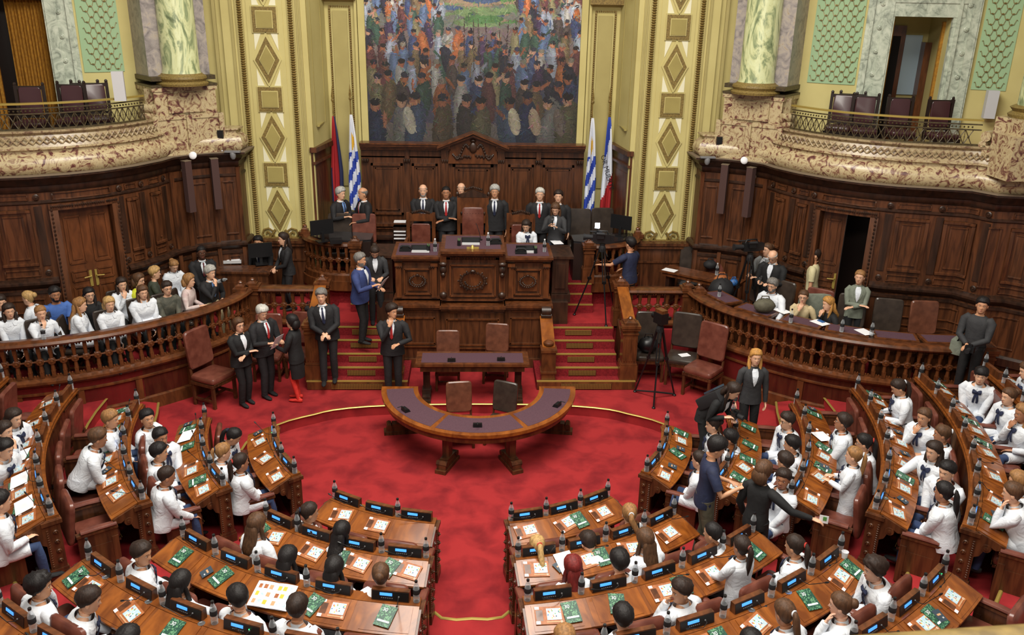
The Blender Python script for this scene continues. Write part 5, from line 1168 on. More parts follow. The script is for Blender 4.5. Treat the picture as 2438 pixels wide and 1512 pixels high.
def person(px, py, z0, face, label, top='smock', sit=False, h=None, skin='m', hair='short', hc='dark', pose=None, lean=None, hd=(0, 0), bot=None, female=False, tie=None, bow=True, seat=.47, kid=None, twist=0, sleeves=1.0, glasses=False, side=0, shoe='black', skirt=None, yfix=None, build=1.0, feet=None, fringe=None, beard=None, curl=.35, group=None, coat=None, name='person', zt=None):
    kid = (top == 'smock' and h is None) if kid is None else kid
    h = h or (1.54 if kid else 1.76); s = h / 1.75; hs = (1.0 if not kid else 1.04) * (.98 if female else 1) * (s * .35 + .65) * 1.07
    pose = pose or ('desk' if sit else 'sides'); lean = radians(lean if lean is not None else (12 if sit else 2))
    bot = bot or ('jeans' if kid else 'suit'); F = female
    if kid and build == 1.0: build = 1.13
    elif top == 'suit' and build == 1.0: build = 1.06
    P0 = V((0, 0, (seat + .1 * s) if sit else .93 * s)); RT = Matrix.Rotation(radians(twist), 3, 'Z') @ Matrix.Rotation(-lean, 3, 'X') @ Matrix.Rotation(radians(side), 3, 'Y')
    TT = lambda p: P0 + RT @ (V(p) * s)
    nk = TT((0, -.01, .55)); RH = Matrix.Rotation(radians(hd[0]) + radians(twist) * .5, 3, 'Z') @ Matrix.Rotation(-radians(hd[1]) - lean * .45, 3, 'X')
    hcn = nk + RT @ V((0, .0, .035 * s)) + RH @ V((0, .018, .115)) * hs
    topz = (hcn + RH @ V((0, 0, .116)) * hs).z; rz = radians(face); RZ = Matrix.Rotation(rz, 3, 'Z')
    ht = hcn + RH @ V((0, 0, .12)) * hs
    w = atZ(px, py, z0 + topz + .012) if yfix is None else atY(px, py, yfix)
    if yfix is not None: z0 = w.z - topz - .012 if z0 is None else z0
    root = w - RZ @ ht; root.z = z0
    t = thing(name, label, 'person', root, rz, group)
    n = 24; fr = .94 * build; wsc = (.92 if F else 1) * build
    # ---------- body: one loft from hips over neck to crown, limbs grown out of it
    mb = MB(); TRG = [(-.1, .13, .08, .1), (0, .165, .09, .115), (.12, .145, .09, .095), (.22, .135, .09, .085), (.34, .155, .105, .095), (.43, .145, .085, .085), (.49, .11, .06, .07), (.525, .085, .055, .06), (.55, .058, .05, .052)]
    rings = [ell_ring(TT((0, 0, z)), RT, a * s * fr * wsc, bf * s * fr, bb * s * fr, n) for z, a, bf, bb in TRG]
    ncr = .053 * hs * (1.1 if not F and not kid else .92)
    rings.append(ell_ring(hcn + RH @ V((0, -.018, -.112)) * hs * 1.0, RH, ncr, ncr, ncr * 1.05, n))
    rings += [[hcn + RH @ headpt(2 * pi * j / n, v, 0, hs) for j in range(n)] for v in VS]
    mb.loft(rings)
    for sd in (1, -1):
        c = hcn + RH @ headpt(0 if sd > 0 else pi, .42, .004, hs) + RH @ V((0, -.004, 0)); mb.ell(c, (.010 * hs, .019 * hs, .030 * hs), 8, 6, 0, RH)
        e = hcn + RH @ headpt(radians(90 - 21 * sd), .49, -.0035, hs); mb.ell(e, (.0145 * hs, .008 * hs, .0078 * hs), 8, 6, 2, RH); e2 = hcn + RH @ headpt(radians(90 - 21 * sd), .49, .002, hs); mb.ell(e2, (.0066 * hs, .0045 * hs, .0068 * hs), 8, 5, 3, RH)
        b = [hcn + RH @ headpt(radians(90 - q * sd), .592 - .0010 * abs(q - 20), .0012, hs) for q in (10, 18, 27, 34)]; mb.tube(b, [.0018 * hs, .0026 * hs, .0024 * hs, .0014 * hs], 5, 4)
    lp = [hcn + RH @ headpt(radians(90 + q), .205, .001, hs) for q in (-16, -8, 0, 8, 16)]; mb.tube(lp, [.002 * hs, .0048 * hs, .005 * hs, .0048 * hs, .002 * hs], 5, 1)
    # arms
    pr, pl = POSE[pose] if isinstance(pose, str) else pose
    sw = (.178 if F else .2) * build; H = Obj(); H.hands = []; arms = []
    for sd, tg in ((1, pr), (-1, pl)):
        S = TT((sd * sw, 0, .455)); T = P0 + RT @ (V(tg) * s); hint = V((sd * .5, -.55, -.8))
        if pose in ('chin', 'crossed', 'chinL', 'elbow', 'camera', 'clasp'): hint = V((sd * .5, .1, -1))
        E, Wp = ik(S, T, .29 * s, .255 * s, RT @ hint); arms.append((sd, S, E, Wp))
        ar = .9 * (.88 if F else 1) * build ** .5
        mb.tube([TT((sd * .08, 0, .44)), S, S.lerp(E, .5), E, E.lerp(Wp, .4), Wp], [.03 * s, .03 * s * ar, .044 * s * ar, .037 * s * ar, .034 * s * ar, .024 * s * ar], 10)
        d = (Wp - E).normalized(); 
        if pose == 'desk' or pose == 'wide': d = (d + V((0, .5, .15))).normalized()
        if pose in ('chin', 'chinL', 'elbow') and Wp.z > TT((0, 0, .4)).z: d = (V(hcn) - Wp).normalized() * .5 + d * .5
        up = V((0, 0, 1)) if abs(d.z) < .7 else (V((0, 1, 0)) if d.z > 0 else V((sd, 0, 0)))
        hand(mb, Wp, d, sd, up, s * (1.0 if not kid else .98), curl if pose != 'crossed' else .2); H.hands.append((RZ @ (Wp + d * .09 * s) + root, RZ @ d))
    # legs
    legs = []
    for sd in (1, -1):
        hp = P0 + V((sd * .085 * s, 0, -.02 * s))
        if sit: kn = hp + V((sd * .04, .43 * s, .02)); an = V((kn.x, kn.y + .03, max(.08, kn.z - .45 * s) if kn.z - .45 * s > .08 else .08))
        else:
            fy = feet[0 if sd > 0 else 1] if feet else (.03, -.03)[0 if sd > 0 else 1]; an = V((sd * .09 * s, fy, .08)); kn, an = ik(hp, an, .42 * s, .42 * s, (0, 1, 0))
        legs.append((sd, hp, kn, an)); mb.tube([hp + V((0, 0, .04)), hp.lerp(kn, .5), kn, kn.lerp(an, .35), an, an - V((0, 0, .03))], [.07 * s * wsc, .055 * s, .042 * s, .042 * s, .033 * s, .032 * s], 10)
    body = mb.build('body', ['skin_' + skin, 'lips', 'eye_white', 'eye_dark', 'hair_' + (hc if hc not in ('white',) else 'grey')], t, 60)
    # ---------- clothes
    tm = {'suit': 'suit', 'jacket': 'suit', 'smock': 'smock'}.get(top, top); tc = coat or tm; tmn = 'cl_' + tc; g = MB()
    o = {'suit': .03, 'jacket': .024, 'smock': .04}.get(top, .014)
    def tring(z, a, bf, bb, e=.85): return ell_ring(TT((0, 0, z)), RT, (a + o) * s * wsc, (bf + o) * s * build, (bb + o) * s * build, 20, e)
    bust = .018 if F else 0
    long_ = top in ('smock', 'suit', 'jacket')
    R = []
    if not sit and top == 'smock': R += [ell_ring(P0 + V((0, 0, -.40 * s)), Matrix.Identity(3), .235 * s, .17 * s, .19 * s, 20), ell_ring(P0 + V((0, 0, -.2 * s)), Matrix.Identity(3), .215 * s, .155 * s, .17 * s, 20)]
    elif not sit and long_: R += [ell_ring(P0 + V((0, 0, -.10 * s)), Matrix.Identity(3), .205 * s * wsc, .13 * s * build, .15 * s * build, 20)]
    else: R += [tring(-.07, .16, .085, .115)]
    R += [tring(0, .168, .095, .12), tring(.1, .152, .1, .10), tring(.2, .138 if F else .146, .098, .088), tring(.32, .155, .108 + bust, .097), tring(.42, .168, .1 + bust * .6, .1), tring(.475, .155, .075, .088), tring(.51, .105, .058, .066), tring(.535, .062, .05, .05)]
    g.loft(R, 0, False, False)
    for sd, S, E, Wp in arms:
        a = (1.22 if top == 'smock' else 1.06) * (.94 if F else 1) * build ** .5; r = [.05, .068 * a, .066 * a, .058 * a, .050 * a, .044 * a, .036 * a]
        pts = [TT((sd * .07, 0, .43)), TT((sd * sw * .82, 0, .462)), S + (E - S) * .12, S.lerp(E, .55), E, E.lerp(Wp, .5), Wp - (Wp - E) * .04]
        if sleeves < 1: pts = pts[:4] + [S.lerp(E, .72)]; r = r[:4] + [.058 * a]
        g.tube(pts, [q * s for q in r[:len(pts)]], 12, 0)
    if top == 'smock' and sit:
        for sd, hp, kn, an in legs: g.tube([hp + V((0, -.05, .03)), hp.lerp(kn, .4), hp.lerp(kn, .82)], [.12 * s, .105 * s, .088 * s], 10)
    garm = g.build({'smock': 'school_smock', 'suit': 'suit_jacket', 'jacket': 'jacket'}.get(top, 'shirt'), tmn, t, 70)
    # collar / shirt front / tie / bow
    def chest(x, z, dy=0.0): 
        bf = interp([(0, .095), (.1, .1), (.2, .098), (.32, .108 + bust), (.42, .1 + bust * .6), (.475, .075), (.51, .058), (.535, .05)], z) + o
        a_ = interp([(0, .168), (.32, .155), (.42, .168), (.475, .155), (.51, .105), (.535, .062)], z) + o
        return TT((x, (bf * build * sqrt(max(.05, 1 - (x / a_) ** 2)) + dy), z))
    c = MB(); c.loft([ell_ring(TT((0, 0, .50)), RT, .085 * s, .075 * s, .075 * s, 16), ell_ring(TT((0, -.004, .556)), RT, .069 * s, .066 * s, .064 * s, 16)], 0, False, False)
    if top == 'smock':
        for sd in (1, -1): c.add([chest(sd * .008, .53, .01), chest(sd * .06, .51, .012), chest(sd * .075, .455, .012), chest(sd * .02, .47, .014)], [(0, 1, 2, 3)])
        c.build('collar', 'cl_smock', garm, 60)
    if top in ('suit', 'jacket'):
        c.build('collar', 'cl_smock' if top == 'suit' else tmn, garm, 60); f = MB(); zz = [.53, .48, .42, .36, .30, .24]; ww = [.035, .052, .05, .038, .024, .004]
        vs = []; fs = []
        for z, w_ in zip(zz, ww): vs += [chest(-w_, z, .006), chest(0, z, .010), chest(w_, z, .006)]
        for i in range(5): fs += [(3 * i, 3 * i + 1, 3 * i + 4, 3 * i + 3), (3 * i + 1, 3 * i + 2, 3 * i + 5, 3 * i + 4)]
        f.add(vs, fs); f.build('shirt_front', tie[1] if tie and len(tie) > 1 else 'cl_smock', garm, 60)
        lp_ = MB()
        for sd in (1, -1):
            q = [(.062, .52), (.088, .46), (.078, .40), (.05, .32), (.006, .235), (.024, .30), (.04, .37), (.05, .43), (.054, .49)]
            lp_.add([chest(sd * x, z, .012) for x, z in q], [tuple(range(9))])
        lp_.build('lapels', tmn, garm, 0)
        if tie:
            b = MB(); b.loft([[chest(x, z, .016 + dy) for x, dy in ((-w_, 0), (0, .006), (w_, 0), (0, -.004))] for z, w_ in ((.525, .012), (.505, .017), (.49, .011), (.40, .02), (.27, .027), (.235, .004))]); b.build('necktie', tie[0], garm)
    if top == 'smock' and bow:
        b = MB()
        for sd in (1, -1):
            b.loft([[chest(sd * x, .475 + dz, .03 + dy) for dz, dy in ((hh, 0), (0, .014), (-hh, 0), (0, -.012))] for x, hh in ((.0, .012), (.03, .03), (.058, .036), (.072, .022))])
            b.loft([[chest(sd * x + dx, z, .022 + dy) for dx, dy in ((-.018, 0), (0, .008), (.018, 0), (0, -.006))] for x, z in ((.004, .47), (.02, .40), (.03, .32), (.028, .27))])
        b.ell(chest(0, .475, .034), (.016, .014, .018), 6, 4); b.build('neck_bow', 'cl_navy', garm, label='navy blue bow')
    # trousers / skirt
    if bot:
        p = MB()
        for sd, hp, kn, an in legs: p.tube([hp + V((0, 0, .06)), hp.lerp(kn, .45), kn, kn.lerp(an, .4), an + V((0, 0, -.02))], [.1 * s * wsc, .082 * s, .066 * s, .066 * s, .055 * s] if not skirt else [.07 * s, .066 * s, .052 * s, .05 * s, .036 * s], 10)
        p.loft([ell_ring(P0 + V((0, 0, z * s)), Matrix.Identity(3), a * s * wsc, b_ * s, b_ * 1.2 * s, 16) for z, a, b_ in ((-.09, .12, .07), (-.02, .175, .1), (.08, .16, .1))])
        p.build('stockings' if skirt else 'trousers', 'cl_' + bot, t, 70)
        if skirt:
            p = MB(); k = .42 if not sit else .2
            p.loft([ell_ring(P0 + V((0, 0, z * s)), Matrix.Identity(3), a * s * wsc, b_ * s, b_ * 1.15 * s, 16) for z, a, b_ in ((-k, .18, .12), (-.2, .19, .125), (-.02, .185, .115), (.1, .16, .1))]); p.build('skirt', 'cl_' + skirt, t, 70)
    for sd, hp, kn, an in legs:
        q = MB(); q.loft([ell_ring(V((an.x, an.y + y, an.z - .08 + z)), Matrix.Rotation(-pi / 2, 3, 'X'), a * s, b_, b_ * .8, 10) for y, z, a, b_ in ((-.07, .045, .022, .03), (-.04, .045, .036, .045), (.03, .045, .038, .045), (.1, .035, .044, .032), (.16, .03, .034, .026), (.185, .026, .012, .012))]); q.build('shoe', 'cl_' + shoe if 'cl_' + shoe in M else shoe, t)
    # ---------- hair
    hm = 'hair_' + hc; rr = random.Random(int(px * 7 + py)); hb = MB()
    vF, vS, vB, th = {'short': (.75, .50, .2, .02), 'buzz': (.79, .54, .22, .010), 'long': (.76, .40, .05, .02), 'pony': (.76, .48, .14, .013), 'bun': (.77, .48, .15, .013), 'curly': (.74, .40, .10, .028), 'bald': (.62, .56, .22, .008), 'bob': (.74, .2, .04, .02), 'full': (.73, .46, .16, .026)}.get(hair, (.8, .5, .2, .012))
    if fringe: vF = fringe
    top_v = 1.0 if hair != 'bald' else .72
    if hair != 'none':
        NP = 28; rows = []; amp = .009 if hair == 'curly' else (.004 if hair in ('short', 'full') else .0024)
        for q in range(9):
            row = []
            for j in range(NP):
                phi = 2 * pi * j / NP; d = abs(((math.degrees(phi) - 90 + 180) % 360) - 180)
                lim = interp([(0, vF), (38, vF - .02), (62, vF - .14 if vF - .14 > vS else vS + .08), (84, vS), (112, (vS + vB) / 2), (150, vB), (180, vB)], d)
                if hair == 'bald' and d < 60: lim = top_v - .01
                u = q / 8; v = top_v + (lim - top_v) * u; oo = th * (1 - .85 * u ** 6) * (1 if q else 1) + rr.uniform(-amp, amp)
                if hair == 'bald': oo = th * sin(pi * (u * .9 + .05))
                row.append(hcn + RH @ headpt(phi, v, oo, hs))
            rows.append(row)
        hb.loft(rows, 0, True, False)
        def tail(pts, rad, flat=.6): hb.tube([hcn + RH @ (V(p) * hs) if k_ < 3 else hcn + (RH.lerp(RT, min(1, (k_ - 2) * .5))) @ (V(p) * hs) for k_, p in enumerate(pts)], [r_ * hs for r_ in rad], 10, 0, True, flat, up=RH @ V((1, 0, 0)))
        if hair == 'long': tail([(0, -.075, .05), (0, -.088, -.03), (0, -.09, -.1), (0, -.10, -.18), (0, -.115, -.27), (0, -.115, -.35)], [.05, .088, .09, .092, .08, .03], .5)
        if hair == 'long':
            for sd in (1, -1): hb.tube([hcn + RH @ (V(p) * hs) for p in ((sd * .07, -.03, .02), (sd * .085, -.02, -.05), (sd * .085, .0, -.12), (sd * .075, .03, -.2), (sd * .07, .05, -.26))], [.02 * hs, .026 * hs, .028 * hs, .024 * hs, .008 * hs], 8, 0, True, .8)
        if hair == 'bob': tail([(0, -.07, .05), (0, -.08, -.03), (0, -.07, -.09), (0, -.05, -.125)], [.06, .1, .1, .08], .65)
        if hair in ('pony', 'curlpony'): tail([(0, -.09, .045), (0, -.125, .04), (0, -.14, -.01), (0, -.135, -.10), (0, -.125, -.2), (0, -.12, -.3)], [.02, .028, .034, .036, .03, .008], .9)
        if hair == 'bun': hb.ell(hcn + RH @ V((0, -.115, .04)) * hs, (.05 * hs, .042 * hs, .048 * hs), 10, 7, 0, RH)
        if beard:
            vs = []; fs = []; nn = 12
            for q, v in enumerate((.30, .22, .14, .07, .01)):
                for j in range(nn + 1): vs.append(hcn + RH @ headpt(radians(-8 + 196 * j / nn), v, .004 if .19 < v < .25 and 4 < j < 8 else .006, hs))
            fs = [(q * (nn + 1) + j, q * (nn + 1) + j + 1, (q + 1) * (nn + 1) + j + 1, (q + 1) * (nn + 1) + j) for q in range(4) for j in range(nn) if not (q < 2 and 3 < j < 8)]
            hb.add(vs, fs, 0)
        ho = hb.build('hair', hm, t, 75)
        if hair in ('pony', 'bun'):
            b = MB(); cc = hcn + RH @ V((0, -.115 if hair == 'pony' else -.085, .043)) * hs
            b.tube([cc + RH @ V((.026 * cos(a), 0, .026 * sin(a))) * hs for a in [2 * pi * i / 8 for i in range(9)]], .008 * hs, 5); b.build('hair_tie', rr.choice(['p_red', 'cl_smock', 'cl_navy', 'lips']), ho)
    if glasses:
        b = MB()
        for sd in (1, -1):
            cc = hcn + RH @ (headpt(radians(90 - 21 * sd), .49, .012, hs)); b.tube([cc + RH @ V((.019 * cos(a), 0, .014 * sin(a))) * hs for a in [2 * pi * i / 10 for i in range(11)]], .0022 * hs, 4)
            b.tube([cc + RH @ V((sd * .018, 0, .004)) * hs, hcn + RH @ headpt(0 if sd > 0 else pi, .5, .004, hs)], .002 * hs, 4)
        b.build('glasses', 'black', t)
    H.root = t; H.pos = root; H.rz = rz; H.hc = root + RZ @ hcn; PEOPLE.append(H); return H
def hold(nm, mb_or_parts, H, i, label, cat, rot=(0, 0, 0), off=(0, 0, 0)):
    p, d = H.hands[i]; t = thing(nm, label, cat, p + Matrix.Rotation(H.rz, 3, 'Z') @ V(off)); t.rotation_euler = (rot[0], rot[1], rot[2] + H.rz)
    for n, me in mb_or_parts: put(n, me, t)
    return t
TIE_R = ('cl_red',); TIE_D = ('cl_navy',); TIE_B = ('cl_suit', 'cl_smock')
RED = 'cl_red'
# ================================================================== WHO STANDS WHERE
S_ = dict(top='suit'); FJ = dict(top='jacket', female=True, h=1.63)
P1 = person(812, 465, 1.5, -125, 'grey-haired man in a dark suit talking beneath the red and blue flag', 'suit', h=1.72, hair='full', hc='grey', pose='talk', tie=('cl_navy', 'cl_shirtblue'), skin='l', lean=8, yfix=18.2)
person(863, 463, 1.5, 118, 'balding man in a dark suit and red tie leaning on a chair back', 'suit', h=1.72, hair='bald', hc='salt', pose='talk', tie=TIE_R, skin='m', lean=6, yfix=18.2)
person(1007, 438, 1.5, 180, 'bald man with a grey beard, arms crossed, behind the rostrum', 'suit', h=1.78, hair='bald', hc='grey', beard=1, pose='crossed', tie=TIE_D, build=1.1, skin='l')
person(1062, 443, 1.5, 180, 'dark-haired man in black suit and red tie, arms crossed, beside the tall chair', 'suit', h=1.78, hair='buzz', hc='black', pose='crossed', tie=TIE_R, skin='t')
person(1098, 446, 1.5, 172, 'balding man mostly hidden behind the tall carved armchair', 'suit', h=1.76, hair='bald', hc='grey', pose='sides', tie=TIE_D, skin='l', yfix=18.6)
person(1178, 440, 1.5, 178, 'tall grey-haired man in a black suit right of the tall carved armchair', 'suit', h=1.84, hair='full', hc='grey', pose='sides', tie=TIE_D, skin='m')
person(1286, 447, 1.5, 176, 'white-haired man in a dark suit with a long bright red tie', 'suit', h=1.8, hair='short', hc='white', pose='sides', tie=TIE_R, skin='l')
person(1330, 452, 1.5, 172, 'person in a dark jacket and blue shirt behind the reporter', 'suit', h=1.74, hair='short', hc='dark', pose='sides', tie=('cl_navy', 'cl_shirtblue'), skin='l')
REP = person(1322, 492, 1.5, 165, 'reporter in a grey jacket holding a microphone at the rostrum side wing', 'jacket', h=1.64, female=True, coat='charcoal', hair='long', hc='brown', pose='camera', bot='jeans', skin='l', hd=(0, 22), yfix=17.25)
person(1252, 528, 1.5, -170, 'schoolgirl in white smock and mint hairband seated at the rostrum', 'smock', sit=True, h=1.4, kid=True, female=True, hair='long', hc='dark', pose='desk', skin='l', hd=(-25, 15), seat=.52, yfix=17.25)
person(478, 585, .92, -150, 'smiling dark-skinned man in a black suit seated at the left enclosure', 'suit', sit=True, h=1.76, hair='buzz', hc='black', pose='lap', tie=('cl_maroon',), skin='d')
DR = person(500, 632, .92, -120, 'grey-haired man drinking from a bottle, black jacket and blue shirt', 'suit', sit=True, h=1.68, seat=.42, hair='full', hc='grey', pose='chin', tie=('cl_shirtblue', 'cl_shirtblue'), skin='l', bot='beige')
person(612, 547, .92, 178, 'smiling man in a dark suit seated behind the monitor', 'suit', sit=True, h=1.76, hair='short', hc='black', pose='desk', tie=TIE_D, skin='m', yfix=17.6)
person(672, 548, .92, 118, 'woman with long dark hair and a blue badge standing by the monitor', 'jacket', h=1.64, female=True, hair='long', hc='dark', pose='clasp', skin='l', lean=6, side=-5, yfix=16.9, coat='suit')
AU = [(18, 722, 'woman with long dark curly hair in a white coat at the far left', dict(hair='long', hc='dark')), (62, 692, 'blonde woman with hair up and sunglasses on her head, white coat', dict(hair='bun', hc='blond', face=90)),
      (94, 727, 'fair-haired woman with a green scarf and white coat beside a bottle', dict(hair='pony', hc='light', pose='chin')), (128, 682, 'bearded man in a blue T-shirt with a printed chest', dict(top='bluet', sleeves=.4, hair='short', hc='black', skin='t', beard=1, female=False, h=1.78, bot='black')),
      (190, 708, 'woman with long sandy hair and white coat looking right', dict(hair='long', hc='light', face=-80)), (210, 684, 'woman in black jacket and glasses in the second row of guests', dict(hair='long', hc='black', top='black', glasses=True)),
      (258, 706, 'blonde woman in a white coat with sunglasses on her hair', dict(hair='bob', hc='blond')), (288, 660, 'woman with dark curly hair and white coat, chin on her hand', dict(hair='long', hc='dark', pose='chin')),
      (330, 650, 'woman in a bright yellow jacket and glasses', dict(hair='bob', hc='brown', top='yellow', glasses=True, face=-100)), (338, 679, 'large woman in a white coat holding a pale folder', dict(hair='long', hc='brown', build=1.22, pose='lap')),
      (368, 633, 'short-haired blonde woman in dark green looking away', dict(hair='short', hc='blond', top='green', face=-70)), (396, 669, 'woman in a camouflage blouse and glasses', dict(hair='short', hc='dark', top='camo', glasses=True, build=1.12)),
      (415, 620, 'woman in a white coat with hair pulled back, looking down', dict(hair='bun', hc='light', hd=(0, 20))), (450, 651, 'woman in a pale pink blouse gesturing', dict(hair='bob', hc='light', top='pink', pose='talk', face=-95)), (-2, 702, 'person in white cut off by the left edge of the photo', dict(hair='short', hc='dark'))]
for x, y, lb, kw in AU:
    kw = dict(dict(top='smock', sit=True, h=1.6, seat=.43, female=True, pose='lap', bow=False, skin='l', bot='black', kid=False, face=-140), **kw); f = kw.pop('face'); tp = kw.pop('top')
    H = person(x, y, .92, f, lb, tp, **kw)
    chair(H.pos.x, H.pos.y, .92, f, 'dark guest chair under the ' + ' '.join(lb.split()[:9]), 'leather_dark', None, .8)
# standing group by the left wall
person(567, 756, LV, -132, 'woman with glasses and brown hair, black trouser suit, arms crossed', 'jacket', h=1.62, female=True, coat='black', hair='bob', hc='brown', pose='crossed', build=1.15, skin='l', glasses=True, bot='black')
WM = person(625, 728, LV, -128, 'white-haired man in a dark suit and red tie holding papers', 'suit', h=1.76, hair='full', hc='white', pose='hold', tie=TIE_R, skin='l', hd=(-12, 14), build=1.1)
person(693, 748, LV, 78, 'woman in black with short black hair and bright red stockings', 'jacket', h=1.62, female=True, coat='black', hair='bob', hc='black', pose='hold', skirt='black', bot='stocking', shoe='stocking', skin='l')
person(764, 687, .345, -176, 'lean grey-haired man in a black suit leaning on the left stair newel', 'suit', h=1.8, hair='full', hc='salt', pose='clasp', tie=TIE_D, skin='l', side=6, feet=(.12, -.02))
BS = person(858, 614, .84, -108, 'bearded man in a bright blue jacket on the left stairs', 'suit', h=1.76, coat='blue', hair='short', hc='salt', beard=1, pose='talk', tie=None, skin='m', bot='black', build=1.12, yfix=15.35)
WB = person(892, 589, 1.0, -172, 'woman in a dark grey suit and white top bending over a paper', 'jacket', h=1.66, female=True, coat='charcoal', hair='bun', hc='dark', pose='hold', skin='l', hd=(0, 35), lean=12, yfix=15.75, bot='suit')
person(933, 723, LV, -178, 'dark-haired man in a black suit, hand on chin, left of the felt table', 'suit', h=1.78, hair='full', hc='dark', pose='chin', tie=TIE_R, skin='m', hd=(42, 0))
# right enclosure
CMN = person(1502, 562, .92, 40, 'cameraman in a navy T-shirt seen from behind at the stair top', 'navy', h=1.78, hair='short', hc='black', pose='reachL', sleeves=.45, skin='m', bot='charcoal', yfix=16.25)
person(1830, 571, .92, 118, 'person with tied curly hair and grey jacket behind the second tv camera', 'suit', h=1.74, coat='grey', hair='bun', hc='brown', pose='hold', tie=None, skin='l', yfix=16.0)
BG = person(1838, 601, .92, 138, 'bald grey-haired man in a black jacket looking down, holding a microphone', 'suit', h=1.74, coat='black', hair='bald', hc='grey', pose='hold', skin='l', hd=(0, 28), glasses=True, build=1.12, yfix=15.55)
person(1840, 663, .92, 135, 'bearded man in a white shirt and glasses seated at a felt desk', 'smock', sit=True, h=1.7, seat=.45, kid=False, hair='full', hc='salt', beard=1, pose='reachL', bow=False, skin='l', glasses=True, bot='charcoal')
person(1942, 590, .92, 62, 'standing man with shaved head in a navy and beige T-shirt', 'cream', h=1.78, hair='buzz', hc='dark', pose='sides', sleeves=.5, skin='m', bot='grey', hd=(20, 0))
person(1915, 690, .92, 150, 'seated woman in beige with a blue scarf and glasses, hand to mouth', 'beige', sit=True, h=1.6, seat=.42, female=True, hair='bun', hc='brown', pose='chin', skin='l', glasses=True, bot='black')
person(1972, 706, .92, 100, 'seated woman with curly blonde hair in black, cheek on hand', 'black', sit=True, h=1.6, seat=.42, female=True, hair='long', hc='gold', pose='chin', skin='l', bot='black', lean=18)
person(2052, 629, .92, 160, 'woman in a pale grey-green jacket, arms crossed, by the open door', 'jacket', h=1.66, female=True, coat='sage', hair='pony', hc='light', pose='crossed', skin='l', bot='black', hd=(-15, 0), yfix=14.5)
YM = person(2343, 707, .92, 132, 'young man in dark clothes with a grey shoulder bag by the end post', 'charcoal', h=1.78, hair='short', hc='black', pose='clasp', skin='m', bot='black', hd=(15, 0))
# floor, right
person(1802, 831, .36, 176, 'smiling woman with long golden hair in a grey jacket', 'jacket', h=1.68, female=True, coat='charcoal', hair='long', hc='gold', pose='sides', skin='l', bot='black')
PW = person(1757, 915, .36, -140, 'photographer in black bending over her camera', 'jacket', h=1.66, female=True, coat='black', hair='long', hc='dark', pose='camera', skin='l', bot='black', lean=40, hd=(10, 10), shoe='black')
NP_ = person(1718, 1042, .36, -98, 'man in a navy polo shirt and cargo trousers handing out cards', 'navy', h=1.8, hair='full', hc='black', pose='talk', sleeves=.5, skin='m', bot='cargo', hd=(0, 18))
WP_ = person(1822, 1097, .36, -52, 'woman in a black sweater with brown hair reaching out a card', 'black', h=1.66, female=True, hair='bob', hc='brown', pose='phone', skin='l', bot='black')
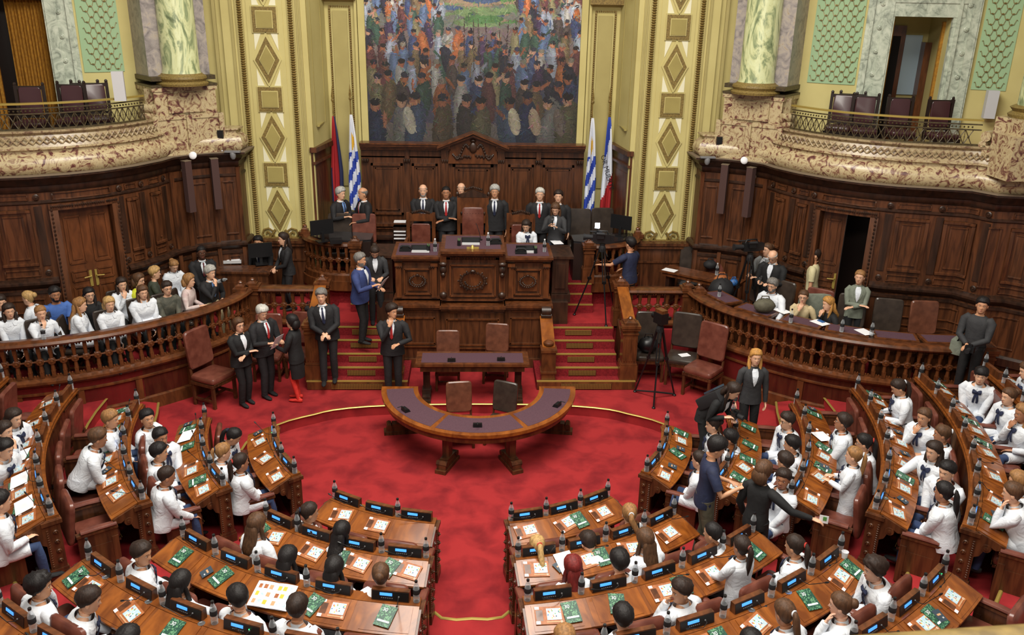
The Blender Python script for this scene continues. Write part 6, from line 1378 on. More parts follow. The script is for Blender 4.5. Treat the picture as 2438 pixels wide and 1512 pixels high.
# ---- schoolchildren
def K(px, py, k, label, a=0, **kw):
    z = LV * (k - 1) + .02; p = atZ(px, py, z + (1.25 if kw.get('sit', True) else 1.45)); ang = math.degrees(atan2(p.x - X0, YC - p.y))
    kw = dict(dict(sit=True, skin=random.choice('lmmt'), hair='short', hc=random.choice(['black', 'dark', 'black']), pose='desk'), **kw)
    if kw.get('hair') in ('long', 'pony', 'bun'): kw.setdefault('female', True)
    return person(px, py, z, ang + a, label, 'smock', **kw)
kids = [
 (262, 976, 3, 'boy with bleached fringe looking right, third row left wing', dict(hc='light', hd=(-20, 0), skin='m')),
 (236, 1019, 3, 'boy kneeling up and leaning on the desk, third row left wing', dict(hc='brown', lean=28, seat=.62)),
 (347, 974, 2, 'boy frowning upward, farthest in the second row left wing', dict(a=-30, pose='lap', hd=(-30, -10))),
 (380, 1019, 2, 'boy in white looking at the camera, second row left wing', dict(a=-60, pose='lap', lean=4)),
 (378, 1054, 2, 'boy in profile turned right, second row left wing', dict(pose='lap', hd=(-15, 0))),
 (400, 1109, 2, 'boy seen from behind nearest the aisle, second row left wing', dict(hair='buzz', hd=(-10, 8))),
 (566, 1021, 1, 'girl leaning forward with eyes down, front row left wing', dict(a=-40, hair='pony', lean=26, hd=(20, 20), skin='m')),
 (533, 1054, 1, 'girl with light brown hair tied back, front row left wing', dict(hair='pony', hc='light', hd=(0, 5))),
 (572, 1079, 1, 'girl with a dark ponytail and wine hair tie, nearest the aisle, front row left wing', dict(hair='pony', hc='dark', pose='lap', lean=5)),
 (32, 973, 4, 'girl with tousled dark hair, farthest in the fourth row left wing', dict(a=-40, hair='long', hc='dark', skin='l', lean=20)),
 (8, 1003, 4, 'child with a hand on the cheek, fourth row left wing', dict(hair='long', hc='dark', pose='chin', a=-30)),
 (12, 1046, 4, 'boy resting his chin on folded arms, fourth row left wing', dict(lean=28, a=-40)),
 (-2, 1168, 4, 'child writing at the left edge, fourth row left wing', dict(pose='hold')),
 (92, 1366, 4, 'curly-haired boy with chin on fist, fourth row left', dict(hair='curly', hd=(-35, 0), pose='elbow')),
 (216, 1398, 4, 'smiling boy stretching both arms over the desk, fourth row left', dict(a=-40, pose='wide', hd=(0, 5), lean=22)),
 (336, 1291, 3, 'boy with navy bow in profile, third row left end', dict(hd=(-50, 0), a=-20)),
 (430, 1359, 3, 'girl with loose black hair, third row left', dict(hair='long', hc='black', pose='reachR')),
 (562, 1393, 3, 'boy turning left with hand at his temple, third row left', dict(hd=(60, 0), pose='elbow', skin='l')),
 (708, 1416, 3, 'black-haired boy seen from behind, third row left near the aisle', dict(skin='m')),
 (304, 1491, 4, 'child whose hair shows at the bottom edge, fourth row left', dict()),
 (612, 1222, 2, 'girl with very long brown hair down her back, second row left end', dict(hair='long', hc='brown', skin='p', seat=.55, pose='elbow')),
 (738, 1196, 1, 'girl with a curly ponytail in profile, front row left end', dict(hair='pony', hc='dark', hd=(-40, 0))),
 (815, 1241, 1, 'girl with loose black hair leaning on the desk, front row left', dict(hair='long', hc='black', lean=24, pose='reachR')),
 (686, 1301, 2, 'girl with black hair and a mint hair clip, second row left', dict(hair='long', hc='black')),
 (796, 1326, 2, 'girl with straight black hair seen from behind, second row left', dict(hair='long', hc='black')),
 (906, 1341, 2, 'girl with brown hair in a low bun, second row left beside the aisle', dict(hair='bun', hc='brown', skin='p', hd=(10, 0))),
 (1500, 1199, 1, 'girl with light brown ponytail, front row right end', dict(hair='pony', hc='light', hd=(-30, 0), skin='l')),
 (1278, 1273, 1, 'fair child bent low with blue hair tie, front row right by the aisle', dict(hair='pony', hc='blond', lean=40, skin='p')),
 (1395, 1263, 1, 'dark-haired child bent over a comic page, front row right', dict(lean=38, hd=(0, 20))),
 (1364, 1323, 2, 'girl with dyed red hair, second row right near the aisle', dict(hair='long', hc='red', skin='p')),
 (1475, 1309, 2, 'boy with tousled black hair, second row right', dict(hair='full')),
 (1536, 1259, 2, 'girl with long brown hair and cream headband writing, second row right', dict(hair='long', hc='brown', pose='wide', seat=.55)),
 (1697, 1244, 2, 'boy with cropped black hair, second row right end', dict(hair='buzz', a=20)),
 (1768, 1276, 3, 'standing girl with a long dark ponytail and pink hair tie, third row right', dict(hair='pony', hc='dark', sit=False, h=1.3, kid=True, pose='desk')),
 (1622, 1379, 3, 'boy turned left with raised hand at a microphone, third row right', dict(hd=(65, 0), pose='elbow', skin='m', a=20)),
 (1484, 1438, 3, 'boy with straight black hair near the aisle, third row right', dict(skin='l')),
 (1345, 1489, 4, 'light-haired child at the bottom edge right of the aisle', dict(hair='long', hc='light')),
 (1893, 1273, 3, 'girl with hair tied in a pink band, third row right end', dict(hair='pony', hc='dark', a=10)),
 (2082, 1328, 4, 'curly-haired boy turned left leaning on his arms, fourth row right', dict(hair='curly', a=50, lean=20, skin='p', pose='desk')),
 (2003, 1411, 4, 'girl with brown hair in a bun, cheek on hand, fourth row right', dict(hair='bun', hc='brown', a=30, pose='elbow', skin='p')),
 (1868, 1427, 4, 'girl with parted brown hair and green hair tie, fourth row right', dict(hair='pony', hc='brown', lean=20)),
 (1790, 1501, 4, 'dark head at the bottom edge, fourth row right', dict()),
 (1697, 991, 1, 'girl with an orange hair clip, farthest in the front row right wing', dict(hair='bun', hc='dark', pose='lap', a=10)),
 (1665, 1073, 1, 'girl with a pink flower hair tie, nearest in the front row right wing', dict(hair='bun', hc='dark', pose='lap', seat=.52)),
 (1738, 1022, 1, 'child hidden behind the man in navy polo, front row right wing', dict()),
 (1875, 981, 2, 'boy with glasses and navy bow, farthest in the second row right wing', dict(glasses=True, a=25, pose='lap', skin='l')),
 (1886, 1036, 2, 'boy with straight black hair, second seat of the right wing second row', dict(pose='lap')),
 (1870, 1075, 2, 'boy turned away behind the woman in black, second row right wing', dict(a=-20)),
 (1868, 1117, 2, 'boy with brown fringe frowning at the camera, second row right wing', dict(a=70, hc='dark', hd=(20, 0), pose='lap', lean=0)),
 (2013, 984, 3, 'boy with glasses looking up, third row right wing', dict(glasses=True, hd=(-10, -12), skin='t', pose='desk')),
 (2058, 1032, 3, 'girl with glasses and dark hair tied back, third row right wing', dict(hair='pony', hc='black', glasses=True, pose='desk')),
 (2036, 1063, 3, 'girl standing with a fair ponytail, third row right wing', dict(hair='pony', hc='light', sit=False, h=1.34, kid=True, pose='hold', skin='l')),
 (2133, 903, 4, 'girl reading a brochure, farthest in the fourth row right wing', dict(hair='pony', hc='dark', hd=(0, 20), pose='hold', seat=.58)),
 (2203, 971, 4, 'girl with a dark headband, hand at her mouth, fourth row right wing', dict(hair='pony', hc='brown', a=50, pose='chin', skin='m')),
 (2245, 1011, 4, 'girl with brown hair and a green hair tie, fourth row right wing', dict(hair='pony', hc='brown')),
 (2226, 1051, 4, 'girl with long dark hair stretching one arm over the desk', dict(hair='long', hc='dark', a=50, pose='reachR', skin='l')),
 (2258, 1099, 4, 'boy with short hair and open mouth, fourth row right wing', dict(a=60, skin='l', pose='lap')),
 (2250, 1146, 4, 'girl seen from behind in a pleated white smock, fourth row right wing', dict(hair='pony', hc='black', a=-15, pose='lap', seat=.52)),
 (2340, 874, 5, 'boy with straight black fringe and navy bow, farthest in the fifth row right wing', dict(a=60, skin='l', pose='lap', fringe=.66)),
 (2405, 923, 5, 'girl with hair pulled back and big navy bow, fifth row right wing', dict(hair='bun', hc='brown', a=20, skin='l')),
 (2438, 962, 5, 'child with a hand on the face at the right edge, fifth row', dict(hair='long', hc='light', a=20, pose='chin')),
 (2446, 862, 6, 'child in white at the right edge, sixth row right wing', dict(hair='short', hc='brown', lean=25)),
 (2428, 1121, 5, 'boy with light hair behind another child, fifth row right wing', dict(hc='light')),
 (2412, 1147, 5, 'girl with blue hair tie resting on her elbows, fifth row right wing, by the aisle', dict(hair='bun', hc='brown', pose='elbow', lean=22, skin='l', seat=.52)),
]
for x, y, k, lb, kw in kids: K(x, y, k, lb, **kw)
# ================================================================== THINGS HELD AND PROPS
def sheet(w, h): m = MB(); m.box((0, 0, 0), (w, h, .002)); return m.mesh('sheet', 'paper')
def loose(nm, parts, p, rz, label, cat, group=None, rx=0.0):
    t = thing(nm, label, cat, p, rz, group); t.rotation_euler = (rx, 0, rz)
    for n, me in parts: put(n, me, t)
    return t
SH = sheet(.21, .29)
hold('paper_sheet', [('sheet', SH)], WM, 0, 'white papers held by the white-haired man with red tie', 'paper', (radians(60), 0, .2), (-.02, .07, .04))
hold('paper_sheet', [('sheet', SH)], BS, 0, 'white paper held between the man in blue and the woman', 'paper', (radians(55), 0, 0), (0, .1, .02))
cdm = MB(); cdm.box((0, 0, 0), (.1, .003, .1)); cdm.box((.01, -.003, .01), (.04, .003, .05), 1)
hold('leaflet_card', [('card', cdm.mesh('card', ['paper', 'p_grn']))], WP_, 0, 'white card with a green mark held out by the woman in black', 'leaflet', (0, 0, .5), (.03, .03, .03))
def cammesh():
    m = MB(); m.box((0, 0, 0), (.14, .07, .1)); m.box((0, 0, .06), (.06, .05, .04)); l = MB(); l.tube([(0, .03, 0), (0, .13, -.01)], [.035, .038], 12); return [('camera_body', m.mesh('camera_body', 'black')), ('lens', l.mesh('lens', 'black_soft'))]
CM = cammesh()
hold('photo_camera', CM, PW, 0, 'black photo camera in the bending photographer\'s hands', 'camera', (0, 0, 0), (-.08, .03, .02)); hold('photo_camera', CM, YM, 0, 'black photo camera with yellow strap held by the young man', 'camera', (0, 0, 0), (-.02, .04, .0))
def hmic(): m = MB(); m.tube([(0, 0, -.08), (0, 0, .05)], [.012, .016], 8); h = MB(); h.ell((0, 0, .08), (.026, .026, .032), 10, 6); c = MB(); c.box((0, 0, .045), (.05, .05, .04)); return [('handle', m.mesh('handle', 'black')), ('windshield', h.mesh('windshield', 'black_soft')), ('cube_flag', c.mesh('cube_flag', 'black'))]
HM = hmic(); hold('hand_microphone', HM, REP, 0, 'black microphone held by the reporter', 'microphone', (.4, 0, 0), (-.02, .02, .05)); hold('hand_microphone', HM, BG, 0, 'microphone in the hands of the bald grey-haired man', 'microphone', (.4, 0, 0), (-.02, .02, .03))
b = thing('water_bottle', 'bottle raised to the mouth of the drinking man', 'bottle', DR.hands[0][0] + V((.05, 0, .0)), 0); b.rotation_euler = (-1.2, 0, DR.rz); put('bottle_body', BP[0][1], b); put('paper_label', BP[1][1], b)
bd = MB(); bd.box((0, 0, 0), (.07, .004, .1)); bd.box((0, -.003, -.01), (.05, .003, .04), 1); 
def near(H, off): return H.pos + Matrix.Rotation(H.rz, 3, 'Z') @ V(off)
# backpack
p = near(PW, (0, .12, 1.18)); t = thing('backpack', 'grey and black backpack on the bending photographer', 'backpack', p, PW.rz); t.rotation_euler = (radians(-50), 0, PW.rz)
m = MB(); cushion(m, .34, .2, .42, TR((0, 0, 0))); m.build('bag_body', 'black_soft', t); m = MB(); m.box((0, -.12, .08), (.26, .03, .2)); m.build('front_pocket', 'bagblue' if 'bagblue' in M else 'p_dark', t)
p = near(YM, (.24, -.08, .86)); t = thing('shoulder_bag', 'grey-green shoulder bag of the young man by the end post', 'bag', p, YM.rz); m = MB(); cushion(m, .2, .34, .24, TR((0, 0, 0))); m.build('bag_body', 'cl_sage', t); m = MB(); m.tube([(0, -.15, .1), (-.1, -.06, .45), (-.2, .0, .62), (-.12, .14, .4), (0, .15, .1)], .012, 5); m.build('strap', 'black', t)
# ---- tv cameras and tripods
def tripod(name, label, p, htop, r, rz=0, spread=True):
    t = thing(name, label, 'tripod', p, rz)
    for i in range(3):
        a = 2 * pi * i / 3 + .3; f = V((r * cos(a), r * sin(a), .02)); m = MB(); k = V((f.x * .45, f.y * .45, htop * .55)); tp = V((.04 * cos(a), .04 * sin(a), htop)); n = V((-sin(a), cos(a), 0)) * .025
        m.tube([tp + n, k + n], .013, 6); m.tube([tp - n, k - n], .013, 6); m.tube([k, f], .016, 6); m.box(k, (.06, .06, .05)); m.ell(f, (.035, .035, .02), 8, 4); m.build('leg', 'black', t)
    m = MB(); m.lathe([(.06, -.1), (.07, -.02), (.05, .03), (.06, .06)], 10, c=(0, 0, htop)); m.build('head', 'black_soft', t)
    if spread:
        m = MB()
        for i in range(3):
            a = 2 * pi * i / 3 + .3; m.tube([(0, 0, .14), (r * .97 * cos(a), r * .97 * sin(a), .04)], .016, 6)
        m.build('spreader', 'rubber', t)
    m = MB(); m.tube([(0, 0, htop), (-.05, -.3, htop - .12)], .01, 6); m.build('pan_handle', 'black', t); return t
def tvcam(label, p, rz, light=False):
    t = thing('television_camera', label, 'video camera', p, rz)
    m = MB(); m.box((0, 0, .1), (.12, .34, .16)); m.box((0, -.2, .1), (.1, .1, .14)); m.box((-.08, .02, .14), (.05, .14, .08)); m.build('camera_body', 'black', t)
    m = MB(); m.tube([(0, .16, .1), (0, .3, .1), (0, .36, .1)], [.045, .05, .065], 14); m.build('lens', 'black_soft', t)
    m = MB(); m.tube([(0, -.12, .18), (0, -.1, .24), (0, .1, .24), (0, .13, .18)], .014, 6); m.build('carry_handle', 'black', t)
    m = MB(); m.tube([(-.1, .1, .2), (-.1, -.06, .2)], [.025, .03], 8); m.tube([(.07, .0, .2), (.07, .24, .2)], [.014, .014], 8); m.build('viewfinder', 'black_soft', t)
    if light: m = MB(); m.box((0, .1, .285), (.06, .06, .02)); m.tube([(0, .1, .24), (0, .1, .3)], .01, 6); l = m.build('light_head', 'black', t); m = MB(); m.box((0, .1, .34), (.08, .09, .09)); m.build('lamp_panel', 'lamp_white', l)
    return t
q = atZ(1560, 955, LV); tripod('camera_tripod', 'large black tripod with video head standing on the carpet at right', (q.x, q.y + .1, LV), 1.42, .42)
t = thing('television_camera', 'video camera with a wooden-topped box on the front tripod', 'video camera', (q.x, q.y + .1, LV + 1.49), .5); m = MB(); m.box((0, 0, .1), (.16, .22, .2)); m.box((.12, 0, .06), (.2, .06, .05)); m.tube([(0, .1, .1), (0, .2, .1)], [.05, .06], 12); m.build('camera_body', 'black', t); m = MB(); m.box((0, 0, .23), (.13, .2, .06)); m.build('battery_block', 'wood_mid', t)
q = V((X0 + 2.55, 16.3, 1.0)); tripod('camera_tripod', 'tall tripod at the top of the right stairs', q, 1.5, .5, .4, False); tvcam('television camera with a glowing lamp aimed at the rostrum', q + V((-.02, 0, 1.58)), radians(78), True)
pp = atY(1452, 548, 16.25); 
q = atZ(1790, 575, 2.78); q = V((q.x, q.y, 1.0)); tripod('camera_tripod', 'tripod in the right enclosure under the second camera', q, 1.5, .4, 0, False); tvcam('second television camera in the right enclosure', q + V((0, 0, 1.58)), radians(100))
# ---- bags
def blobbag(nm, label, p, sz, mt, rz=0, strap=None):
    t = thing(nm, label, 'bag', p, rz); m = MB(); rr = random.Random(int(p[0] * 99)); m.ell((0, 0, sz[2] * .9), sz, 16, 10); m.v = [(x * (1 + rr.uniform(-.07, .07)), y * (1 + rr.uniform(-.07, .07)), max(0, z * (1 + rr.uniform(-.06, .06)))) for x, y, z in m.v]; m.build('bag_body', mt, t, 80)
    m = MB(); m.tube([(-sz[0] * .5, 0, sz[2] * 1.5), (-sz[0] * .3, 0, sz[2] * 2.3), (sz[0] * .3, 0, sz[2] * 2.3), (sz[0] * .5, 0, sz[2] * 1.5)], .012, 6); m.build('handle', strap or mt, t); return t
blobbag('black_bag', 'shiny black bag on the black leather chair right of the stairs', (X0 + 3.36, 15.15, LV + .56), (.2, .16, .16), 'black'); blobbag('black_bag', 'black bag on the press table beside the water bottle', atZ(1690, 640, 1.77), (.14, .12, .1), 'black_soft'); blobbag('black_bag', 'second black bag on the press table, behind the first', atZ(1672, 628, 1.77) + V((0, .1, 0)), (.12, .1, .1), 'black')
blobbag('tan_bag', 'tan gathered leather bag on the chair piled with coats', V((X0 + 4.98, 16.25, 1.72)), (.16, .14, .12), 'p_brown', 0, 'p_brown'); blobbag('dark_coat', 'dark coat heaped on the chair beside the corner desk', V((X0 + 4.95, 16.1, 1.5)), (.26, .22, .22), 'black_soft'); blobbag('teal_scarf', 'teal scarf hanging by the tan bag', V((X0 + 5.2, 16.15, 1.75)), (.09, .08, .08), 'p_blue')
blobbag('khaki_coat', 'khaki coat on the felt desk of the bearded man', atZ(1818, 742, 1.76), (.2, .14, .13), 'cl_cargo'); blobbag('black_bag', 'black bag on the floor beside the left pulpit base', (X0 - 3.32, 16.85, .92), (.22, .14, .09), 'black_soft')
c = V((X0 + 6.35, 14.75, 1.0)); m = MB(); m.loft([[c + V((x, y, z)) for x, y in ((-.3, -.02), (.3, -.02), (.3, .06), (-.3, .06))] for z in (1.05,)] * 1 + [[c + V((x * k, y * 2 + d, z)) for x, y in ((-.3, -.02), (.3, -.02), (.3, .06), (-.3, .06))] for k, d, z in ((1, 0, .95), (1.05, .03, .5))]); tag(m.build('grey_coat', 'cl_sage'), 'grey-green coat draped over a chair behind the curly blonde woman', 'coat')
# ---- papers, notebook, bottles, desk things
loose('notebook', [('pages', sheet(.2, .15))], (X0 + 4.02, 14.93, LV + .585), .3, 'white notebook lying on the black chair seat', 'notebook')
loose('paper_sheet', [('sheet', SH)], atZ(1595, 643, 1.765), .9, 'white sheet on the left end of the press table', 'paper'); loose('paper_sheet', [('sheet', SH)], atZ(2058, 790, 1.75), .3, 'white sheet on the felt desk before the empty dark chair', 'paper'); loose('paper_sheet', [('sheet', SH)], atZ(1952, 768, 1.75), .5, 'white sheet under the blue phone, curly blonde woman\'s desk', 'paper'); loose('paper_sheet', [('sheet', SH)], atZ(1326, 577, 2.36), .2, 'white paper on the rostrum side wing by the reporter', 'paper'); loose('paper_sheet', [('sheet', SH)], atZ(1862, 740, 1.75), .5, 'small papers beside the woman with scarf', 'paper')
m = MB(); m.box((0, 0, .005), (.07, .13, .01)); loose('phone', [('phone_body', m.mesh('phone_body', 'p_blue'))], atZ(1955, 765, 1.757), .4, 'blue phone on the white sheet', 'phone')
loose('folder', [('cover', sheet(.32, .24))], atZ(360, 752, 1.62), .5, 'pale folder on the lap of the large woman', 'folder', None, .4)
for px, py, z, lb in ((1712, 706, 1.745, 'water bottle on the corner felt desk'), (1882, 768, 1.745, 'water bottle before the woman with a scarf'), (2003, 790, 1.745, 'water bottle beside the curly blonde woman'), (2074, 798, 1.745, 'water bottle beside the white sheet, right enclosure'), (1706, 655, 1.77, 'blue-capped bottle on the press table'), (1036, 599, 2.425, 'water bottle on the left rostrum counter'), (1296, 600, 2.425, 'water bottle on the right rostrum counter'), (1162, 585, 2.6, 'water bottle beside the telephone on the centre counter'), (105, 808, 1.75, 'water bottle on the left balustrade rail')):
    bottle(atZ(px, py, z), lb, None, CAPW if z > 2.4 else (CAPB if 'blue' in lb else None))
for k, (px, py, z, r, lb) in enumerate(((965, 597, 2.425, .0, 'black telephone on the left rostrum counter'), (1180, 580, 2.6, .1, 'black telephone on the centre rostrum counter'), (1240, 603, 2.425, 0, 'black telephone on the right rostrum counter'))):
    t = thing('desk_telephone', lb, 'telephone', atZ(px, py, z), r); m = MB(); m.prism([(-.08, 0), (.08, 0), (.08, .06), (-.08, .03)], -.11, .11, 0, Matrix(((0, 0, 1, 0), (1, 0, 0, 0), (0, 1, 0, 0), (0, 0, 0, 1)))); m.build('base', 'black', t); m = MB(); m.tube([(-.1, .02, .06), (-.06, .02, .09), (.06, .02, .09), (.1, .02, .06)], .022, 8); m.build('handset', 'black_soft', t)
for px, py, z, lb in ((1002, 596, 2.425, 'laptop-like console screen on the left rostrum counter'), (1121, 578, 2.6, 'console screen on the centre rostrum counter'), (1250, 597, 2.425, 'console screen before the schoolgirl')):
    t = thing('desk_console', lb, 'console', atZ(px, py, z), pi); m = MB(); m.box((0, 0, .06), (.36, .03, .12), 0, TR((0, 0, 0), 0, radians(-20))); m.build('casing', 'black', t); m = MB(); m.box((0, .10, .008), (.34, .14, .016)); m.build('base', 'lightgrey', t)
for px, py, z, lb in ((1020, 598, 2.425, 'pen cup on the left rostrum counter'), (1093, 585, 2.6, 'pen cup on the centre rostrum counter'), (1275, 603, 2.425, 'pen cup on the right rostrum counter')):
    t = thing('pen_cup', lb, 'pen cup', atZ(px, py, z)); m = MB(); m.lathe([(.035, 0), (.035, .1)], 10); m.build('cup', 'black', t); m = MB(); m.tube([(0, 0, .05), (.02, 0, .15)], .006, 5); m.tube([(0, 0.01, .05), (-.02, 0.01, .15)], .006, 5); m.build('pens', 'p_grn', t)
t = thing('gooseneck_microphone', 'thin gooseneck microphone on the centre rostrum counter', 'microphone', atZ(1145, 572, 2.6)); m = MB(); m.lathe([(.03, 0), (.03, .02)], 10); m.tube([(0, 0, 0), (-.03, 0, .15), (-.08, .02, .3), (-.1, .03, .33)], .006, 6); m.build('stem', 'black', t)
t = thing('brass_bell', 'small gilt bell and inkstand on the centre counter', 'bell', atZ(1125, 592, 2.6)); m = MB(); m.lathe([(.05, 0), (.045, .02), (.02, .06), (.01, .07)], 12); m.box((.08, 0, .015), (.08, .05, .03)); m.box((-.08, 0, .015), (.06, .05, .03)); m.build('bell_body', 'brass', t)
def monitor(p, rz, label, w=.48):
    t = thing('computer_monitor', label, 'monitor', p, rz); m = MB(); m.box((0, 0, .3), (w, .03, .3)); m.build('screen_housing', 'black', t); m = MB(); m.box((0, -.03, .1), (.06, .03, .2)); m.box((0, 0, .01), (.24, .18, .02)); m.build('stand', 'black', t)
monitor(atZ(620, 632, 1.79) + V((0, .1, 0)), radians(200), 'black monitor on the officials desk, seen from behind'); monitor(atZ(768, 575, 2.345), radians(30), 'black monitor on the left pulpit counter'); monitor((X0 + 3.15, 17.75, 2.34), radians(-35), 'dark monitor on the right pulpit counter, behind the tv camera')
m = MB(); m.box((0, 0, .03), (.4, .16, .06)); m.box((.02, 0, .066), (.3, .1, .012), 1); loose('stenotype_case', [('case', m.mesh('case', ['lightgrey', 'paper']))], atZ(552, 625, 1.785), .1, 'grey machine with papers on the officials desk', 'office machine')
m = MB(); m.box((0, 0, .04), (.24, .2, .08)); loose('black_box', [('casing', m.mesh('casing', 'black'))], atZ(800, 578, 2.345), .2, 'black telephone unit on the left pulpit counter', 'office machine')
m = MB(); m.box((0, 0, .15), (.3, .2, .3)); t = loose('file_cabinet', [('box', m.mesh('box', 'wood_mid'))], (X0 - 1.6, 18.6, 2.0), 0, 'small wooden box topped with white papers left of the bald man', 'cabinet')
for i in range(4): m = MB(); m.box((0, 0, 0), (.26, .17, .02)); o = m.build('papers', 'paper', t); o.location = (0, -.03, .32 + i * .03) if i > 2 else (0, -.11, .06 + i * .08)
m = MB(); m.box((0, 0, .4), (.3, .3, .8)); loose('cup_stand', [('box', m.mesh('box', 'wood_dark'))], (X0 - 1.6, 18.6, 1.5), 0, 'dark wooden stand beneath the papers box', 'cabinet')
for px, py, k, lb in ((2010, 1328, 4, 'white cup on the fourth row desk, right'), ):
    t = thing('plastic_cup', lb, 'cup', atZ(px, py, ZT(k))); m = MB(); m.lathe([(.028, 0), (.038, .08), (.036, .08), (.026, .005)], 14); m.build('cup_body', 'white', t)
t = thing('paper_tissue', 'crumpled white tissue on the fourth row desk, right wing', 'tissue', atZ(2118, 1042, ZT(4) + .01)); m = MB(); m.ell((0, 0, .04), (.06, .05, .05), 7, 5); rr = random.Random(4); m.v = [(x * rr.uniform(.6, 1.3), y * rr.uniform(.6, 1.3), z * rr.uniform(.7, 1.5)) for x, y, z in m.v]; m.build('tissue_body', 'paper', t, 0)
rc = MB(); rc.lathe([(.036, 0), (.036, .004), (.028, .0045), (.026, -.004)], 16); RCM = rc.mesh('cup_socket', 'silver')
for k, a, lb in ((4, -31.5, 'second metal cup socket from the aisle end, fourth row left'), (4, -25.0, 'metal cup socket near the boy with outstretched arms, fourth row left'), (4, -38, 'metal cup socket at the left end, fourth row'), (4, 32.0, 'metal cup socket in the fourth row right'), (4, 27.0, 'metal cup socket nearer the aisle, fourth row right'), (4, 52.9 + 3, 'metal cup socket, fourth row right wing')):
    t = thing('cup_socket', lb, 'cup holder', pol(RK(k) + .115, a, ZT(k) + .001)); put('ring', RCM, t)
# ---- speakers, detectors, cameras on the cornice
def side_props(sd):
    sn = 'right' if sd > 0 else 'left'
    for j, s in enumerate((.98, 1.62)):
        p = wsub(s, s + .02); dx, dy = p[1][0] - p[0][0], p[1][1] - p[0][1]; l = math.hypot(dx, dy); x, y = p[0][0] + dy / l * .24, p[0][1] - dx / l * .24; x = x if sd > 0 else 2 * X0 - x
        t = thing('column_loudspeaker', 'tall brown column loudspeaker on the %s wall, %s the pier' % (sn, ('nearer' if j == 0 else 'farther from')), 'loudspeaker', (x, y, 3.0), atan2(dy, dx) * sd)
        m = MB(); m.box((0, 0, .5), (.14, .13, 1.0)); m.build('cabinet', 'speaker_cloth', t); m = MB(); m.box((0, 0, 1.003), (.15, .14, .01)); m.box((0, .1, .8), (.05, .12, .05)); m.build('bracket', 'ledge_grey', t)
    p = atY(459 if sd < 0 else 1772, 370 if sd < 0 else 382, 16.9); t = thing('smoke_detector', 'round white detector below the %s cornice' % sn, 'detector', p); m = MB(); m.lathe([(.07, -.02), (.075, 0), (.06, .02), (.03, .03)], 16, 0, Matrix.Rotation(radians(70), 4, 'X')); m.build('housing', 'white', t)
    p = V((X0 + sd * 4.95, 17.3, 4.12)); t = thing('small_floodlight', 'small black lamp on a white post on the %s cornice corner' % sn, 'lamp', p); m = MB(); m.tube([(0, 0, 0), (0, 0, .25)], .018, 6); m.build('post', 'white' if sd < 0 else 'wood', t); m = MB(); m.box((0, 0, .33), (.11, .06, .15)); m.build('lamp_housing', 'black', t)
    p = V((X0 + sd * 4.72, 17.2, 4.12)); t = thing('ceiling_camera', 'grey surveillance camera on the %s cornice corner' % sn, 'camera', p); m = MB(); m.box((0, 0, .01), (.3, .1, .03)); m.build('mount', 'grey', t); m = MB(); m.lathe([(.03, -.14), (.055, -.1), (.06, -.03), (.05, .0)], 12); m.build('dome', 'grey', t)
both(side_props)
t = thing('junction_box', 'small white box on the left cornice ledge', 'box', atZ(90, 410, 4.12)); m = MB(); m.box((0, 0, .04), (.16, .1, .09)); m.build('housing', 'white', t)
for sd, px, py in ((-1, 284, 212), (1, 2357, 255)):
    q = atY(px, py, 15.9); t = thing('upper_loudspeaker', 'pale grey loudspeaker on the %s balcony' % ('left' if sd < 0 else 'right'), 'loudspeaker', q + V((0, 0, -.2)), sd * -.3); m = MB(); m.box((0, 0, .25), (.19, .18, .5)); m.build('cabinet', 'ledge_speaker' if 'ledge_speaker' in M else 'lightgrey', t)
# ---- balcony chairs
def balc(px, py, rz, label):
    q = atY(px, py, {2008: 16.3, 2032: 16.4, 2068: 16.0, 2157: 15.8, 2258: 15.5, 60: 15.5, 160: 15.9, 197: 16.2, 226: 16.2}[px]); t = thing('carved_chair', label, 'chair', (q.x, q.y, 4.4), radians(rz), 'dark leather chairs on the upper balconies'); m = MB(); cushion(m, .46, .44, .08, TR((0, 0, .46))); m.build('seat', 'leather_purple', t); m = MB(); cushion(m, .36, .48, .05, TR((0, -.2, .82), 0, radians(95)), 0, .01); m.build('backrest', 'leather_purple', t)
    m = MB()
    for s in (-1, 1): m.box((s * .22, -.22, .54), (.05, .05, 1.08)); m.ell((s * .22, -.22, 1.1), (.03, .03, .035), 6, 4); m.box((s * .22, .18, .21), (.05, .05, .42))
    m.box((0, -.22, 1.04), (.44, .04, .06)); m.box((0, -.22, .55), (.44, .04, .05)); m.box((0, 0, .4), (.44, .42, .05)); m.build('frame', 'wood_black', t)
mat('leather_purple', (62, 34, 38), .3)
for px, py, rz, lb in ((60, 212, -170, 'dark chair before the ochre curtain on the left balcony'), (160, 208, -172, 'dark chair left of the pair on the left balcony'), (197, 202, -165, 'dark chair partly behind another on the left balcony'), (226, 203, -150, 'dark chair nearest the column on the left balcony'),
                       (2008, 222, 150, 'dark chair nearest the column on the right balcony'), (2032, 224, 158, 'dark chair overlapped by its neighbour on the right balcony'), (2068, 230, 165, 'dark chair beside the marble door frame, right balcony'), (2157, 235, 175, 'dark chair before the open doorway, right balcony'), (2258, 240, -178, 'dark chair at the right edge of the doorway, right balcony')): balc(px, py, rz, lb)
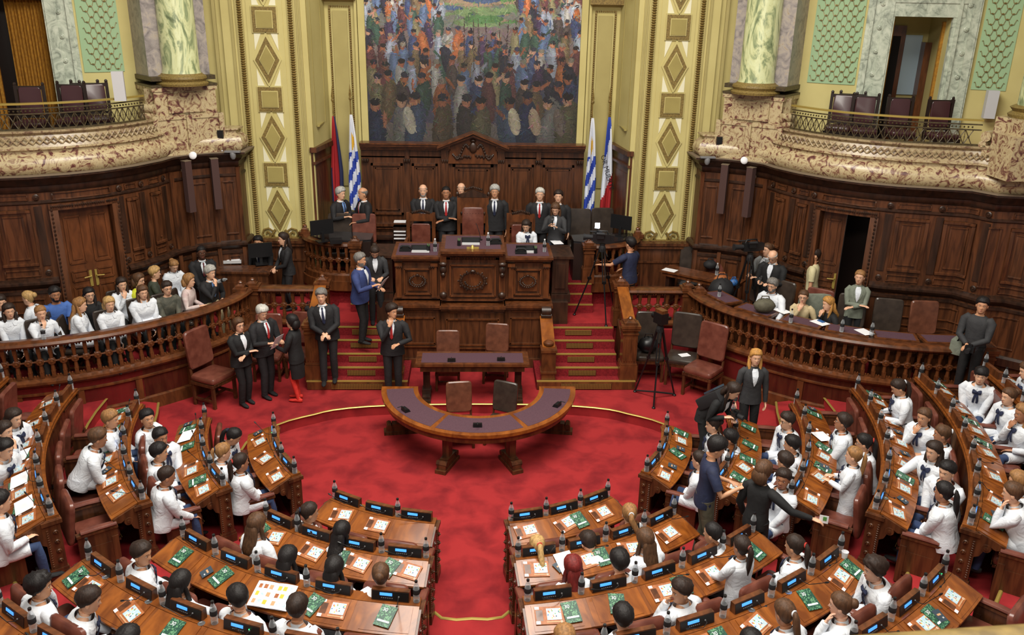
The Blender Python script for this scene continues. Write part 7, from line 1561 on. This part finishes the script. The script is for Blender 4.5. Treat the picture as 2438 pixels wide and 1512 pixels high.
# ---- flags
def flag(px, yy, ztop, zbot, x, label, fn, w=.26, sd=1):
    t = thing('flag', label, 'flag', (x, yy, 1.5)); m = MB(); m.tube([(0, 0, 0), (0, 0, ztop + .3 - 1.5)], .016, 8); m.lathe([(.016, 0), (.035, .05), (.02, .09), (.03, .12), (.004, .34)], 8, c=(0, 0, ztop + .28 - 1.5)); m.lathe([(.14, 0), (.14, .03), (.05, .06), (.03, .1)], 16); m.build('pole', 'brass_dull', t)
    NU, NV = 26, 44; vs = []; fs = []; mi = []
    for j in range(NV + 1):
        v = j / NV; ww = w * (.18 + .82 * min(1, v * 1.5) ** .8)
        for i in range(NU + 1):
            u = i / NU; ph = u * 15 + v * 2.2; vs.append(((u - .42) * ww + .012 * sin(ph * 1.3), -.05 - .045 * sin(ph) * min(1, v * 3), (ztop - 1.5) - v * (ztop - zbot) - .05 * sin(u * 3 + 1) * v))
    for j in range(NV):
        for i in range(NU): fs.append((j * (NU + 1) + i, j * (NU + 1) + i + 1, (j + 1) * (NU + 1) + i + 1, (j + 1) * (NU + 1) + i)); mi.append(fn((i + .5) / NU, (j + .5) / NV))
    m = MB(); m.v = vs; m.f = fs; m.m = mi; return t, m.build('cloth', ['f_white', 'f_blue', 'f_sun', 'f_red', 'f_navy'], t, 70)
mat('f_white', (216, 220, 230), .8); mat('f_blue', (44, 70, 168), .8); mat('f_sun', (222, 176, 56), .8); mat('f_red', (164, 32, 38), .8); mat('f_navy', (30, 36, 74), .8)
def uru(u, v):
    if v < .42 and (u - .5) ** 2 * .35 + (v - .27) ** 2 < .0085: return 2
    if v < .38: return 0
    return 1 if int((v * 1.25 + u * .34) * 6.5) % 2 else 0
flag(0, 18.95, 4.66, 2.62, X0 - 2.62, 'white and blue striped flag with gilt sun, left of the panelling', uru); flag(0, 18.95, 4.66, 2.52, X0 + 2.58, 'white and blue striped flag with gilt sun, right of the panelling', uru)
flag(0, 18.98, 4.62, 2.8, X0 - 3.0, 'dark red and blue flag at the far left of the niche', lambda u, v: 4 if (u > .72 - .1 * v or (u < .15 and v > .6)) else 3, .26)
t, cl = flag(0, 18.98, 4.68, 2.5, X0 + 2.95, 'blue, white and red flag with black lettering, far right', lambda u, v: 1 if v + u * .42 < .5 else (0 if v + u * .3 < .86 else 3), .26)
tm = text_mesh('OR MUERTE', .15, 'black'); o = put('lettering', tm, t, 'black lettering'); o.location = (.02, -.11, 1.98); o.rotation_euler = (pi / 2, radians(72), 0)
# ---- gallery rail close to the camera
p0 = CAMP + ray(1780, 1535) * 1.25; p1 = CAMP + ray(2500, 1483) * 1.25; m = MB(); dd = (p1 - p0); o_ = V((0, 0, .066)); m.tube([p0 - dd * .6 - o_ * 1.25, p0 - o_, (p0 + p1) / 2 - o_ * .97, p1 - o_, p1 + dd * .6 - o_], .05, 24)
tag(m.build('gallery_rail', 'brass_dull'), 'brass rail of the public gallery at the bottom right corner', 'railing')
